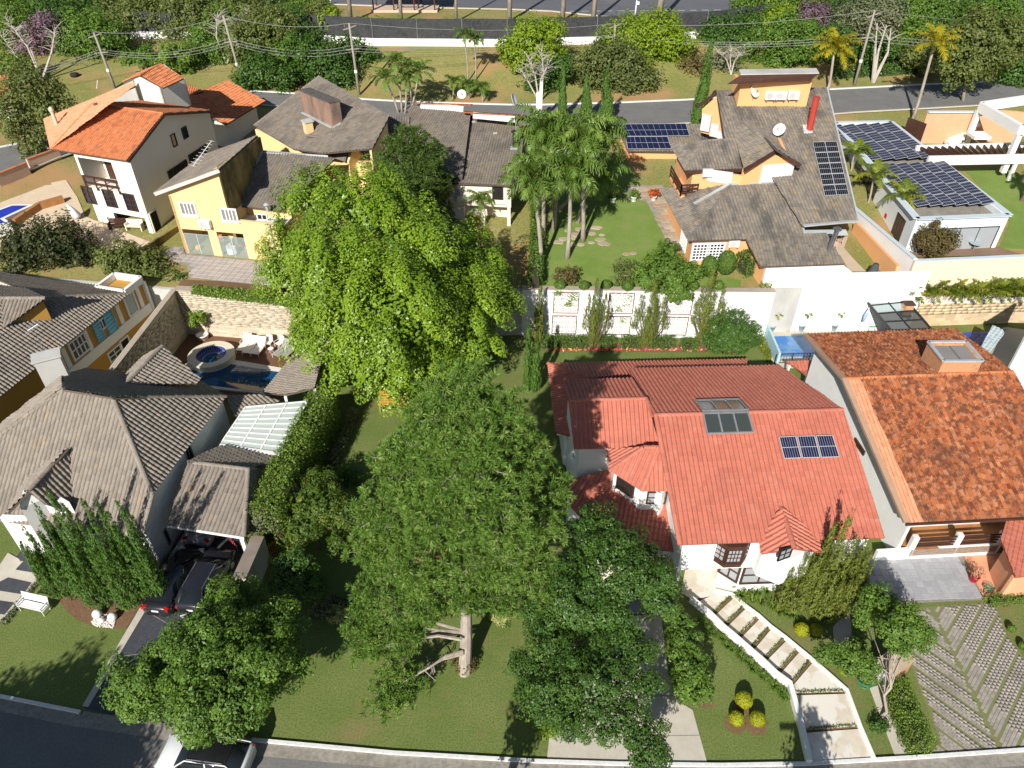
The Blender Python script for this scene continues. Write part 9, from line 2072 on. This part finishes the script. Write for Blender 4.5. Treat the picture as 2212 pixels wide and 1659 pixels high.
# row of shrubs along the highway and tall pine trunks
for i in range(34):
    px=640+i*47+RD.gauss(0,8); py=lerp([(640,48),(1100,58),(1330,52),(1560,55),(1800,40),(2250,25)],px)+RD.gauss(0,3); Y=lerp([(-40,116),(30,117),(60,124)],(px-1106)*.075); c=atY((px,py),Y); r=RD.uniform(.9,1.5)
    bush('verge_shrub','leafy round shrub in the planted row between netting and highway',(c.x,Y,g(c.x,Y)),r,r*.9,r*.75,(L_MID,L_HEDGE,L_MID,L_DARK)[i%4],420,20,.42,.16,group='shrubs along the highway')
for i,(px,p2,w_) in enumerate(((760,775,.35),(868,872,.3),(986,985,.25),(1214,1217,.4),(1280,1278,.4),(1420,1418,.55),(1100,1103,.4),(1905,1906,.3),(1990,1985,.3))):
    Y=122; f_=atY((px,62),Y); f_.z=g(f_.x,Y); t=thing('roadside_tree',('first','second','third','fourth','fifth','sixth','seventh','eighth','ninth')[[0,1,2,4,5,6,3,7,8][i]]+' bare tall trunk from the left along the highway verge','tree',f_,'tall trunks along the highway'); MB().tube([f_,f_+Vector((.2,0,6)),f_+Vector((.4,.3,13))],[w_,w_*.8,w_*.6],8).build('trunk',PALEBARK,t,True); crown('crown',t,[(f_.x+.4,Y+.5,f_.z+14.5,3.2,3.2,2.2)],L_DARK,900,40,.8,.3)
hl=[ground(T(3,0,x,y)) for x,y in ((640,560),(900,545),(1320,520))]; hedge('hedge','long low hedge along the far verge beneath the pale trunks',hl,1.3,1.1,L_DARK,dens=60,size=.14)
def bare(label,foot,tips,Y=None,r=.16,n=26):
    f=atY(foot,Y); f.z=g(f.x,Y); t=thing('bare_tree',label,'tree',f); m=MB()
    for tp in tips:
        q=atY(tp,Y+RD.gauss(0,.6)); md=f.lerp(q,.5)+Vector((RD.gauss(0,.4),0,.3)); m.tube([f,md,q],[r,r*.6,r*.2],6)
        for i in range(n):
            s=RD.uniform(.4,1); a=md.lerp(q,(s-.4)/.6); e=a+Vector((RD.gauss(0,.9),RD.gauss(0,.9),RD.uniform(.1,1.1))); m.tube([a,a.lerp(e,.5)+Vector((0,0,.12)),e],[r*.22,r*.14,.012],4,False)
    m.build('branches',mat('pale_twig',(.50,.45,.40),(.38,.34,.3)),t)
bare('bare pale tree with blue-white lamp behind it at the left edge',(75,130),[(10,35),(35,60),(120,60),(5,80)],97,.2)
bare('bare twiggy grey tree around the dark utility pole',(490,140),[(470,30),(520,45),(540,20),(500,60)],104,.16,34)
bare('pale forked leafless trunk by the far road',(1887,175),[(1915,55),(1895,50),(1925,60)],101,.26,6)
bare('twiggy dry tree on the earth bank beside the big cypress',(1575,185),[(1550,110),(1580,105),(1600,115)],102,.12,30)
bare('leafless grey tree beside the white service post',(1165,215),[(1140,120),(1170,110),(1190,130),(1125,150)],93,.14,30)
# overhead wire's neighbour: ivy on the iron panels
def creep(label,pts,n):
    P=[]; 
    for (x,y,r) in pts:
        c=atY(T(2,1,x,y),gwl.y-.16); q=r*KZ*depth(c)/FPX; k=NR.normal(size=(n,3))*np.array([q*.5,.05,q*.5])+np.array(c); P.append(k)
    P=np.concatenate(P); V,F=leafquads(P,unit(NR.normal(size=P.shape)*.5+[0,-1,.4]),NR.uniform(.04,.08,len(P)),.6); t=thing('creeper',label,'climbing plant',P[0]); npmesh('foliage',V,F,L_HEDGE,t,NR.random(len(P)))
creep('creeper on the top of the left pair of iron panels',((470,680,50),(365,655,32),(440,730,25)),90)
creep('yellow-green creeper down the right side of the middle iron panels',((850,740,55),(885,690,38),(835,850,34),(800,770,25)),110)
creep('creeper scattered over the right pair of iron panels',((1290,690,45),(1220,670,40),(1250,780,45),(1200,870,32),(1290,850,32)),90)
# streetlight-blue thing, tyre on the lawn, red cart
c=ground(T(0,0,545,555)); t=thing('tyre_stack','dark tyre-like object lying on the far lawn left of the leaning pole','tyre',c); MB().lathe(c,[(.25,0),(.5,.02),(.55,.2),(.5,.38),(.25,.4)],18).build('tyre',M_TYRE,t,True)
c=at(T(3,0,1035,1610),4.95); t=thing('garden_cart','small red cart against the white wall of the modern house','cart',c); MB().cbox(c+Vector((0,0,.6)),.7,.5,.45).build('tray',mat('red_plastic',(.6,.03,.02)),t); MB().tube([c+Vector((-.3,0,0)),c+Vector((-.2,0,.5))],.03,5).tube([c+Vector((.3,0,0)),c+Vector((.2,0,.5))],.03,5).build('leg',mat('red_plastic',(.6,.03,.02)),t)
c=Q(3,1,1660,340,4.82); t=thing('glass_table','round glass table on the brown deck before the modern house','table',c); MB().lathe(c+Vector((0,0,.74)),[(.6,0),(.6,.02),(0,.02)],24).build('tabletop',M_LTGL,t); MB().tube([c,c+Vector((0,0,.74))],.06,8).build('leg',M_GMET,t)
c=Q(3,1,930,500,5.2); t=thing('covered_barbecue','grey-black covered barbecue on the terrace by the orange wall','barbecue',Vector((c.x,c.y,4.7))); MB().tube([(c.x,c.y,4.6),(c.x,c.y,5.3),(c.x+.1,c.y,6.0)],[.5,.42,.22],8).build('cover',mat('grey_cover',(.07,.075,.08)),t,True)
# bicycles at the carport
def bike(label,c,rz,col):
    t=thing('bicycle',label,'bicycle',(0,0,0))
    for x in (-.5,.5):
        wl=MB(); 
        wl.tube([(x+.32*math.cos(a*.3142),0,.34+.32*math.sin(a*.3142)) for a in range(21)],.022,5,False); w_=wl.build('wheel',M_TYRE,t); m=MB()
        for a in range(6): m.tube([(x,0,.34),(x+.3*math.cos(a*1.047),0,.34+.3*math.sin(a*1.047))],.006,3)
        m.build('spokes',M_RIM,w_)
    m=MB(); 
    for a,b_ in (((-.5,0,.34),(-.1,0,.3)),((-.1,0,.3),(.35,0,.75)),((-.1,0,.3),(-.25,0,.8)),((-.25,0,.75),(.37,0,.8)),((-.5,0,.34),(-.22,0,.7)),((.5,0,.34),(.36,0,.95))): m.tube([a,b_],.022,5)
    m.build('bike_frame',col,t); MB().tube([(.3,-.27,.98),(.38,0,.95),(.3,.27,.98)],.018,5).build('handlebar',M_RIM,t); MB().box(-.36,-.16,-.06,.06,.8,.86).build('saddle',M_BLACK,t); t.location=c; t.rotation_euler=(.1,0,rz)
bike('red and white bicycle standing at the carport edge near the wall',at(T(0,2,1690,1200),.03),hd+.9,mat('red_frame',(.6,.03,.06)))
bike('dark bicycle parked just behind the red and white one',at(T(0,2,1740,1190),.03),hd+.7,mat('dark_frame',(.05,.05,.06)))
c=at(T(0,3,1345,540),.03); t=thing('scooter','small grey and white scooter half under the street tree behind the dark wagon','scooter',(0,0,0))
m=MB(); m.tube([(-.5,0,.55),(-.1,0,.42),(.3,0,.35),(.5,0,.8)],[.2,.16,.12,.1],8); m.build('body',mat('scooter_grey',(.5,.52,.52)),t,True)
for x in (-.5,.55):
    MB().lathe((x,0,.25),[(.12,-.05),(.25,-.05),(.25,.05),(.12,.05)],14,Matrix.Rotation(math.pi/2,4,'X')).build('wheel',M_TYRE,t,True)
MB().box(-.6,-.05,-.14,.14,.72,.8).build('saddle',M_BLACK,t); MB().tube([(.48,-.32,1.0),(.5,0,.95),(.48,.32,1.0)],.025,5).build('handlebar',M_BLACK,t); t.location=c; t.rotation_euler=(0,0,hd+.6)

# street trees and a pole just outside the lower edge, seen by their shadows
tree('street_tree','street tree across the road, cut off below the lower left edge',(-27.5,6.5,0),[(-27.5,6.5,7,4,4,3),(-30,8,6,3,3,2.4),(-24.5,7,6.2,3,3,2.4)],L_MID,30000,200,.8,.14,.25)
p_=thing('utility_pole','utility pole across the road, just below the lower right edge','utility pole',(10.2,6.5,0)); MB().tube([(10.2,6.5,0),(10.2,6.5,9.5)],[.17,.12],8).build('pole',M_POLE,p_); MB().box(9.3,11.1,6.4,6.6,8.2,8.35).build('crossarm',M_POLE,p_)
tree('street_tree','slim street tree across the road, just below the lower right edge',(12.2,10.2,0),[(12.2,10.2,4.6,.9,.9,1.6)],L_MID,1500,30,.5,.12,.16)
tree('street_tree','slim street tree across the road, just below the lower edge',(-2.2,10.6,0),[(-2.2,10.6,6.2,1.0,1.0,1.5)],L_MID,1500,30,.5,.12,.2)
